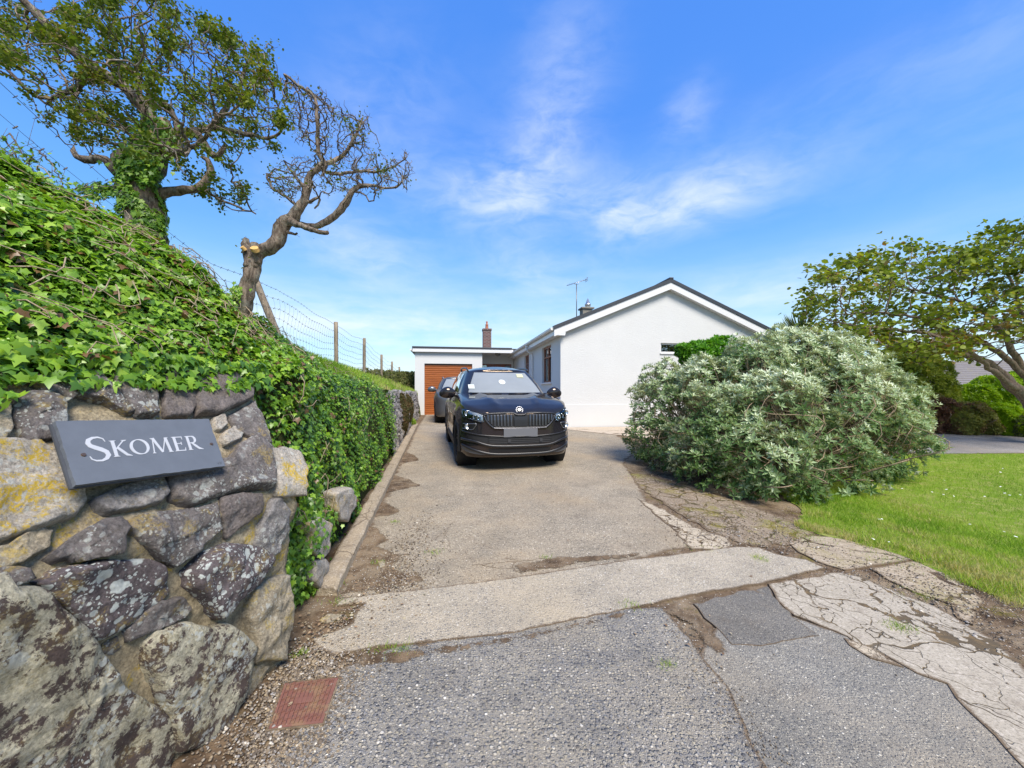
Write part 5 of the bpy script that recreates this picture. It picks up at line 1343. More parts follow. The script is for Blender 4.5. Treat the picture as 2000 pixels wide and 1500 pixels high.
    stick('windscreen_label', -.60, .26, .42, .10, 'sticker'); stick('windscreen_label', .36, .74, .88, .12, 'sticker_yellow'); stick('windscreen_disc', -.03, .44, .63, .12, 'sticker', True)
    return root
CAR_Z = 1.15
car = build_car('parked_suv', 'paint_black', CAR_Z, 'glossy black car with blank grey number plate, nearest on the drive', 'car')
def place_car(root, ax, ay, ang):
    """put the middle of the front axle at ax, ay, nose pointing at the viewer turned by ang"""
    a = ang; root.rotation_euler = (math.atan(.035) if ay < 11 else 0, 0, a)
    fx, fy = math.sin(a), -math.cos(a)          # nose direction
    root.location = (ax + fx * .87, ay + fy * .87, g(ay) - .035 * .87 + .0 if ay < 11 else .34)
place_car(car, -.05, 7.50, R(13))
car2 = build_car('parked_hatchback', 'paint_silver', CAR_Z * .97, 'silver grey car mostly hidden behind the black car in front of the garage', 'car', rich=False)
place_car(car2, -1.92, 14.95, R(11.5))
# ================================================================= PLANTS
IVY_V = [(0, .12, .06), (0, -.22, 0), (.35, -.42, -.02), (.42, -.04, .0), (.68, .20, -.06), (.28, .38, .02), (0, 1.0, -.10), (-.28, .38, .02), (-.68, .20, -.06), (-.42, -.04, 0), (-.35, -.42, -.02)]
IVY_F = [(0, i, i + 1) for i in range(1, 10)] + [(0, 10, 1)]
def lancet(w_=.22, fold=.05): return [(0, 0, 0), (w_, .45, fold), (0, 1, -.08), (-w_, .45, fold)], [(0, 1, 2), (0, 2, 3)]
def bank_n(y, s):
    a, b, c = bank_pt(y, s), bank_pt(y + .04, s), bank_pt(y, s + .03); n = (c - a).cross(b - a); n.normalize()
    return n if n.x > -.3 or n.z > .5 else -n
# --- ivy over the bank and wall top
def ivy_smax(y): return interp(y, [-3, 4.4, 6, 8.5, 9.5], [2.08, 2.03, 1.34, 1.08, 1.0])
P = []; N = []; S = []; Rn = []
random.seed(11)
def try_ivy(n, y0, y1, s0, s1):
    for _ in range(n):
        y = random.uniform(y0, y1); s = random.uniform(s0, s1)
        if s > ivy_smax(y) + noise.noise(Vector((y * 2.5, s * 3, 0))) * .3: continue
        if s < 1 and y < 2.5: continue
        if y > 8.4 - (s - .5) * .4 + noise.noise(Vector((s * 3, y, 5))) * .5: continue
        p = bank_pt(y, s)
        if y > 2.5 and s < .16 and noise.noise(Vector((y * 2.2, 3, s * 2))) < .02 + .2 * (.16 - s): continue
        nn = bank_n(y, s); lump = (noise.noise(p * 2.1) + .02) * .13 + noise.noise(p * 7) * .045
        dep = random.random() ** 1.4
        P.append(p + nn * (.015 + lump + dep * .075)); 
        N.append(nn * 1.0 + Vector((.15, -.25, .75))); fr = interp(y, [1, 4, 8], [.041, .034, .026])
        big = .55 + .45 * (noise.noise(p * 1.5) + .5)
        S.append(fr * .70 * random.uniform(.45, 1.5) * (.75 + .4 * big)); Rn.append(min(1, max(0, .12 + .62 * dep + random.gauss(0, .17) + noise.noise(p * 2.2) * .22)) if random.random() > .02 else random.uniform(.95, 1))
try_ivy(6000, -1.2, .9, 1, 2.1); try_ivy(42000, .9, 3.2, .98, 2.1); try_ivy(26000, 2.4, 5, 0, 2.1); try_ivy(21000, 4.6, 9, 0, 1.9)
# fringe falling over the top of the stone wall
for _ in range(2600):
    y = random.uniform(-1.2, 2.5); dip = .05 + .09 * (noise.noise(Vector((y * 3.1, 1, 0))) + .35) + (.06 if y < 1.35 else 0)
    z = random.uniform(1.60 - max(.0, dip), 1.68); p = Vector((face_x(y, min(z, 1.6)) + .06 + random.uniform(0, .05), y, z))
    P.append(p); N.append(Vector((1, -.2, .5))); S.append(random.uniform(.022, .046)); Rn.append(random.uniform(.2, .9))
# ivy creeping round the corner of the wall and down its end
for _ in range(2600):
    z = random.uniform(.05, 1.6); ye = yend(z); q = random.random()
    y = ye + .02 + q * .35; x = face_x(ye, z) - .02 - q * .22 + noise.noise(Vector((y * 5, z * 5, 0))) * .03
    P.append(Vector((x, y, z))); N.append(Vector((.7, -.5, .5))); S.append(random.uniform(.022, .042)); Rn.append(random.uniform(.1, .85))
# hanging trails near the foot
for x0, y0, z0, ln in ((-1.36, 2.72, .75, .62), (-1.42, 2.9, .6, .5), (-1.36, 2.62, .55, .5), (-1.52, 3.3, .5, .32)):
    for _ in range(260):
        k = random.random(); P.append(Vector((x0 - .08 + random.gauss(0, .035) + .04 * math.sin(k * 5), y0 + random.gauss(0, .06), z0 - k * ln))); N.append(Vector((.8, -.6, .4))); S.append(random.uniform(.02, .035)); Rn.append(random.uniform(.15, .8))
down = np.array([[.15 + random.gauss(0, .35), -.35 + random.gauss(0, .35), -1] for _ in P]) 
N = [n.normalized() for n in N]
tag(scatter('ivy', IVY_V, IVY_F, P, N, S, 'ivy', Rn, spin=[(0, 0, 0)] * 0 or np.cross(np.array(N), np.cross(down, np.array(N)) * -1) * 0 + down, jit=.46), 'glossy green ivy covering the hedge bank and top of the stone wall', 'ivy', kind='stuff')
# dry stems caught in the ivy
tb = Tubes(); random.seed(5)
for _ in range(190):
    y = random.choice([random.uniform(.6, 3.6), random.uniform(1.4, 3.0), random.uniform(2.4, 6)]); s = random.uniform(1.05, 1.95) if random.random() < .8 else random.uniform(.2, 1); dy = random.uniform(-.5, .5); ds = random.uniform(-.12, .12); L_ = random.uniform(.3, 1)
    if s < 1 and y < 2.6: continue
    pts = []
    for k in range(6):
        q = k / 5; p = bank_pt(y + dy * q * L_, min(2, s + ds * q + .03 * math.sin(q * 7 + y))); pts.append(p + bank_n(y, s) * (.10 + .05 * math.sin(q * 3.1) + max(0, noise.noise(p * 2.1)) * .12) + Vector((0, 0, random.uniform(-.01, .01))))
    tb.add(pts, random.uniform(.0014, .0036), 4, caps=False)
tag(tb.obj('dry_stems', 'dry_stem'), 'pale dry stems tangled through the ivy on the bank', 'stems', kind='stuff')

# --- grass helper
GB_V = [(-.05, 0, 0), (.05, 0, 0), (.03, .55, .10), (-.03, .55, .10), (0, 1, .32)]; GB_F = [(0, 1, 2), (0, 2, 3), (3, 2, 4)]
def grass(name, P, S, label, mat='grass_blade', jit=.0, lean=.35, rnd=None):
    n = len(P); D = rng.normal(0, lean, (n, 3)); D[:, 2] = 1          # tip direction
    Nn = np.column_stack([rng.normal(0, 1, n), rng.normal(0, 1, n), rng.normal(0, .1, n)])
    return tag(scatter(name, GB_V, GB_F, P, Nn, S, mat, rnd if rnd is not None else rng.random(n), spin=D, jit=0), label, 'grass', kind='stuff')
def scatter_y(P_, Nn, S, D, name, mat, rnd, tv, tf): pass
P = []; S = []; Rn = []; random.seed(21)
for _ in range(30000):
    y = random.uniform(3.6, 20) if random.random() < .35 else random.uniform(4.2, 10); lo_ = interp(y, [3.6, 6, 8.5, 9.5, 20], [1.9, 1.45, 1.0, .85, .9]); s = random.uniform(lo_, 2.35)
    if random.random() > .8 and s < 1.4: continue
    p = bank_pt(y, s); P.append(p - Vector((0, 0, .01))); S.append(random.uniform(.05, .17) * (1.25 if s > 1.7 else .9)); Rn.append(min(1, max(0, .5 + .35 * noise.noise(p * 2) * 2 + random.gauss(0, .18) + (.18 if y > 8 else 0))))
grass('long_grass', P, S, 'long grass along the top of the hedge bank', rnd=np.array(Rn))
# --- lawn blades, daisies
P = []; S = []; Rn = []
poly_ok = lambda x, y: x > interp(y, [-3, 1.5, 2.7, 2.97, 3.37, 3.69, 3.98, 4.15, 4.6, 7.5, 8.2], [3.9, 3.7, 3.57, 3.54, 3.55, 3.4, 3.2, 3.08, 3.5, 4.3, 4.5]) + .16 * noise.noise(Vector((x * 5, y * 5, 0))) - .03
while len(P) < 88000:
    y = random.uniform(1.4, 8.15); x = random.uniform(2.9, 5) if random.random() < .45 else random.uniform(2.9, 11.5)
    if x > y * 1.5 + .5 or not poly_ok(x, y): continue
    edge = noise.noise(Vector((x * 2.3, y * 2.3, 4))) + (.25 if x < 3.9 else 0); P.append(Vector((x, y, g(y) + .015))); S.append(random.uniform(.022, .05) * (1.5 if edge > .35 and x < 4.6 else 1)); Rn.append(min(1, max(0, .50 + .75 * noise.noise(Vector((x * .9, y * .9, 2))) + random.gauss(0, .17) + (.4 if noise.noise(Vector((x * 2.4, y * 2.4, 8))) > .12 and x < 4.6 else 0) + (.3 if x < 4.1 and random.random() < .4 else 0))))
grass('lawn_grass', P, S, 'short bright green grass of the front lawn', rnd=np.array(Rn), lean=.5)
DV = [(0, 0, .01)] + [(math.cos(a) * 1, math.sin(a) * 1, 0) for a in np.linspace(0, 2 * math.pi, 9)[:-1]]; DF = [(0, i, i % 8 + 1) for i in range(1, 9)]
P = [];
while len(P) < 60:
    y = random.uniform(2.0, 7.5); x = random.uniform(3.2, 9)
    if poly_ok(x - .15, y) and x < y * 1.4: P.append(Vector((x, y, g(y) + .055)))
tag(scatter('daisies', DV, DF, P, [(0, 0, 1)] * len(P), rng.uniform(.008, .014, len(P)), 'daisy', rng.random(len(P)), jit=.25), 'small white daisies dotted over the lawn', 'daisies', kind='stuff')

# --- space colonisation: branches that grow into a crown volume
def grow(limbs, attract, step=.07, infl=.5, kill=.12, iters=120, wander=.35, bias=(0, 0, 0), seed=1, maxn=9000):
    r_ = np.random.default_rng(seed); nodes = []; par = []; fixed = {}
    for li, (pts, rads, parent_ref) in enumerate(limbs):
        pts = catmull([tuple(p) for p in pts], max(4, int(sum((Vector(a) - Vector(b)).length for a, b in zip(pts, pts[1:])) / step)))
        # root on the nearest existing node
        prev = -1
        if nodes: prev = int(np.argmin(np.linalg.norm(np.array(nodes) - pts[0], axis=1)))
        for k, p in enumerate(pts):
            if k == 0 and prev >= 0 and np.linalg.norm(nodes[prev] - p) < step * .4: continue
            nodes.append(p + r_.normal(0, step * .10, 3) * (1 if k else 0)); par.append(prev); prev = len(nodes) - 1
            fixed[prev] = float(np.interp(k / (len(pts) - 1), np.linspace(0, 1, len(rads)), rads))
    A = np.array(attract, float); n0 = len(nodes); alive = np.ones(len(A), bool)
    nodes = [np.array(x) for x in nodes]
    near = np.full(len(A), -1); nd = np.full(len(A), 1e9)
    def upd(lo):
        Nn = np.array(nodes[lo:])
        if len(Nn) == 0: return
        d = np.linalg.norm(A[:, None, :] - Nn[None, :, :], axis=2); j = d.argmin(1); m = d[np.arange(len(A)), j]
        b = m < nd; nd[b] = m[b]; near[b] = j[b] + lo
    for c0 in range(0, len(nodes), 400):
        Nn = np.array(nodes[c0:c0 + 400]); d = np.linalg.norm(A[:, None, :] - Nn[None, :, :], axis=2); j = d.argmin(1); m = d[np.arange(len(A)), j]
        b = m < nd; nd[b] = m[b]; near[b] = j[b] + c0
    for it in range(iters):
        act = alive & (nd < infl); alive &= nd > kill
        act &= alive
        if not act.any(): 
            infl *= 1.3
            if infl > 3: break
            continue
        lo = len(nodes); grp = {}
        idx = np.where(act)[0]
        for a in idx: grp.setdefault(near[a], []).append(a)
        for nidx, al in grp.items():
            d = (A[al] - nodes[nidx]); d /= np.linalg.norm(d, axis=1)[:, None]; d = d.mean(0) + r_.normal(0, wander, 3) + np.array(bias); d /= np.linalg.norm(d) + 1e-9
            if par[nidx] >= 0:
                pd = nodes[nidx] - nodes[par[nidx]]; pd /= np.linalg.norm(pd) + 1e-9; d = d + pd * .35; d /= np.linalg.norm(d)
            nodes.append(nodes[nidx] + d * step); par.append(nidx)
        upd(lo)
        if len(nodes) > maxn: break
    n = len(nodes); cnt = np.zeros(n); kids = [[] for _ in range(n)]
    for i in range(n):
        if par[i] >= 0: kids[par[i]].append(i)
    for i in range(n - 1, -1, -1):
        cnt[i] += 1
        if par[i] >= 0: cnt[par[i]] += cnt[i]
    return nodes, par, kids, cnt, fixed
def tree_mesh(tr, name, mat, parent, r0=.0035, p=.42, rough=.0, big=.02, scale_fix=1):
    nodes, par, kids, cnt, fixed = tr; rad = [max(fixed.get(i, 0) * scale_fix, min(r0 * cnt[i] ** p, .05 if i not in fixed else 9)) for i in range(len(nodes))]
    tb = Tubes(); seen = set()
    starts = [(i, None) for i in range(len(nodes)) if par[i] < 0]
    st = list(starts)
    while st:
        i, pa = st.pop(); chain = ([pa] if pa is not None else []) + [i]; c = i
        while kids[c]:
            ks = sorted(kids[c], key=lambda q: -(rad[q] + (1 if q in fixed and c in fixed and q == c + 1 else 0))); 
            for o in ks[1:]: st.append((o, c))
            c = ks[0]; chain.append(c)
        if len(chain) < 2: continue
        rr = [rad[q] for q in chain]
        if pa is not None: rr[0] = min(rr[0], rr[1] * 1.15)
        mx = max(rr); tb.add([nodes[q] for q in chain], rr, 14 if mx > .08 else 8 if mx > .025 else 5 if mx > .01 else 4, rough=rough if mx > .03 else 0, caps=mx > .02)
    o = tb.obj(name, mat, parent); return o, rad
def in_poly(x, y, poly):
    c = False; n = len(poly)
    for i in range(n):
        (x1, y1), (x2, y2) = poly[i], poly[(i + 1) % n]
        if (y1 > y) != (y2 > y) and x < (x2 - x1) * (y - y1) / (y2 - y1) + x1: c = not c
    return c
def crown_points(n, poly, d0, dr, seed, dens=None):
    r_ = random.Random(seed); out = []; xs = [p[0] for p in poly]; ys_ = [p[1] for p in poly]
    while len(out) < n:
        px, py = r_.uniform(min(xs), max(xs)), r_.uniform(min(ys_), max(ys_))
        if not in_poly(px, py, poly): continue
        if dens and r_.random() > dens(px, py): continue
        out.append(tuple(P3(px, py, d0 + r_.gauss(0, dr))))
    return out
def leaf_cluster(nodes, kids, cnt, keep, per, spread, rnd_=random):
    P = []; 
    for i in range(len(nodes)):
        if cnt[i] <= 5 and keep(nodes[i]):
            for _ in range(per): P.append(Vector(nodes[i]) + Vector((rnd_.gauss(0, spread), rnd_.gauss(0, spread), rnd_.gauss(0, spread))))
    return P

# --- the big wind-bent hawthorn, ivy on its trunk
D1 = 3.55
q = lambda px, py, dd=0: P3(px, py, D1 + dd)
limbs = [
 ([q(285, 500), q(280, 440), q(276, 390), q(272, 350), q(285, 310)], [.17, .155, .145, .14, .12], None),
 ([q(272, 360), q(245, 335), q(238, 310), q(245, 290), q(238, 283)], [.10, .085, .075, .06, .03], None),
 ([q(280, 340), q(315, 290, .1), q(325, 262, .1), q(318, 240, .1)], [.12, .10, .085, .06], None),
 ([q(315, 285), q(300, 245), q(278, 205, -.05), q(235, 165, -.1), q(180, 130, -.2), q(140, 95, -.25), q(75, 30, -.35), q(20, -20, -.45)], [.075, .055, .045, .042, .038, .034, .03, .022], None),
 ([q(240, 320), q(262, 298), q(298, 290), q(300, 268), q(282, 250), q(285, 215), q(272, 185), q(272, 150), q(240, 128)], [.06, .045, .04, .034, .03, .028, .024, .02, .014], None),
 ([q(225, 335), q(212, 318), q(192, 308), q(170, 312), q(148, 308), q(142, 294)], [.05, .035, .03, .03, .026, .02], None),
 ([q(320, 275, .1), q(352, 258, .15), q(385, 265, .2), q(405, 295, .2), q(425, 305, .2), q(440, 280, .2)], [.05, .042, .038, .034, .03, .02], None),
 ([q(330, 265, .1), q(380, 255, .3), q(430, 250, .3), q(470, 262, .3), q(520, 268, .3), q(545, 262, .3)], [.05, .034, .03, .024, .018, .012], None),
 ([q(300, 380), q(345, 372, .1), q(385, 368, .15), q(410, 345, .2), q(408, 320, .2), q(395, 305, .2)], [.055, .042, .036, .034, .03, .018], None),
 ([q(330, 300), q(350, 260, .35), q(330, 210, .4), q(300, 190, .4)], [.045, .038, .03, .02], None),
 ([q(318, 300, -.1), q(345, 298, -.15), q(370, 290, -.2), q(382, 284, -.2)], [.04, .03, .025, .016], None),
 ([q(425, 240, .2), q(440, 210, .2), q(465, 170, .25), q(480, 130, .3), q(500, 100, .3)], [.026, .024, .02, .014, .01], None),
 ([q(395, 368, .15), q(430, 390, .1), q(465, 405, .1), q(500, 418, .1)], [.016, .012, .01, .006], None),
 ([q(180, 130, -.2), q(150, 170, 0), q(110, 190, .1)], [.02, .014, .008], None),
]
poly1 = [(-60, -60), (60, 10), (130, 5), (210, -20), (330, -15), (400, 30), (470, 75), (530, 100), (548, 130), (560, 165), (540, 200), (565, 250), (540, 285), (500, 290), (450, 275), (470, 330), (500, 360), (490, 415), (430, 400), (380, 385), (350, 345), (330, 330), (260, 300), (225, 320), (180, 285), (100, 270), (70, 215), (30, 165), (-60, 150)]
dens1 = lambda px, py: (.25 if py > 300 else 1) * (.55 if px < 120 and py > 120 else 1)
att = crown_points(1750, poly1, D1, .42, 4, dens1)
tr1 = grow(limbs, att, .055, .38, .085, 60, .42, bias=(-.02, 0, .03), seed=3, maxn=8000)
def spurs(tr, lim, prob, ln, r_, seed):
    nodes, par, kids, cnt, fixed = tr; rr = random.Random(seed); tb = Tubes()
    for i in range(len(nodes)):
        if cnt[i] > lim or par[i] < 0 or rr.random() > prob: continue
        p = Vector(nodes[i]); ax = (p - Vector(nodes[par[i]])).normalized(); d = (ax * .5 + Vector((rr.gauss(0, 1), rr.gauss(0, 1), rr.gauss(0, 1))).normalized()).normalized(); L_ = ln * rr.uniform(.4, 1.4)
        tb.add([p, p + d * L_ * .5 + Vector((0, 0, rr.gauss(0, .003))), p + d * L_], [r_, r_ * .8, r_ * .5], 3, caps=False)
    return tb
t1 = empty('hawthorn_tree', tuple(P3(285, 500, D1)), 0, 'wind-bent leafy hawthorn with ivy climbing its trunk, leftmost on the bank', 'tree')
o, _ = tree_mesh(tr1, 'trunk', 'bark_tree', t1, .0019, .40, rough=.35); o.matrix_parent_inverse = t1.matrix_basis.inverted(); o.name = 'trunk'
o = spurs(tr1, 40, .5, .045, .0022, 1).obj('twigs', 'bark_twig', t1); o.matrix_parent_inverse = t1.matrix_basis.inverted(); tag(o, kind='stuff')
random.seed(8)
P = leaf_cluster(tr1[0], tr1[2], tr1[3], lambda p: noise.noise(Vector(p) * 2.6) > -.28 and (1000 + p[0] / p[1] * F) < 590, 50, .030)
P = [p for p in P if noise.noise(Vector((p.x + .8 * p.z, p.y, p.z * 1.9 - .6 * p.x)) * 2.9) + .55 * noise.noise(p * 8) > .08]
TL_V = [(0, 0, 0), (.34, .35, .06), (.30, .75, .0), (0, 1, -.05), (-.30, .75, 0), (-.34, .35, .06)]; TL_F = [(0, 1, 2), (0, 2, 3), (0, 3, 4), (0, 4, 5)]
o = scatter('crown', TL_V, TL_F, P, [(0, 0, 1)] * len(P), rng.uniform(.016, .036, len(P)), 'thorn_leaf', np.clip(rng.normal(.5, .2, len(P)) + np.array([noise.noise(p * 2) * .4 for p in P]), 0, 1), parent=t1, jit=.8); o.matrix_parent_inverse = t1.matrix_basis.inverted()
P = []; N = []
for _ in range(1700):
    k = random.random(); a = random.uniform(-2.3, .5); c = P3(285 - 12 * k, 500 - 175 * k, D1)
    if noise.noise(Vector((a * 1.4, k * 4, 2))) < -.12: continue
    r_ = lerp(.165, .14, k) + random.uniform(.0, .03); P.append(c + Vector((math.cos(a) * r_, math.sin(a) * r_, random.uniform(-.03, .03)))); N.append(Vector((math.cos(a), math.sin(a), .5)))
for _ in range(900):
    k = random.random(); c = P3(lerp(275, 315, k), lerp(340, 262, k), D1 - .08); P.append(c + Vector((random.gauss(0, .09), random.uniform(-.12, 0), random.gauss(0, .08)))); N.append(Vector((.3, -1, .5)))
for _ in range(260): P.append(P3(random.gauss(195, 22), random.gauss(372, 9), D1 - .1)); N.append(Vector((0, -1, .6)))
o = scatter('climbing_ivy', IVY_V, IVY_F, P, N, rng.uniform(.022, .042, len(P)), 'ivy_tree', rng.random(len(P)), parent=t1, spin=[(random.gauss(0, .4), random.gauss(0, .4), -1) for _ in P], jit=.4); o.matrix_parent_inverse = t1.matrix_basis.inverted()

# --- the lopped thorn leaning out to the right, almost bare
D2 = 3.32
q = lambda px, py, dd=0: P3(px, py, D2 + dd)
limbs = [
 ([q(462, 668), q(470, 620), q(478, 580), q(490, 535), q(500, 500), q(515, 488), q(530, 485), q(545, 465), q(553, 440), q(575, 425)], [.115, .10, .097, .093, .09, .082, .08, .08, .076, .06], None),
 ([q(492, 520), q(486, 495), q(480, 478), q(481, 466)], [.10, .085, .07, .03], None),
 ([q(500, 510), q(498, 485), q(494, 476)], [.08, .06, .05], None),
 ([q(550, 445), q(543, 432), q(545, 428)], [.05, .04, .03], None),
 ([q(570, 430), q(590, 400), q(600, 370), q(605, 345), q(618, 332), q(635, 318), q(638, 325)], [.075, .06, .055, .05, .04, .032, .02], None),
 ([q(565, 430), q(590, 442, -.1), q(615, 450, -.15), q(640, 455, -.15)], [.05, .035, .03, .022], None),
 ([q(570, 435, .05), q(600, 440, .1), q(625, 440, .1), q(645, 428, .1), q(670, 405, .1), q(680, 385, .1), q(700, 365, .1), q(720, 362, .1), q(760, 368, .1), q(785, 358, .1)], [.03, .035, .04, .045, .042, .036, .026, .018, .012, .007], None),
 ([q(635, 320), q(660, 310, .1), q(680, 290, .1), q(695, 265, .1), q(705, 240, .15), q(708, 232, .15)], [.03, .028, .024, .02, .016, .01], None),
 ([q(635, 320), q(622, 300), q(620, 260), q(618, 210), q(610, 185), q(580, 165), q(555, 145)], [.02, .017, .015, .014, .011, .008, .005], None),
 ([q(632, 335), q(665, 340, .1), q(700, 335, .2), q(740, 335, .2), q(770, 325, .2), q(795, 305, .2)], [.022, .02, .017, .013, .009, .005], None),
 ([q(598, 365), q(585, 355), q(570, 335), q(555, 315)], [.024, .018, .014, .008], None),
 ([q(605, 395), q(620, 385), q(628, 388), q(615, 408)], [.022, .016, .014, .01], None),
 ([q(565, 455), q(575, 458), q(582, 456)], [.02, .016, .012], None),
 ([q(695, 375, .1), q(712, 378, .1), q(722, 395, .1), q(730, 393, .1)], [.014, .01, .008, .005], None),
 ([q(590, 410), q(560, 385), q(530, 365, .1), q(520, 340, .2)], [.014, .012, .009, .006], None),
]
poly2 = [(552, 150), (575, 150), (600, 175), (625, 160), (640, 190), (690, 215), (722, 222), (728, 260), (715, 290), (760, 310), (800, 290), (806, 345), (790, 370), (740, 372), (700, 385), (660, 375), (620, 372), (590, 380), (560, 400), (545, 385), (525, 370), (520, 330), (560, 310), (600, 300), (560, 260), (545, 200)]
att = crown_points(900, poly2, D2 + .1, .24, 9)
tr2 = grow([(a, [x * .70 for x in b], c) for a, b, c in limbs], att, .036, .26, .05, 60, .5, bias=(.05, 0, .08), seed=5, maxn=5200)
t2 = empty('lopped_tree', tuple(P3(462, 660, D2)), 0, 'nearly bare leaning thorn tree with sawn pale stubs beside the tilted fence post', 'tree')
o, _ = tree_mesh(tr2, 'trunk', 'bark_tree', t2, .0019, .36, rough=.35); o.matrix_parent_inverse = t2.matrix_basis.inverted()
for (px, py, r_, dx) in ((475, 485, .020, -.02), (498, 487, .034, .02)):
    c = P3(px, py, D2 - .075); bmq = bmesh.new(); bmesh.ops.create_cone(bmq, segments=18, radius1=r_ * .84, radius2=r_ * .8, depth=.03, cap_ends=True)
    for v in bmq.verts: v.co.x *= 1.15; v.co += v.co.normalized() * noise.noise(v.co * 40) * .006
    d = Vector((-.35 if dx < 0 else .15, -.8, .75)).normalized(); bmesh.ops.transform(bmq, matrix=Matrix.Translation(c) @ d.to_track_quat('Z', 'Y').to_matrix().to_4x4(), verts=bmq.verts[:])
    o = bm_obj('sawn_end', bmq, 'cut_wood', t2); o.matrix_parent_inverse = t2.matrix_basis.inverted()
o = spurs(tr2, 60, .75, .04, .0020, 2).obj('twigs', 'bark_twig', t2); o.matrix_parent_inverse = t2.matrix_basis.inverted(); tag(o, kind='stuff')
random.seed(9)
P = leaf_cluster(tr2[0], tr2[2], tr2[3], lambda p: noise.noise(Vector(p) * 4) > (.28 if 1000 + p[0] / p[1] * F > 575 else -.2), 4, .03)
o = scatter('crown', TL_V, TL_F, P, [(0, 0, 1)] * len(P), rng.uniform(.012, .026, len(P)), 'thorn_leaf', rng.random(len(P)), parent=t2, jit=.8); o.matrix_parent_inverse = t2.matrix_basis.inverted()
P = [P3(random.gauss(462, 8), random.gauss(572, 10), D2 - .11) for _ in range(60)] + [P3(random.gauss(463, 14), random.gauss(652, 14), D2 - .12) for _ in range(220)]
o = scatter('climbing_ivy', IVY_V, IVY_F, P, [Vector((.2, -1, .4))] * len(P), rng.uniform(.02, .036, len(P)), 'ivy_tree', rng.random(len(P)), parent=t2, spin=[(0, 0, -1)] * len(P), jit=.5); o.matrix_parent_inverse = t2.matrix_basis.inverted()

# --- the wind-swept tree on the right
D3 = 9.3
q = lambda px, py, dd=0: P3(px, py, D3 + dd)
limbs = [
 ([q(2075, 872), q(2050, 835), q(2010, 785), q(1985, 760), q(1960, 735), q(1930, 710), q(1890, 695), q(1850, 683), q(1800, 672)], [.26, .24, .21, .185, .15, .11, .08, .055, .03], None),
 ([q(2040, 825, .2), q(2010, 745, .3), q(1980, 690, .3), q(1955, 645, .3), q(1920, 610, .3), q(1880, 590, .3), q(1820, 575, .3), q(1760, 560, .3)], [.17, .14, .12, .10, .08, .055, .04, .02], None),
 ([q(2000, 735, .2), q(1960, 695, .2), q(1900, 660, .1), q(1850, 640, 0), q(1790, 620, 0), q(1720, 612, 0), q(1660, 612, 0)], [.10, .10, .085, .065, .05, .035, .018], None),
 ([q(1985, 760, -.3), q(1930, 715, -.4), q(1880, 680, -.4), q(1820, 655, -.5), q(1760, 645, -.5), q(1700, 640, -.5), q(1630, 630, -.4)], [.10, .085, .065, .05, .04, .03, .015], None),
 ([q(2050, 800, .3), q(2040, 700, .5), q(2000, 620, .5), q(1980, 560, .5), q(1960, 510, .5)], [.16, .12, .08, .05, .03], None),
 ([q(2060, 800, .3), q(2100, 700, .3), q(2130, 600, .3), q(2160, 540, .3)], [.15, .11, .07, .04], None),
]
poly3 = [(1556, 600), (1580, 560), (1590, 520), (1640, 510), (1700, 478), (1760, 476), (1840, 480), (1900, 492), (1915, 445), (1960, 448), (2060, 430), (2200, 470), (2330, 560), (2330, 680), (2200, 730), (2080, 690), (1960, 670), (1900, 700), (1840, 702), (1790, 715), (1735, 690), (1700, 680), (1640, 668), (1600, 655), (1575, 645)]
att = crown_points(2000, poly3, D3, .9, 12)
tr3 = grow([(a, [x * (.72 if i == 0 else .62) for x in b], c) for i, (a, b, c) in enumerate(limbs)], att, .14, .95, .24, 60, .35, bias=(-.25, 0, .02), seed=8, maxn=6500)
t3 = empty('windswept_tree', tuple(P3(2075, 872, D3)), 0, 'windswept broadleaf tree with brown-green leaves leaning in from the right edge', 'tree')
o, _ = tree_mesh(tr3, 'trunk', 'bark_right', t3, .0042, .37, rough=.12); o.matrix_parent_inverse = t3.matrix_basis.inverted()
random.seed(10)
P = leaf_cluster(tr3[0], tr3[2], tr3[3], lambda p: noise.noise(Vector(p) * 1.3) > -.40, 27, .12)
P = [p for p in P if noise.noise(Vector((p.x * 1.5, p.y * 1.5, p.z * 4.2))) + .5 * noise.noise(p * 5) > .03]
low_ = np.array([1 if (765 - (p.z - 1.5) * F / p.y * -1) else 0 for p in P])
rn = np.clip(np.array([.38 + noise.noise(p * .9) * .55 + (.28 if p.z < 2.9 else 0) * random.random() + random.gauss(0, .16) for p in P]), 0, 1)
o = scatter('crown', TL_V, TL_F, P, [(0, 0, 1)] * len(P), rng.uniform(.07, .135, len(P)), 'maple_leaf', rn, parent=t3, spin=[(-1 + random.gauss(0, .6), random.gauss(0, .6), random.gauss(-.1, .5)) for _ in P], jit=.7); o.matrix_parent_inverse = t3.matrix_basis.inverted()

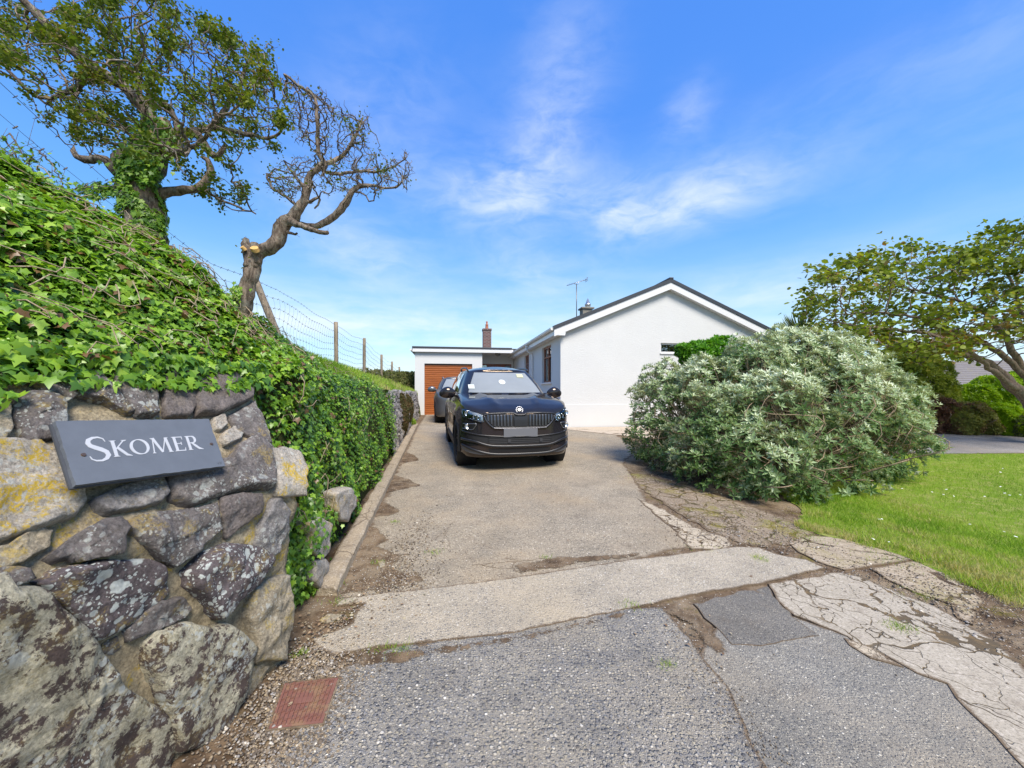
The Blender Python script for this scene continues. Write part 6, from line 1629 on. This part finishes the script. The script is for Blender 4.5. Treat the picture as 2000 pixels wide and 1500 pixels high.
# --- shrubs made of lobes
def ros(n=9, l=1.0, w_=.20, el0=.15, el1=1.15, seed=0):
    V = []; Fc = []; r_ = random.Random(seed)
    for i in range(n):
        a = 2.4 * i; e = lerp(el0, el1, i / (n - 1)); L_ = l * r_.uniform(.8, 1.1) * lerp(1, .6, i / n)
        d = Vector((math.cos(a) * math.cos(e), math.sin(a) * math.cos(e), math.sin(e))); s = Vector((-math.sin(a), math.cos(a), 0)); o = len(V)
        u = s.cross(d) * -1
        V += [(0, 0, 0), tuple(d * L_ * .5 + s * w_ * L_ + u * .05), tuple(d * L_), tuple(d * L_ * .5 - s * w_ * L_ + u * .05)]; Fc += [(o, o + 2, o + 1), (o, o + 3, o + 2)]
    return V, Fc
def blob_points(blobs, n, seed, inner=.0, rough_=.12, flat=1, squash=1.0, up=.0, front=True):
    """points on the skin of a union of lumpy balls"""
    r_ = random.Random(seed); out = []; tot = sum(b[3] ** 2 for b in blobs); tries = 0
    while len(out) < n and tries < n * 12:
        tries += 1; u = r_.random() * tot
        for b in blobs:
            u -= b[3] ** 2
            if u <= 0: break
        d = Vector((r_.gauss(0, 1), r_.gauss(0, 1), r_.gauss(0, 1))).normalized()
        c = Vector(b[:3]); k = 1 + .22 * noise.noise(c + d * 1.9) + rough_ * noise.noise((c + d * b[3]) * 4.5) - inner * r_.random() ** 1.5
        p = c + Vector((d.x, d.y, d.z * squash)) * b[3] * k
        if any((p - Vector(o[:3])).length < o[3] * (.80 - inner * .5) for o in blobs if o is not b): continue
        if p.z < g(p.y) + .04: continue
        out.append((p, d))
    return out
def bl(px, py, d, rpx): p = P3(px, py, d); return (p.x, p.y, p.z, rpx * d / F)
def shrub_twigs(pts, base, n, r_, seed, mat, parent, rad=.006, spread=.5):
    rr = random.Random(seed); tb = Tubes()
    for p, d in rr.sample(pts, min(n, len(pts))):
        b = Vector((lerp(base[0], p.x, rr.uniform(.15, spread)), lerp(base[1], p.y, rr.uniform(.15, spread)), g(p.y) + rr.uniform(0, .15)))
        m = b.lerp(p, .55) + Vector((rr.gauss(0, r_), rr.gauss(0, r_), rr.uniform(.02, r_ * 1.2))); m2 = b.lerp(p, .8) + Vector((rr.gauss(0, r_ * .5), rr.gauss(0, r_ * .5), rr.gauss(0, r_ * .4)))
        tb.add([tuple(x) for x in catmull([b, b.lerp(m, .5) + Vector((rr.gauss(0, r_ * .4), rr.gauss(0, r_ * .4), 0)), m, m2, p - d * .03], 12)], list(np.linspace(rad * 1.7, rad * .45, 12)), 5, caps=False)
    return tb.obj('stems', mat, parent)
blobs = [bl(1305, 795, 7.3, 66), bl(1295, 752, 7.5, 44), bl(1268, 850, 7.3, 44), bl(1375, 760, 6.9, 60), bl(1400, 845, 6.1, 88), bl(1372, 905, 5.8, 58), bl(1475, 725, 6.7, 66), bl(1545, 705, 6.9, 62), bl(1500, 815, 5.9, 88), bl(1490, 905, 5.3, 76), bl(1605, 725, 6.9, 72), bl(1635, 795, 6.3, 90), bl(1620, 895, 5.7, 84), bl(1690, 790, 6.7, 78), bl(1738, 790, 6.9, 56), bl(1715, 870, 6.3, 76), bl(1560, 955, 5.1, 42), bl(1755, 835, 6.7, 46), bl(1660, 705, 7.2, 42), bl(1545, 672, 7.3, 33), bl(1300, 905, 6.6, 30), bl(1440, 940, 5.3, 38), bl(1500, 765, 8.0, 80), bl(1620, 765, 8.2, 80)]
b_ = empty('silver_shrub', (4.1, 6.3, g(6.3)), 0, 'large sprawling silver-leaved shrub between the drive and the lawn', 'shrub')
pts = blob_points(blobs, 17000, 31, .14, rough_=.34); pin = blob_points(blobs, 5200, 32, .45)
pts = [pd for pd in pts if noise.noise(pd[0] * 2.1 + Vector((7, 3, 1))) > -.05 - (.32 if pd[0].z > 1.4 else 0)]
pts = [pd for pd in pts if noise.noise(pd[0] * 6.5) > -.34]
V_, F_ = ros(9, 1, .15)
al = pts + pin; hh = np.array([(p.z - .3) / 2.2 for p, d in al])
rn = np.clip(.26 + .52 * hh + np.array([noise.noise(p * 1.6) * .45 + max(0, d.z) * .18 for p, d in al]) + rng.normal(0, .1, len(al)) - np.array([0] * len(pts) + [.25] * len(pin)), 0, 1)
k = len(V_)
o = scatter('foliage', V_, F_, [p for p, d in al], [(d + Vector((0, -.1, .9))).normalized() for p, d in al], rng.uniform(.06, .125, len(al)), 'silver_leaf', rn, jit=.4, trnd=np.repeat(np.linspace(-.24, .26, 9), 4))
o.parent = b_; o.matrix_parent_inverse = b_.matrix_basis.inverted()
o = shrub_twigs(pts, (4.1, 6.5), 1300, .26, 33, 'bush_twig', b_, .0075, .8); o.matrix_parent_inverse = b_.matrix_basis.inverted()
def shrub(name, blobs, n, size, mat, label, cat, seed, tmpl=None, inner=.12, bias=.5, jit=.45, twigs=40, rb=.45):
    bx_ = sum(b[0] for b in blobs) / len(blobs); by_ = sum(b[1] for b in blobs) / len(blobs)
    r = empty(name, (bx_, by_, g(by_)), 0, label, cat); pts = blob_points(blobs, n, seed, inner)
    V_, F_ = tmpl or ros(6, 1, .28, seed=seed)
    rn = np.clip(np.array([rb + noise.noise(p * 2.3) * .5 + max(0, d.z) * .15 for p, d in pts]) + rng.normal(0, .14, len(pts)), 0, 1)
    o = scatter('foliage', V_, F_, [p for p, d in pts], [(d + Vector((0, 0, bias))).normalized() for p, d in pts], rng.uniform(size * .6, size * 1.2, len(pts)), mat, rn, jit=jit)
    o.parent = r; o.matrix_parent_inverse = r.matrix_basis.inverted()
    if twigs: o = shrub_twigs(pts, (bx_, by_), twigs, .15, seed + 1, 'bush_twig', r, .008, .6); o.matrix_parent_inverse = r.matrix_basis.inverted()
    return r
shrub('green_shrub', [bl(1410, 695, 7.9, 36), bl(1365, 698, 7.9, 30), bl(1336, 686, 7.9, 13), bl(1438, 700, 7.9, 30), bl(1400, 750, 7.9, 50)], 4200, .10, 'bright_leaf', 'bright green shrub rising behind the silver shrub against the white gable', 'shrub', 41)
shrub('golden_conifer', [bl(1780, 742, 12.5, 54), bl(1770, 712, 12.5, 42), bl(1815, 770, 12.4, 38), bl(1750, 780, 12.5, 50), bl(1800, 810, 12.4, 60)], 9000, .14, 'conifer_leaf', 'dark green and golden conifer behind the silver shrub', 'conifer', 43, tmpl=ros(7, 1, .13, seed=3))
shrub('brown_shrub', [bl(1825, 805, 11.6, 34), bl(1845, 822, 11.4, 30), bl(1805, 815, 11.5, 34)], 3600, .09, 'brown_leaf', 'dark purple-brown shrub beside the golden conifer', 'shrub', 45, rb=.2)
shrub('brown_shrub', [bl(1895, 818, 11.2, 32), bl(1918, 832, 11.1, 24), bl(1878, 830, 11.1, 26)], 3600, .09, 'brown_leaf', 'brown and green loose shrub between the purple shrub and the lime hedge', 'shrub', 46, rb=.62)
shrub('lime_hedge', [bl(1950, 778, 12.3, 44), bl(1905, 788, 12.3, 36), bl(1995, 778, 12.3, 52), bl(2045, 785, 12.3, 52), bl(1960, 830, 12.0, 40)], 10000, .10, 'lime_leaf', 'rounded lime green hedge in front of the neighbouring roof', 'hedge', 47, inner=.05, twigs=0)
shrub('lime_hedge', [bl(1960, 818, 11.0, 28), bl(1975, 832, 10.9, 26), bl(1940, 815, 11.2, 22)], 4200, .09, 'lime_leaf', 'smaller lime green bush low in front of the rounded lime hedge', 'bush', 48, inner=.05, twigs=0)
shrub('garden_hedge', [bl(2010, 835, 10.6, 28), bl(2070, 830, 10.6, 40), bl(2150, 825, 10.6, 44), bl(2230, 825, 10.6, 44)], 5000, .09, 'scrub_leaf', 'brownish green hedge at the foot of the windswept tree, right edge', 'hedge', 49)
# cordyline: a head of sword leaves
cr = empty('cordyline', tuple(P3(1578, 800, 11)), 0, 'spiky cordyline palm showing left of the windswept tree crown', 'palm')
c = P3(1566, 652, 11); P = []; D = []
for _ in range(110):
    d = Vector((random.gauss(0, 1), random.gauss(0, 1), random.uniform(-.5, 1.2))).normalized(); P.append(c + d * .05); D.append(d)
SW = [(-.03, 0, 0), (.03, 0, 0), (.045, .4, .02), (-.045, .4, .02), (.03, .75, -.04), (-.03, .75, -.04), (0, 1, -.16)]; SF = [(0, 1, 2), (0, 2, 3), (3, 2, 4), (3, 4, 5), (5, 4, 6)]
o = scatter('crown', SW, SF, P, [Vector((d.y, -d.x, .1)).cross(d) * -1 for d in D], rng.uniform(.5, .8, len(P)), 'cordyline_leaf', rng.random(len(P)), spin=D, jit=.05); o.parent = cr; o.matrix_parent_inverse = cr.matrix_basis.inverted()
tb = Tubes(); tb.add([P3(1578, 800, 11) - Vector((0, 0, .6)), P3(1582, 730, 11), c], [.10, .08, .06], 10, rough=.2); o = tb.obj('trunk', 'bark_right', cr); o.matrix_parent_inverse = cr.matrix_basis.inverted()

# --- scrub beyond the fence
for i, (px, d, h, w_) in enumerate(((712, 15, 30, 26), (738, 17, 28, 22), (762, 19, 34, 20), (790, 21, 40, 18), (805, 24, 42, 16))):
    x = (px - 1000) / F * d; z = CZ - (735 - HY) / F * d
    bbs = [(x, d, z - .1, w_ * d / F * .8), (x + .4, d + .3, z - .1, w_ * d / F * .7), (x - .5, d + .5, z - .15, w_ * d / F * .8), (x, d, z - .7, w_ * d / F)]
    shrub('scrub_bush', bbs, 1500, .10, 'scrub_leaf', ['olive scrub bush behind the wire fence, nearest of the row', 'low scrub bush behind the second fence post', 'scrub bush behind the third fence post', 'pale scrub bush at the corner of the garage', 'tallest scrub bush just left of the garage wall'][i], 'bush', 60 + i, inner=.3, twigs=24)
# --- heather cushions on the far stretch of wall and a dwarf bush by the garage
def cushion(name, cx, y, z, rx, rz, n, label, seed, mat='heather_leaf', cat='plant'):
    r = empty(name, (cx, y, z), 0, label, cat); rr = random.Random(seed); P = []; N = []
    for _ in range(n):
        d = Vector((abs(rr.gauss(0, 1)), rr.gauss(0, 1), rr.gauss(0, 1))).normalized(); P.append(Vector((d.x * rx, d.y * rx * 1.4, d.z * rz)) * (1 + .15 * noise.noise(d * 3 + Vector((y, 0, 0))) - .1 * rr.random())); N.append(d)
    scatter('foliage', ros(6, 1, .14, seed=2)[0], ros(6, 1, .14, seed=2)[1], P, N, rng.uniform(.04, .08, n), mat, rng.random(n), parent=r, jit=.3); return r
cushion('heather', -1.02 - .184 * 10.3 - .05, 10.3, .86, .20, .58, 2600, 'rusty green heather hanging down the low wall, nearest clump', 71)
cushion('heather', -1.02 - .184 * 12.2 - .05, 12.2, .95, .20, .45, 1600, 'smaller heather clump farther along the low wall', 72)
cushion('dwarf_bush', -4.62, 18.2, .45, .30, .35, 1400, 'round dwarf bush at the foot of the garage wall', 73, 'scrub_leaf', 'bush')
cushion('weed_clump', -1.02 - .184 * 12.9 + .05, 12.9, .45, .13, .16, 500, 'yellow-green weed clump growing on the far kerb', 74, 'grass_blade', 'weed')

# --- far low stone wall under the bank (rubble facing)
V = []; Fc = []; ys = np.linspace(7.9, 17.5, 240); ssn = np.linspace(0, 1.06, 34)
rg = random.Random(4)
for y in ys:
    for s in ssn:
        p = bank_pt(y, s); cell = Vector((0, y * 3.3 + .5 * noise.noise(Vector((y, s * 3, 0))), p.z * 5.5 + .6 * noise.noise(Vector((y * 2, p.z, 3)))))
        dd, _ = noise.voronoi(cell, distance_metric='DISTANCE', exponent=2)
        e = min(1, (dd[1] - dd[0]) * 3.2); V.append(p + Vector((.012 + .075 * e ** .5 + noise.noise(p * 14) * .03, 0, 0)))
m = len(ssn)
for i in range(len(ys) - 1):
    for k in range(m - 1): Fc.append((i * m + k, (i + 1) * m + k, (i + 1) * m + k + 1, i * m + k + 1))
fw = mesh_obj('low_wall', V, Fc, 'stone_far', smooth=False); tag(fw, 'low grey rubble wall holding the bank along the far end of the drive', 'wall')
# pale stones showing through the ivy near the foot of the bank
def Wb(px, py, out=0):
    a = (px - 1000) / F; b = (py - HY) / F
    y = (-.965) / (a + .184); p = Vector((a * y, y, CZ - b * y)); return p + Vector((.95, -.3, 0)) * out
for i, (poly, mt) in enumerate((([(585, 1018), (612, 1010), (632, 1018), (628, 1070), (612, 1092), (590, 1070)], 'stone_pale'), ([(640, 962), (672, 950), (686, 968), (668, 1018), (650, 1012)], 'stone_pale'), ([(598, 1095), (620, 1090), (626, 1112), (606, 1145), (592, 1130)], 'stone_pale'))):
    o = make_stone(poly, mt, .10, .02, seed=70 + i, Wf=Wb)

# --- fence
fx = lambda y: -2.557 - .167 * y
fence = empty('wire_fence', (fx(9), 9, 2.0), 0, 'stock fence of barbed and mesh wire on round wooden posts along the bank top', 'fence')
PY = [5.85, 9.0, 12.0, 15.2, 18.0, 21.0, 24.0]; topz = lambda y: interp(y, [1.2, 2.5, 3.6, 4.3, 5.85, 9, 12, 15.2, 24], [3.45, 3.25, 3.06, 3.0, 3.06, 3.08, 3.12, 2.92, 2.75])
for i, y in enumerate(PY):
    zt = topz(y) + .03; zb = prof(y)[2][1] - .25; lean = Vector((-.42, 0, 0)) if i == 0 else Vector((random.uniform(-.02, .02), 0, 0))
    x = fx(y) + (.06 if i == 0 else 0); rr = .052 if i == 0 else .045
    a = Vector((x, y, zb)); b = Vector((x, y, zt)) + lean * (1 if i == 0 else 1)
    if i == 0: a = P3(552, 680, 5.75); b = P3(494, 535, 5.95)
    tb = Tubes(); tb.add([a.lerp(b, k / 6) for k in range(7)], [rr * random.uniform(.95, 1.06) for _ in range(7)], 12, rough=.1); o = tb.obj('post', 'post_wood', fence); o.matrix_parent_inverse = fence.matrix_basis.inverted()
ysf = np.arange(1.3, 24.1, .12); tb = Tubes()
def wire_pt(y, dz, seed=0):
    k = 0
    for a, b in zip([1.3] + PY, PY):
        if a <= y <= b: k = math.sin((y - a) / (b - a) * math.pi)
    bulge = .05 * math.sin(y * 1.1 + dz * 3) * (1 if y < 9 else .3)
    return Vector((fx(y) + bulge, y, topz(y) - dz - k * .06 + .012 * math.sin(y * 4 + dz * 7)))
def add_wire(nm, dz, r_, knots=0):
    tb = Tubes(); tb.add([wire_pt(y, dz) for y in ysf], r_, 4, caps=False)
    if knots:
        for y in np.arange(1.5, 24, .13 if knots > 1 else .16):
            p = wire_pt(y, dz); tb.add([p + Vector((-.004, -.008, -.012)), p + Vector((.004, .008, .012))], .0024 if knots > 1 else .004, 4, caps=False)
    o = tb.obj(nm, 'wire', fence); o.matrix_parent_inverse = fence.matrix_basis.inverted()
add_wire('barbed_wire', .02, .0022, 2)
for dz in (.17, .33, .48, .62, .76, .88): add_wire('mesh_wire', dz, .0016, 1)
tb = Tubes()
for y in np.arange(2.3, 24, .16):
    pts = [wire_pt(y + .03 * math.sin(dz * 6 + y * 3), dz) + Vector((.02 * math.sin(dz * 9 + y), 0, 0)) for dz in np.linspace(.17, .88, 9)]; tb.add(pts, .0013, 3, caps=False)
o = tb.obj('mesh_stays', 'wire', fence); o.matrix_parent_inverse = fence.matrix_basis.inverted(); tag(o, kind='stuff')

# --- brambles at the top left of the bank
br = empty('bramble', (-2.7, 2.0, 2.7), 0, 'thin brown bramble canes arching over the ivy at the left edge', 'bramble')
tb = Tubes(); P = []
random.seed(17)
for pl in ([(-30, 250), (20, 285), (45, 330), (90, 355), (130, 395), (160, 430)], [(-20, 290), (40, 320), (80, 345), (120, 375)], [(125, 385), (150, 368), (185, 366), (240, 360)], [(60, 290), (62, 310), (40, 330)], [(75, 295), (100, 320), (125, 365), (122, 400)], [(-20, 330), (30, 350), (70, 395)], [(20, 260), (60, 330), (100, 400)]):
    c3 = catmull([tuple(P3(a, b, 2.75 + .05 * math.sin(a))) for a, b in pl], 26); tb.add([tuple(x + rng.normal(0, .004, 3)) for x in c3], list(np.linspace(.006, .0018, 26)), 5)
    for x in c3[3:]:
        if random.random() < .55: 
            for _ in range(3): P.append(Vector(x) + Vector((random.gauss(0, .03), random.gauss(0, .03), random.gauss(0, .03))))
    for x in c3[::4]: tb.add([tuple(x), tuple(x + rng.normal(0, .05, 3)), tuple(x + rng.normal(0, .08, 3))], [.0022, .0016, .001], 4)
o = tb.obj('canes', 'brown_cane' if 'brown_cane' in MATS else 'bark_twig', br); o.matrix_parent_inverse = br.matrix_basis.inverted()
o = scatter('leaves', TL_V, TL_F, P, [(0, -.5, 1)] * len(P), rng.uniform(.02, .04, len(P)), 'ivy_tree', rng.random(len(P)), parent=br, jit=.7); o.matrix_parent_inverse = br.matrix_basis.inverted()
P = []; N = []
for _ in range(420): p = bank_pt(random.uniform(4.9, 8.2), 2.05 + random.uniform(0, .2)); P.append(p + Vector((random.gauss(0, .06), random.gauss(0, .03), random.uniform(.0, .22) * (noise.noise(p * 2) + .5)))); N.append(Vector((0, 0, 1)))
tag(scatter('ground_elder', TL_V, TL_F, P, N, rng.uniform(.03, .06, len(P)), 'thorn_leaf', rng.random(len(P)), jit=.8), 'small weeds sprouting along the fence line', 'weeds', kind='stuff')

# ================================================================= SMALL THINGS ON THE GROUND
# rusty access cover
def cov_fn(t):
    c = t.mix(t.noise(22, 6, .7), (.12, .042, .03), (.25, .115, .085)); c = t.mix(t.math('MULTIPLY', t.step(t.noise(9, 7, .72), .46, .64), .75), c, (.24, .15, .08))
    return bsdf(t, c, .85, t.noise(120, 3, .7), .5, .003)
material('cover_rust', cov_fn)
q4 = [G(525, 1431), G(630, 1419), G(661, 1330), G(556, 1342)]
def onc(u, v, h): a = q4[0].lerp(q4[1], u); b = q4[3].lerp(q4[2], u); p = a.lerp(b, v); return (p.x, p.y, .012 + h)
bm = bmesh.new(); prism(bm, [onc(0, 0, 0), onc(1, 0, 0), onc(1, 1, 0), onc(0, 1, 0)], (0, 0, .006))
for k in range(12):
    u = .04 + k * .08; prism(bm, [onc(u, .04, .0075), onc(u + .014, .04, .0075), onc(u + .014, .96, .0075), onc(u, .96, .0075)], (0, 0, .006))
for j in range(6):
    for k in range(11):
        if j in (2, 3) and 3 <= k <= 7: continue
        u = .058 + k * .08; v = .1 + j * .16 + (.04 if k % 2 else 0); prism(bm, [onc(u, v, .0075), onc(u + .055, v + .02, .0075), onc(u + .055, v + .04, .0075), onc(u, v + .02, .0055)], (0, 0, .007))
prism(bm, [onc(.33, .45, .0078), onc(.66, .45, .0078), onc(.66, .58, .0078), onc(.33, .58, .0078)], (0, 0, .0035))
bmesh.ops.recalc_face_normals(bm, faces=bm.faces[:])
co = empty('access_cover', tuple(onc(.5, .5, 0)), 0, 'rusty red iron access cover set in the gravel by the stone wall', 'drain cover')
o = bm_obj('lid', bm, 'cover_rust', co); o.matrix_parent_inverse = co.matrix_basis.inverted()
bm = bmesh.new()
for a, b in (((-.04, -.04), (1.04, -.008)), ((-.04, 1.008), (1.04, 1.04)), ((-.04, -.008), (-.008, 1.008)), ((1.008, -.008), (1.04, 1.008))):
    prism(bm, [onc(a[0], a[1], 0), onc(b[0], a[1], 0), onc(b[0], b[1], 0), onc(a[0], b[1], 0)], (0, 0, .006))
bmesh.ops.recalc_face_normals(bm, faces=bm.faces[:]); o = bm_obj('rim', bm, 'soil_bare', co); o.matrix_parent_inverse = co.matrix_basis.inverted()
# loose gravel
bmp = bmesh.new(); bmesh.ops.create_icosphere(bmp, subdivisions=1, radius=1)
for v in bmp.verts: v.co *= 1 + .25 * noise.noise(v.co * 3); v.co.z *= .6
PV = [tuple(v.co) for v in bmp.verts]; PF = [tuple(x.index for x in f.verts) for f in bmp.faces]; bmp.free()
def gravel_fn(t):
    c = t.ramp(attr(t, 'rnd'), [(0, (.07, .055, .04)), (.4, (.17, .13, .09)), (.7, (.30, .23, .14)), (.93, (.24, .225, .21)), (1, (.58, .52, .42))])
    return bsdf(t, t.mix(1, c, t.ramp(t.noise(200, 2), [(.2, .7), (.8, 1.3)]), 'MULTIPLY'), .85)
material('gravel', gravel_fn)
P = []; S = []
random.seed(31)
def gr_add(n, cx, cy, sx, sy, smin=.0025, smax=.008, rot=0):
    for _ in range(n):
        a, b = random.gauss(0, sx), random.gauss(0, sy); x = cx + a * math.cos(rot) - b * math.sin(rot); y = cy + a * math.sin(rot) + b * math.cos(rot)
        if y < .9: continue
        P.append(Vector((x, y, g(y) + .012))); S.append(random.uniform(smin, smax) * (1 if random.random() > .04 else 1.8))
gr_add(4200, -.98, 1.65, .10, .38, rot=-.05); gr_add(2200, -1.12, 2.0, .10, .22); gr_add(1300, -.9, 2.9, .14, .25); gr_add(900, -1.0, 3.6, .12, .5)
for k in range(60):                                   # along the lower lip of the strip and the road joints
    for (ax, ay, bx, by) in ((-.72, 2.27, .78, 2.74), (1.04, 2.6, 1.05, 1.5), (3.4, 3.9, 3.5, 2.5)):
        q_ = random.random(); gr_add(7, lerp(ax, bx, q_), lerp(ay, by, q_), .05, .05, .0018, .0045)
gr_add(1500, 2.3, 3.9, .35, .3); gr_add(1500, 3.0, 2.9, .3, .35); gr_add(700, .0, 4.5, 1.0, 1.4, .002, .005); gr_add(500, -1.02, 1.78, .05, .12, .0015, .004)
tag(scatter('loose_gravel', PV, PF, P, [(0, 0, 1)] * len(P), S, 'gravel', rng.random(len(P)), jit=.3), 'loose gravel and grit scattered along the edges of the paving', 'gravel', kind='stuff')
# dead leaves and twigs
P = []; random.seed(33)
for cx, cy, sx, sy, n in ((-1.15, 2.45, .12, .2, 130), (-.85, 3.1, .15, .3, 60), (-1.9, 6.0, .12, 2.2, 130), (2.6, 4.9, .5, .4, 150), (2.2, 6.2, .3, .8, 120), (.8, 3.5, 1.2, .7, 40), (1.0, 2.4, .25, .15, 30)):
    for _ in range(n): x, y = random.gauss(cx, sx), random.gauss(cy, sy); P.append(Vector((x, y, g(y) + .022)))
tag(scatter('fallen_leaves', TL_V, TL_F, P, [(0, 0, 1)] * len(P), rng.uniform(.008, .026, len(P)), 'dry_leaf', rng.random(len(P)), jit=.25), 'dead leaves and plant scraps lying on the drive and soil', 'leaf litter', kind='stuff')
# small weeds in the joints
P = []; S = []; random.seed(35)
for cx, cy, r_, n in ((-.7, 3.55, .05, 60), (-1.38, 3.0, .05, 120), (-.65, 2.25, .04, 70), (-.75, 2.24, .05, 60), (.85, 2.12, .03, 60), (2.2, 3.42, .04, 50), (.3, 3.45, .03, 50), (2.45, 2.45, .05, 150), (.82, 2.70, .05, 60), (-1.2, 2.2, .03, 60), (-1.22, 2.75, .05, 60), (-1.16, 3.35, .04, 50), (-1.3, 4.3, .03, 50), (2.95, 3.85, .12, 160), (3.35, 3.4, .15, 160)):
    for _ in range(n): x, y = random.gauss(cx, r_), random.gauss(cy, r_ * .7); P.append(Vector((x, y, g(y) + .014))); S.append(random.uniform(.012, .038))
Pm = []
for cx, cy, rx, ry in ((2.02, 6.3, .25, .16), (2.95, 4.28, .22, .12), (2.62, 4.7, .22, .12), (3.1, 4.02, .16, .09), (2.95, 2.85, .12, .10), (1.75, 3.62, .2, .05), (2.2, 3.45, .1, .06)):
    for _ in range(1100):
        x, y = random.gauss(cx, rx * .6), random.gauss(cy, ry * .7)
        if noise.noise(Vector((x * 9, y * 9, 5))) + .5 * noise.noise(Vector((x * 30, y * 30, 5))) > .12: Pm.append(Vector((x, y, g(y) + .0125)))
grass('moss_tufts', Pm, rng.uniform(.006, .016, len(Pm)), 'yellow-green moss tufts on the worn paving beside the silver shrub', lean=1.2, rnd=rng.uniform(.7, .98, len(Pm)))
grass('joint_weeds', P, S, 'tiny weeds and grass growing in the paving joints', lean=.8)
# broken bits of concrete by the strip's end
def chip(poly, seed, label, mt='stone_tan'):
    pl_ = [G(*p) for p in poly]; bm = bmesh.new(); f = bm.faces.new([bm.verts.new((p.x, p.y, g(p.y) + .002)) for p in pl_]); r = bmesh.ops.extrude_face_region(bm, geom=[f])
    for v in [x for x in r['geom'] if isinstance(x, bmesh.types.BMVert)]: v.co.z += .018 + .008 * noise.noise(v.co * 20); 
    bmesh.ops.recalc_face_normals(bm, faces=bm.faces[:]); bmesh.ops.bevel(bm, geom=bm.edges[:], offset=.004, segments=1, affect='EDGES')
    tag(bm_obj('stone_chip', bm, mt), label, 'stone')
chip([(624, 1216), (640, 1203), (672, 1203), (658, 1212), (638, 1220)], 1, 'pointed flat stone chip lying on soil left of the concrete strip')
chip([(738, 1100), (750, 1098), (752, 1108), (742, 1112)], 2, 'small tan stone on the soil drift beside the kerb')
bpy.context.view_layer.update()
